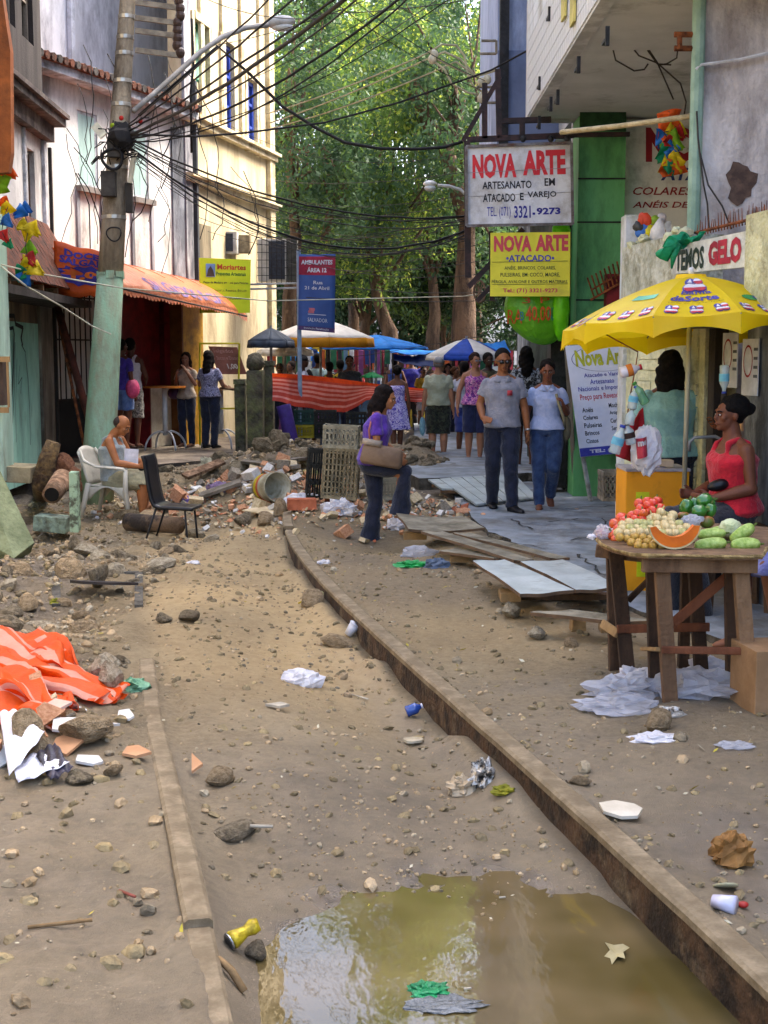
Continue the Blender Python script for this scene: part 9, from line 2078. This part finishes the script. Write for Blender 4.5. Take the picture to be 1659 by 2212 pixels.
# cup, bottle, can
p = put_on(752, 1374, .01); cp = E('foam_cup', p, 'white foam cup lying next to the stones by the rail', 'cup'); q = MB(); d = Vector((.55,-.1,.83)).normalized()
q.tube([p+Vector((0,0,.0)), p+d*.085], [.026,.036], 16); q.build('cup_body', M('foam_cup', '#d6d6dc', rough=.6, bump=0), cp, True); q = MB().tube([p+d*.083, p+d*.088], .038, 16); q.build('rim', M('foam_cup'), cp, True)
p = put_on(892, 1548, .025); bt = bottle(p+Vector((-.035,0,0)), p+Vector((.05,.012,.03)), .030, 'small blue bottle with white neck lying between the rails', M('blue_glass', '#274a98', '#1c3878', rough=.15, spec=.7, bump=.1), M('white_cap', '#d0d0dc', bump=0)); del bt['group']
p = put_on(512, 2052, .03); cn = E('drink_can', p, 'crushed yellow drink can leaning on the wet round rock', 'can')
cy = M('can_yellow', '#c9b22c', '#8f7a1c', rough=.4, metal=.3, bump=.1, sc=30); al = M('aluminium', '#b9bcc0', rough=.25, metal=.9, bump=0)
a = p+Vector((-.02,-.02,.005)); b = p+Vector((.045,.03,.03)); MB().tube([a, a.lerp(b,.15), a.lerp(b,.45), a.lerp(b,.7), b, b+Vector((.018,.006,.006))], [.024,.029,.022,.017,.026,.02], 16).jitter(.0012).build('can_body', cy, cn, True); MB().tube([a-(b-a)*.04, a+(b-a)*.01], [.027,.029], 16).build('can_end', al, cn, True)
dk = M('can_hollow', '#6f6e6a', rough=.3, metal=.6, bump=0); MB().tube([a-(b-a)*.052, a-(b-a)*.042], .022, 16).build('can_lid', dk, cn)
tube_obj('stick', [put_on(472,2085,.02), put_on(500,2118,.03), put_on(528,2150,.012)], [.010,.012,.011], M('stick_tan','#8f7450','#705a3c',sc=10), 'split brown stick at the puddle edge below the can', 'stick', n=7)
tube_obj('stick', [put_on(645,1312,.03), put_on(690,1292,.04)], .006, M('stick_yellow','#b59a1c'), 'thin yellow stick on the mortar covered brick', 'stick', n=6); tube_obj('stick', [put_on(540,1812,.05), put_on(590,1808,.04)], .007, M('stick_pale','#b3aa98'), 'pale double stick on the grey flat rock', 'stick', n=6); tube_obj('stick', [put_on(760,1505,.012), put_on(795,1516,.015)], .005, M('stick_pale'), 'thin pale stick between the rails right of the white bag', 'stick', n=6)
tube_obj('stick', [put_on(258,1930,.01), put_on(292,1950,.02)], .005, M('stick_red','#8a4a3c'), 'thin reddish stick on the ground at the lower left', 'stick', n=6); tube_obj('stick', [put_on(60,2010,.01), put_on(200,2000,.02)], .006, M('stick_tan'), 'straight tan stick on the ground at the lower left', 'stick', n=6)
p = put_on(1580, 1862); pbm = M('kraft_bag', '#8f6734', '#75522a', rough=.7, bump=.4, bs=14, sc=6); blob('paper_bag', p+Vector((0,0,.035)), (.065,.055,.06), pbm, 'crumpled brown paper bag at the edge of the right puddle', 'bag', 61, .45, freq=2.0)
p = put_on(1567, 1922, .008); q = MB(); n_ = 26; q.tube([p+Vector((0,0,.0)), p+Vector((0,.004,.006))], [.040,.042], 26); tag(q.build('clear_disc', M('lid_clear','#c2bd98',rough=.2,alpha=.8,bump=.1), None, True), 'round clear plastic lid in front of the brown paper bag', 'lid')
p = put_on(1562, 1962, .01); q = MB(); q.tube([p+Vector((-.03,.01,.01)), p+Vector((.03,-.03,.012))], [.020,.030], 16); tag(q.build('plastic_cup', M('cup_clear','#c9c8dc','#b5b4cc',rough=.25,bump=.1), None, True), 'crushed translucent cup between the lid and the long rail', 'cup'); p = put_on(1605, 1962, .012); q = MB(); q.ell(p, (.018,.014,.010), 10, 7); tag(q.build('bottle_cap', M('cap_crimson','#a82a24',rough=.4), None, True), 'red and white cap beside the crushed cup', 'cap')
# things in the puddle
q = MB(); c = G(1330, 2062, PUD_Z+.006); pts = [(-.035,.0),(-.012,.022),(-.018,.060),(.004,.036),(.030,.030),(.046,.012),(.022,-.004),(.020,-.034),(.002,-.016),(-.022,-.040),(-.020,-.012)]
q.add([c+Vector((a, b*1.5, .004+.01*math.sin(40*a))) for a, b in pts]+[c], [(i, (i+1) % 11, 11) for i in range(11)]); tag(q.build('floating_leaf', M('floating_leaf','#9c926c','#857a54',rough=.5,bump=.1), None, solid=.001), 'torn pale leaf floating in the puddle near the long rail', 'leaf')
p = G(925, 2138, PUD_Z+.004); blob('plastic_scrap', p, (.05,.045,.010), M('wet_green','#1f8a54','#176b40',rough=.3,bump=.5,bs=30), 'green plastic netting scrap floating in the puddle', 'scrap', 71, .6, freq=3.5); p = G(960, 2170, PUD_Z+.003); blob('plastic_scrap', p, (.09,.05,.006), M('wet_grey','#6f7274',rough=.25,bump=.4,bs=20), 'grey plastic sheet floating below the green netting', 'scrap', 72, .5, freq=2.5)
for (u, v) in [(1085,1938),(1090,1795),(1010,2135),(1100,2230)][:3]: q = MB(); p = G(u, v, PUD_Z+.008); q.box(p, (.022,.006,.004), Matrix.Rotation(R(14), 3, 'Z')); tag(q.build('wood_splinter', M('stick_pale')), 'tiny pale splinter afloat or stranded at the puddle', 'splinter', 'splinters at the puddle')
# left objects: leaning slab, teal post, kerb, stump, pipes
gs = M('mossy_green_slab', '#828a68', '#666e50', sc=5, rough=.9, bump=.4, bs=35, grime='#5c6446', gsc=3)
sl = MB(); Ysl = 11.2; pA, pB, pC, pD = W(-60,960,Ysl), W(-2,1010,Ysl), W(75,1172,Ysl-.35), W(30,1206,Ysl-.55); pE = W(-60,1150,Ysl-.4)
sl.prism([pA, pB, pC, pD, pE], Vector((-.06,.10,-.10))); tag(sl.build('stone_slab', gs, bevel=.01), 'leaning slab with mossy green face cut by the left edge', 'slab')
tg_ = M('flaking_teal', '#9bb598', '#55594a', sc=9, rough=.9, bump=.4, bs=30, mix=(.42,.52)); 
def gbox(u0, v0, u1, v1, Y, th, mat, name, label, cat, rot=None, jit=.006):
 a, b = W(u0, v0, Y), W(u1, v1, Y); q = MB(); q.box(((a.x+b.x)/2, Y+th/2, (a.z+b.z)/2), (abs(b.x-a.x), th, abs(a.z-b.z)), rot); q.jitter(jit); return tag(q.build(name, mat, bevel=.008), label, cat)
gbox(148,1020,170,1150,12.9,.12,tg_,'post','short square post with flaking teal paint beside the plastic chair','post'); gbox(70,1118,142,1150,13.4,.3,M('mossy_teal','#7d9080','#4c5044',sc=9,rough=.95,bump=.6,bs=18),'kerb_block','broken teal painted kerb block left of the short post','kerb', Matrix.Rotation(R(5),3,'Y')); gbox(-40,1008,66,1042,14.2,.5,M('kerb_tan','#8f866c','#6f6650',sc=4,bump=.4,rough=.95),'kerb_block','tan kerb slab below the teal wall at the left edge','kerb', Matrix.Rotation(R(2),3,'Y'))
gbox(-60,430,9,1040,14.1,.4,M('pale_teal_pier','#a3c0b2','#8aa99b',sc=3,streak=5,rough=.85,bump=.15,grime='#7c8a7c',gsc=3),'pier','pale teal painted pier cut by the left edge','pier', None, .003)
mbx = E('meter_box', W(8,830,13.9), 'small rusty framed meter box on the pale teal pier', 'box'); q = MB(); a, b = W(-8,780,13.95), W(14,875,13.95); q.box(((a.x+b.x)/2, 13.95, (a.z+b.z)/2), (b.x-a.x, .2, a.z-b.z)); q.build('case', M('meter_dark','#4a3c34'), mbx); 
for (u0,u1,v0,v1) in [(-10,20,770,782),(14,20,782,880),(-6,18,880,892)]: a, b = W(u0,v0,13.82), W(u1,v1,13.82); q = MB(); q.box(((a.x+b.x)/2, 13.83, (a.z+b.z)/2), (b.x-a.x, .05, a.z-b.z)); q.build('frame_bar', wl2, mbx)
tube_obj('tree_stump', [put_on(90,1068,-.05), W(92,1040,14.3), W(104,990,14.4), W(116,955,14.4)], [.11,.12,.10,.08], M('stump_brown','#75603f','#43352a',sc=12,rough=.95,bump=.8,bs=14), 'broken brown stump leaning left of the plastic chair', 'stump', n=14)
pp1 = E('clay_pipe', W(115,1060,13.8), 'broken clay pipe with dark mouth lying before the stump', 'pipe'); a, b = W(112,1068,13.6), W(135,1035,14.2); cl_m = M('clay_pipe','#a58468','#6a4f3a',sc=9,rough=.95,bump=.8,bs=14,grime='#4e4031',gsc=4,gamt=.6); q = MB(); d = (b-a).normalized(); q.tube([a, b], [.10,.115], 16); q.build('pipe_body', cl_m, pp1, True); MB().tube([a-d*.012, a-d*.002], .075, 14).build('pipe_mouth', M('black_hole','#0f0c0a',bump=0), pp1)
for i, (u, v, s_) in enumerate([(125,1020,.14),(140,1000,.12),(150,1030,.13),(118,1005,.10),(160,1048,.10)]): p = W(u, v, 14.5); obj_mesh('clay_lump', BIG[i % 6], p, (s_,s_,s_*.9), (i,.4,i*2), 'reddish clay lump piled behind the clay pipe', 'clay lump', 'reddish clay lumps behind the clay pipe').data = BIG[i % 6]
red_e = M('red_earth','#8a5f44','#6a4632',sc=4,rough=.95,bump=.6)
me = rockmesh(77, 14, 10); me.materials.append(red_e)
for o in [o for o in C.collection.objects if o.name.startswith('clay_lump')]: o.data = me
tube_obj('concrete_pipe', [put_on(275,1150,.10)+Vector((0,.1,0)), put_on(385,1158,.10)+Vector((0,.1,0))], [.10,.09], M('dirty_pipe','#6b5846','#332c28',sc=3,rough=.9,bump=.4,mix=(.45,.55)), 'thick dirty pipe half buried under the black chair', 'pipe', n=16)
# drain hole surround
q = MB(); 
for (a, b) in (((122,1238),(122,1310)),((300,1240),(300,1312)),((122,1240),(300,1240))):
 q2 = MB(); q2.beam(put_on(*a,-.03), put_on(*b,-.03), .06, .10); tag(q2.build('kerb_strip', M('kerb_stone')), {122: 'left dark stone kerb of the open drain hole' , 300:'right dark stone kerb of the open drain hole'}[a[0]] if b[0] == a[0] else 'rear dark stone kerb of the open drain hole', 'kerb')
flat(148,1270,300,1300,'warped dark board lying across the open drain hole',wood_d,'board','board',6,.02,.10,(R(-8),R(2))); obj_mesh('stone', BIG[1], put_on(212,1268,.09), (.10,.05,.11), (.2,.3,1), 'pointed grey stone standing in the drain hole', 'stone')
q = MB(); a, b = put_on(668,1035,.1), put_on(712,1082,.05); q.beam(a, b, .16, .05, up=(0,-.6,.8)); tag(q.build('plank', M('green_edge_plank','#a87a52','#7c8a4c',sc=4,rough=.9,bump=.3)), 'short thick plank with green edge leaning before the black crate', 'plank')
q = MB(); a = put_on(652,1105,.08); q.box(a, (.30,.14,.12), Matrix.Rotation(R(10),3,'Z')); tag(q.build('hollow_block', sh_m[1], bevel=.005), 'red hollow clay block below the bucket', 'block')
for i, (u0,v0,u1,v1,c_) in enumerate([(400,1045,480,1015,cl_m),(430,1090,520,1062,wood_g),(620,1060,560,1075,wood_b),(520,1012,640,1030,wood_g),(600,1015,660,1008,wood_g)]):
 q = MB(); q.beam(put_on(u0,v0,.10), put_on(u1,v1,.12), .12 if i else .18, .04, up=(0,-.3,1)); tag(q.build('plank', c_), ['terracotta gutter piece sticking out of the left rubble pile','grey plank in the middle of the left rubble pile','brown plank under the bucket','long grey plank behind the bucket','short grey plank behind the bucket'][i], 'plank')
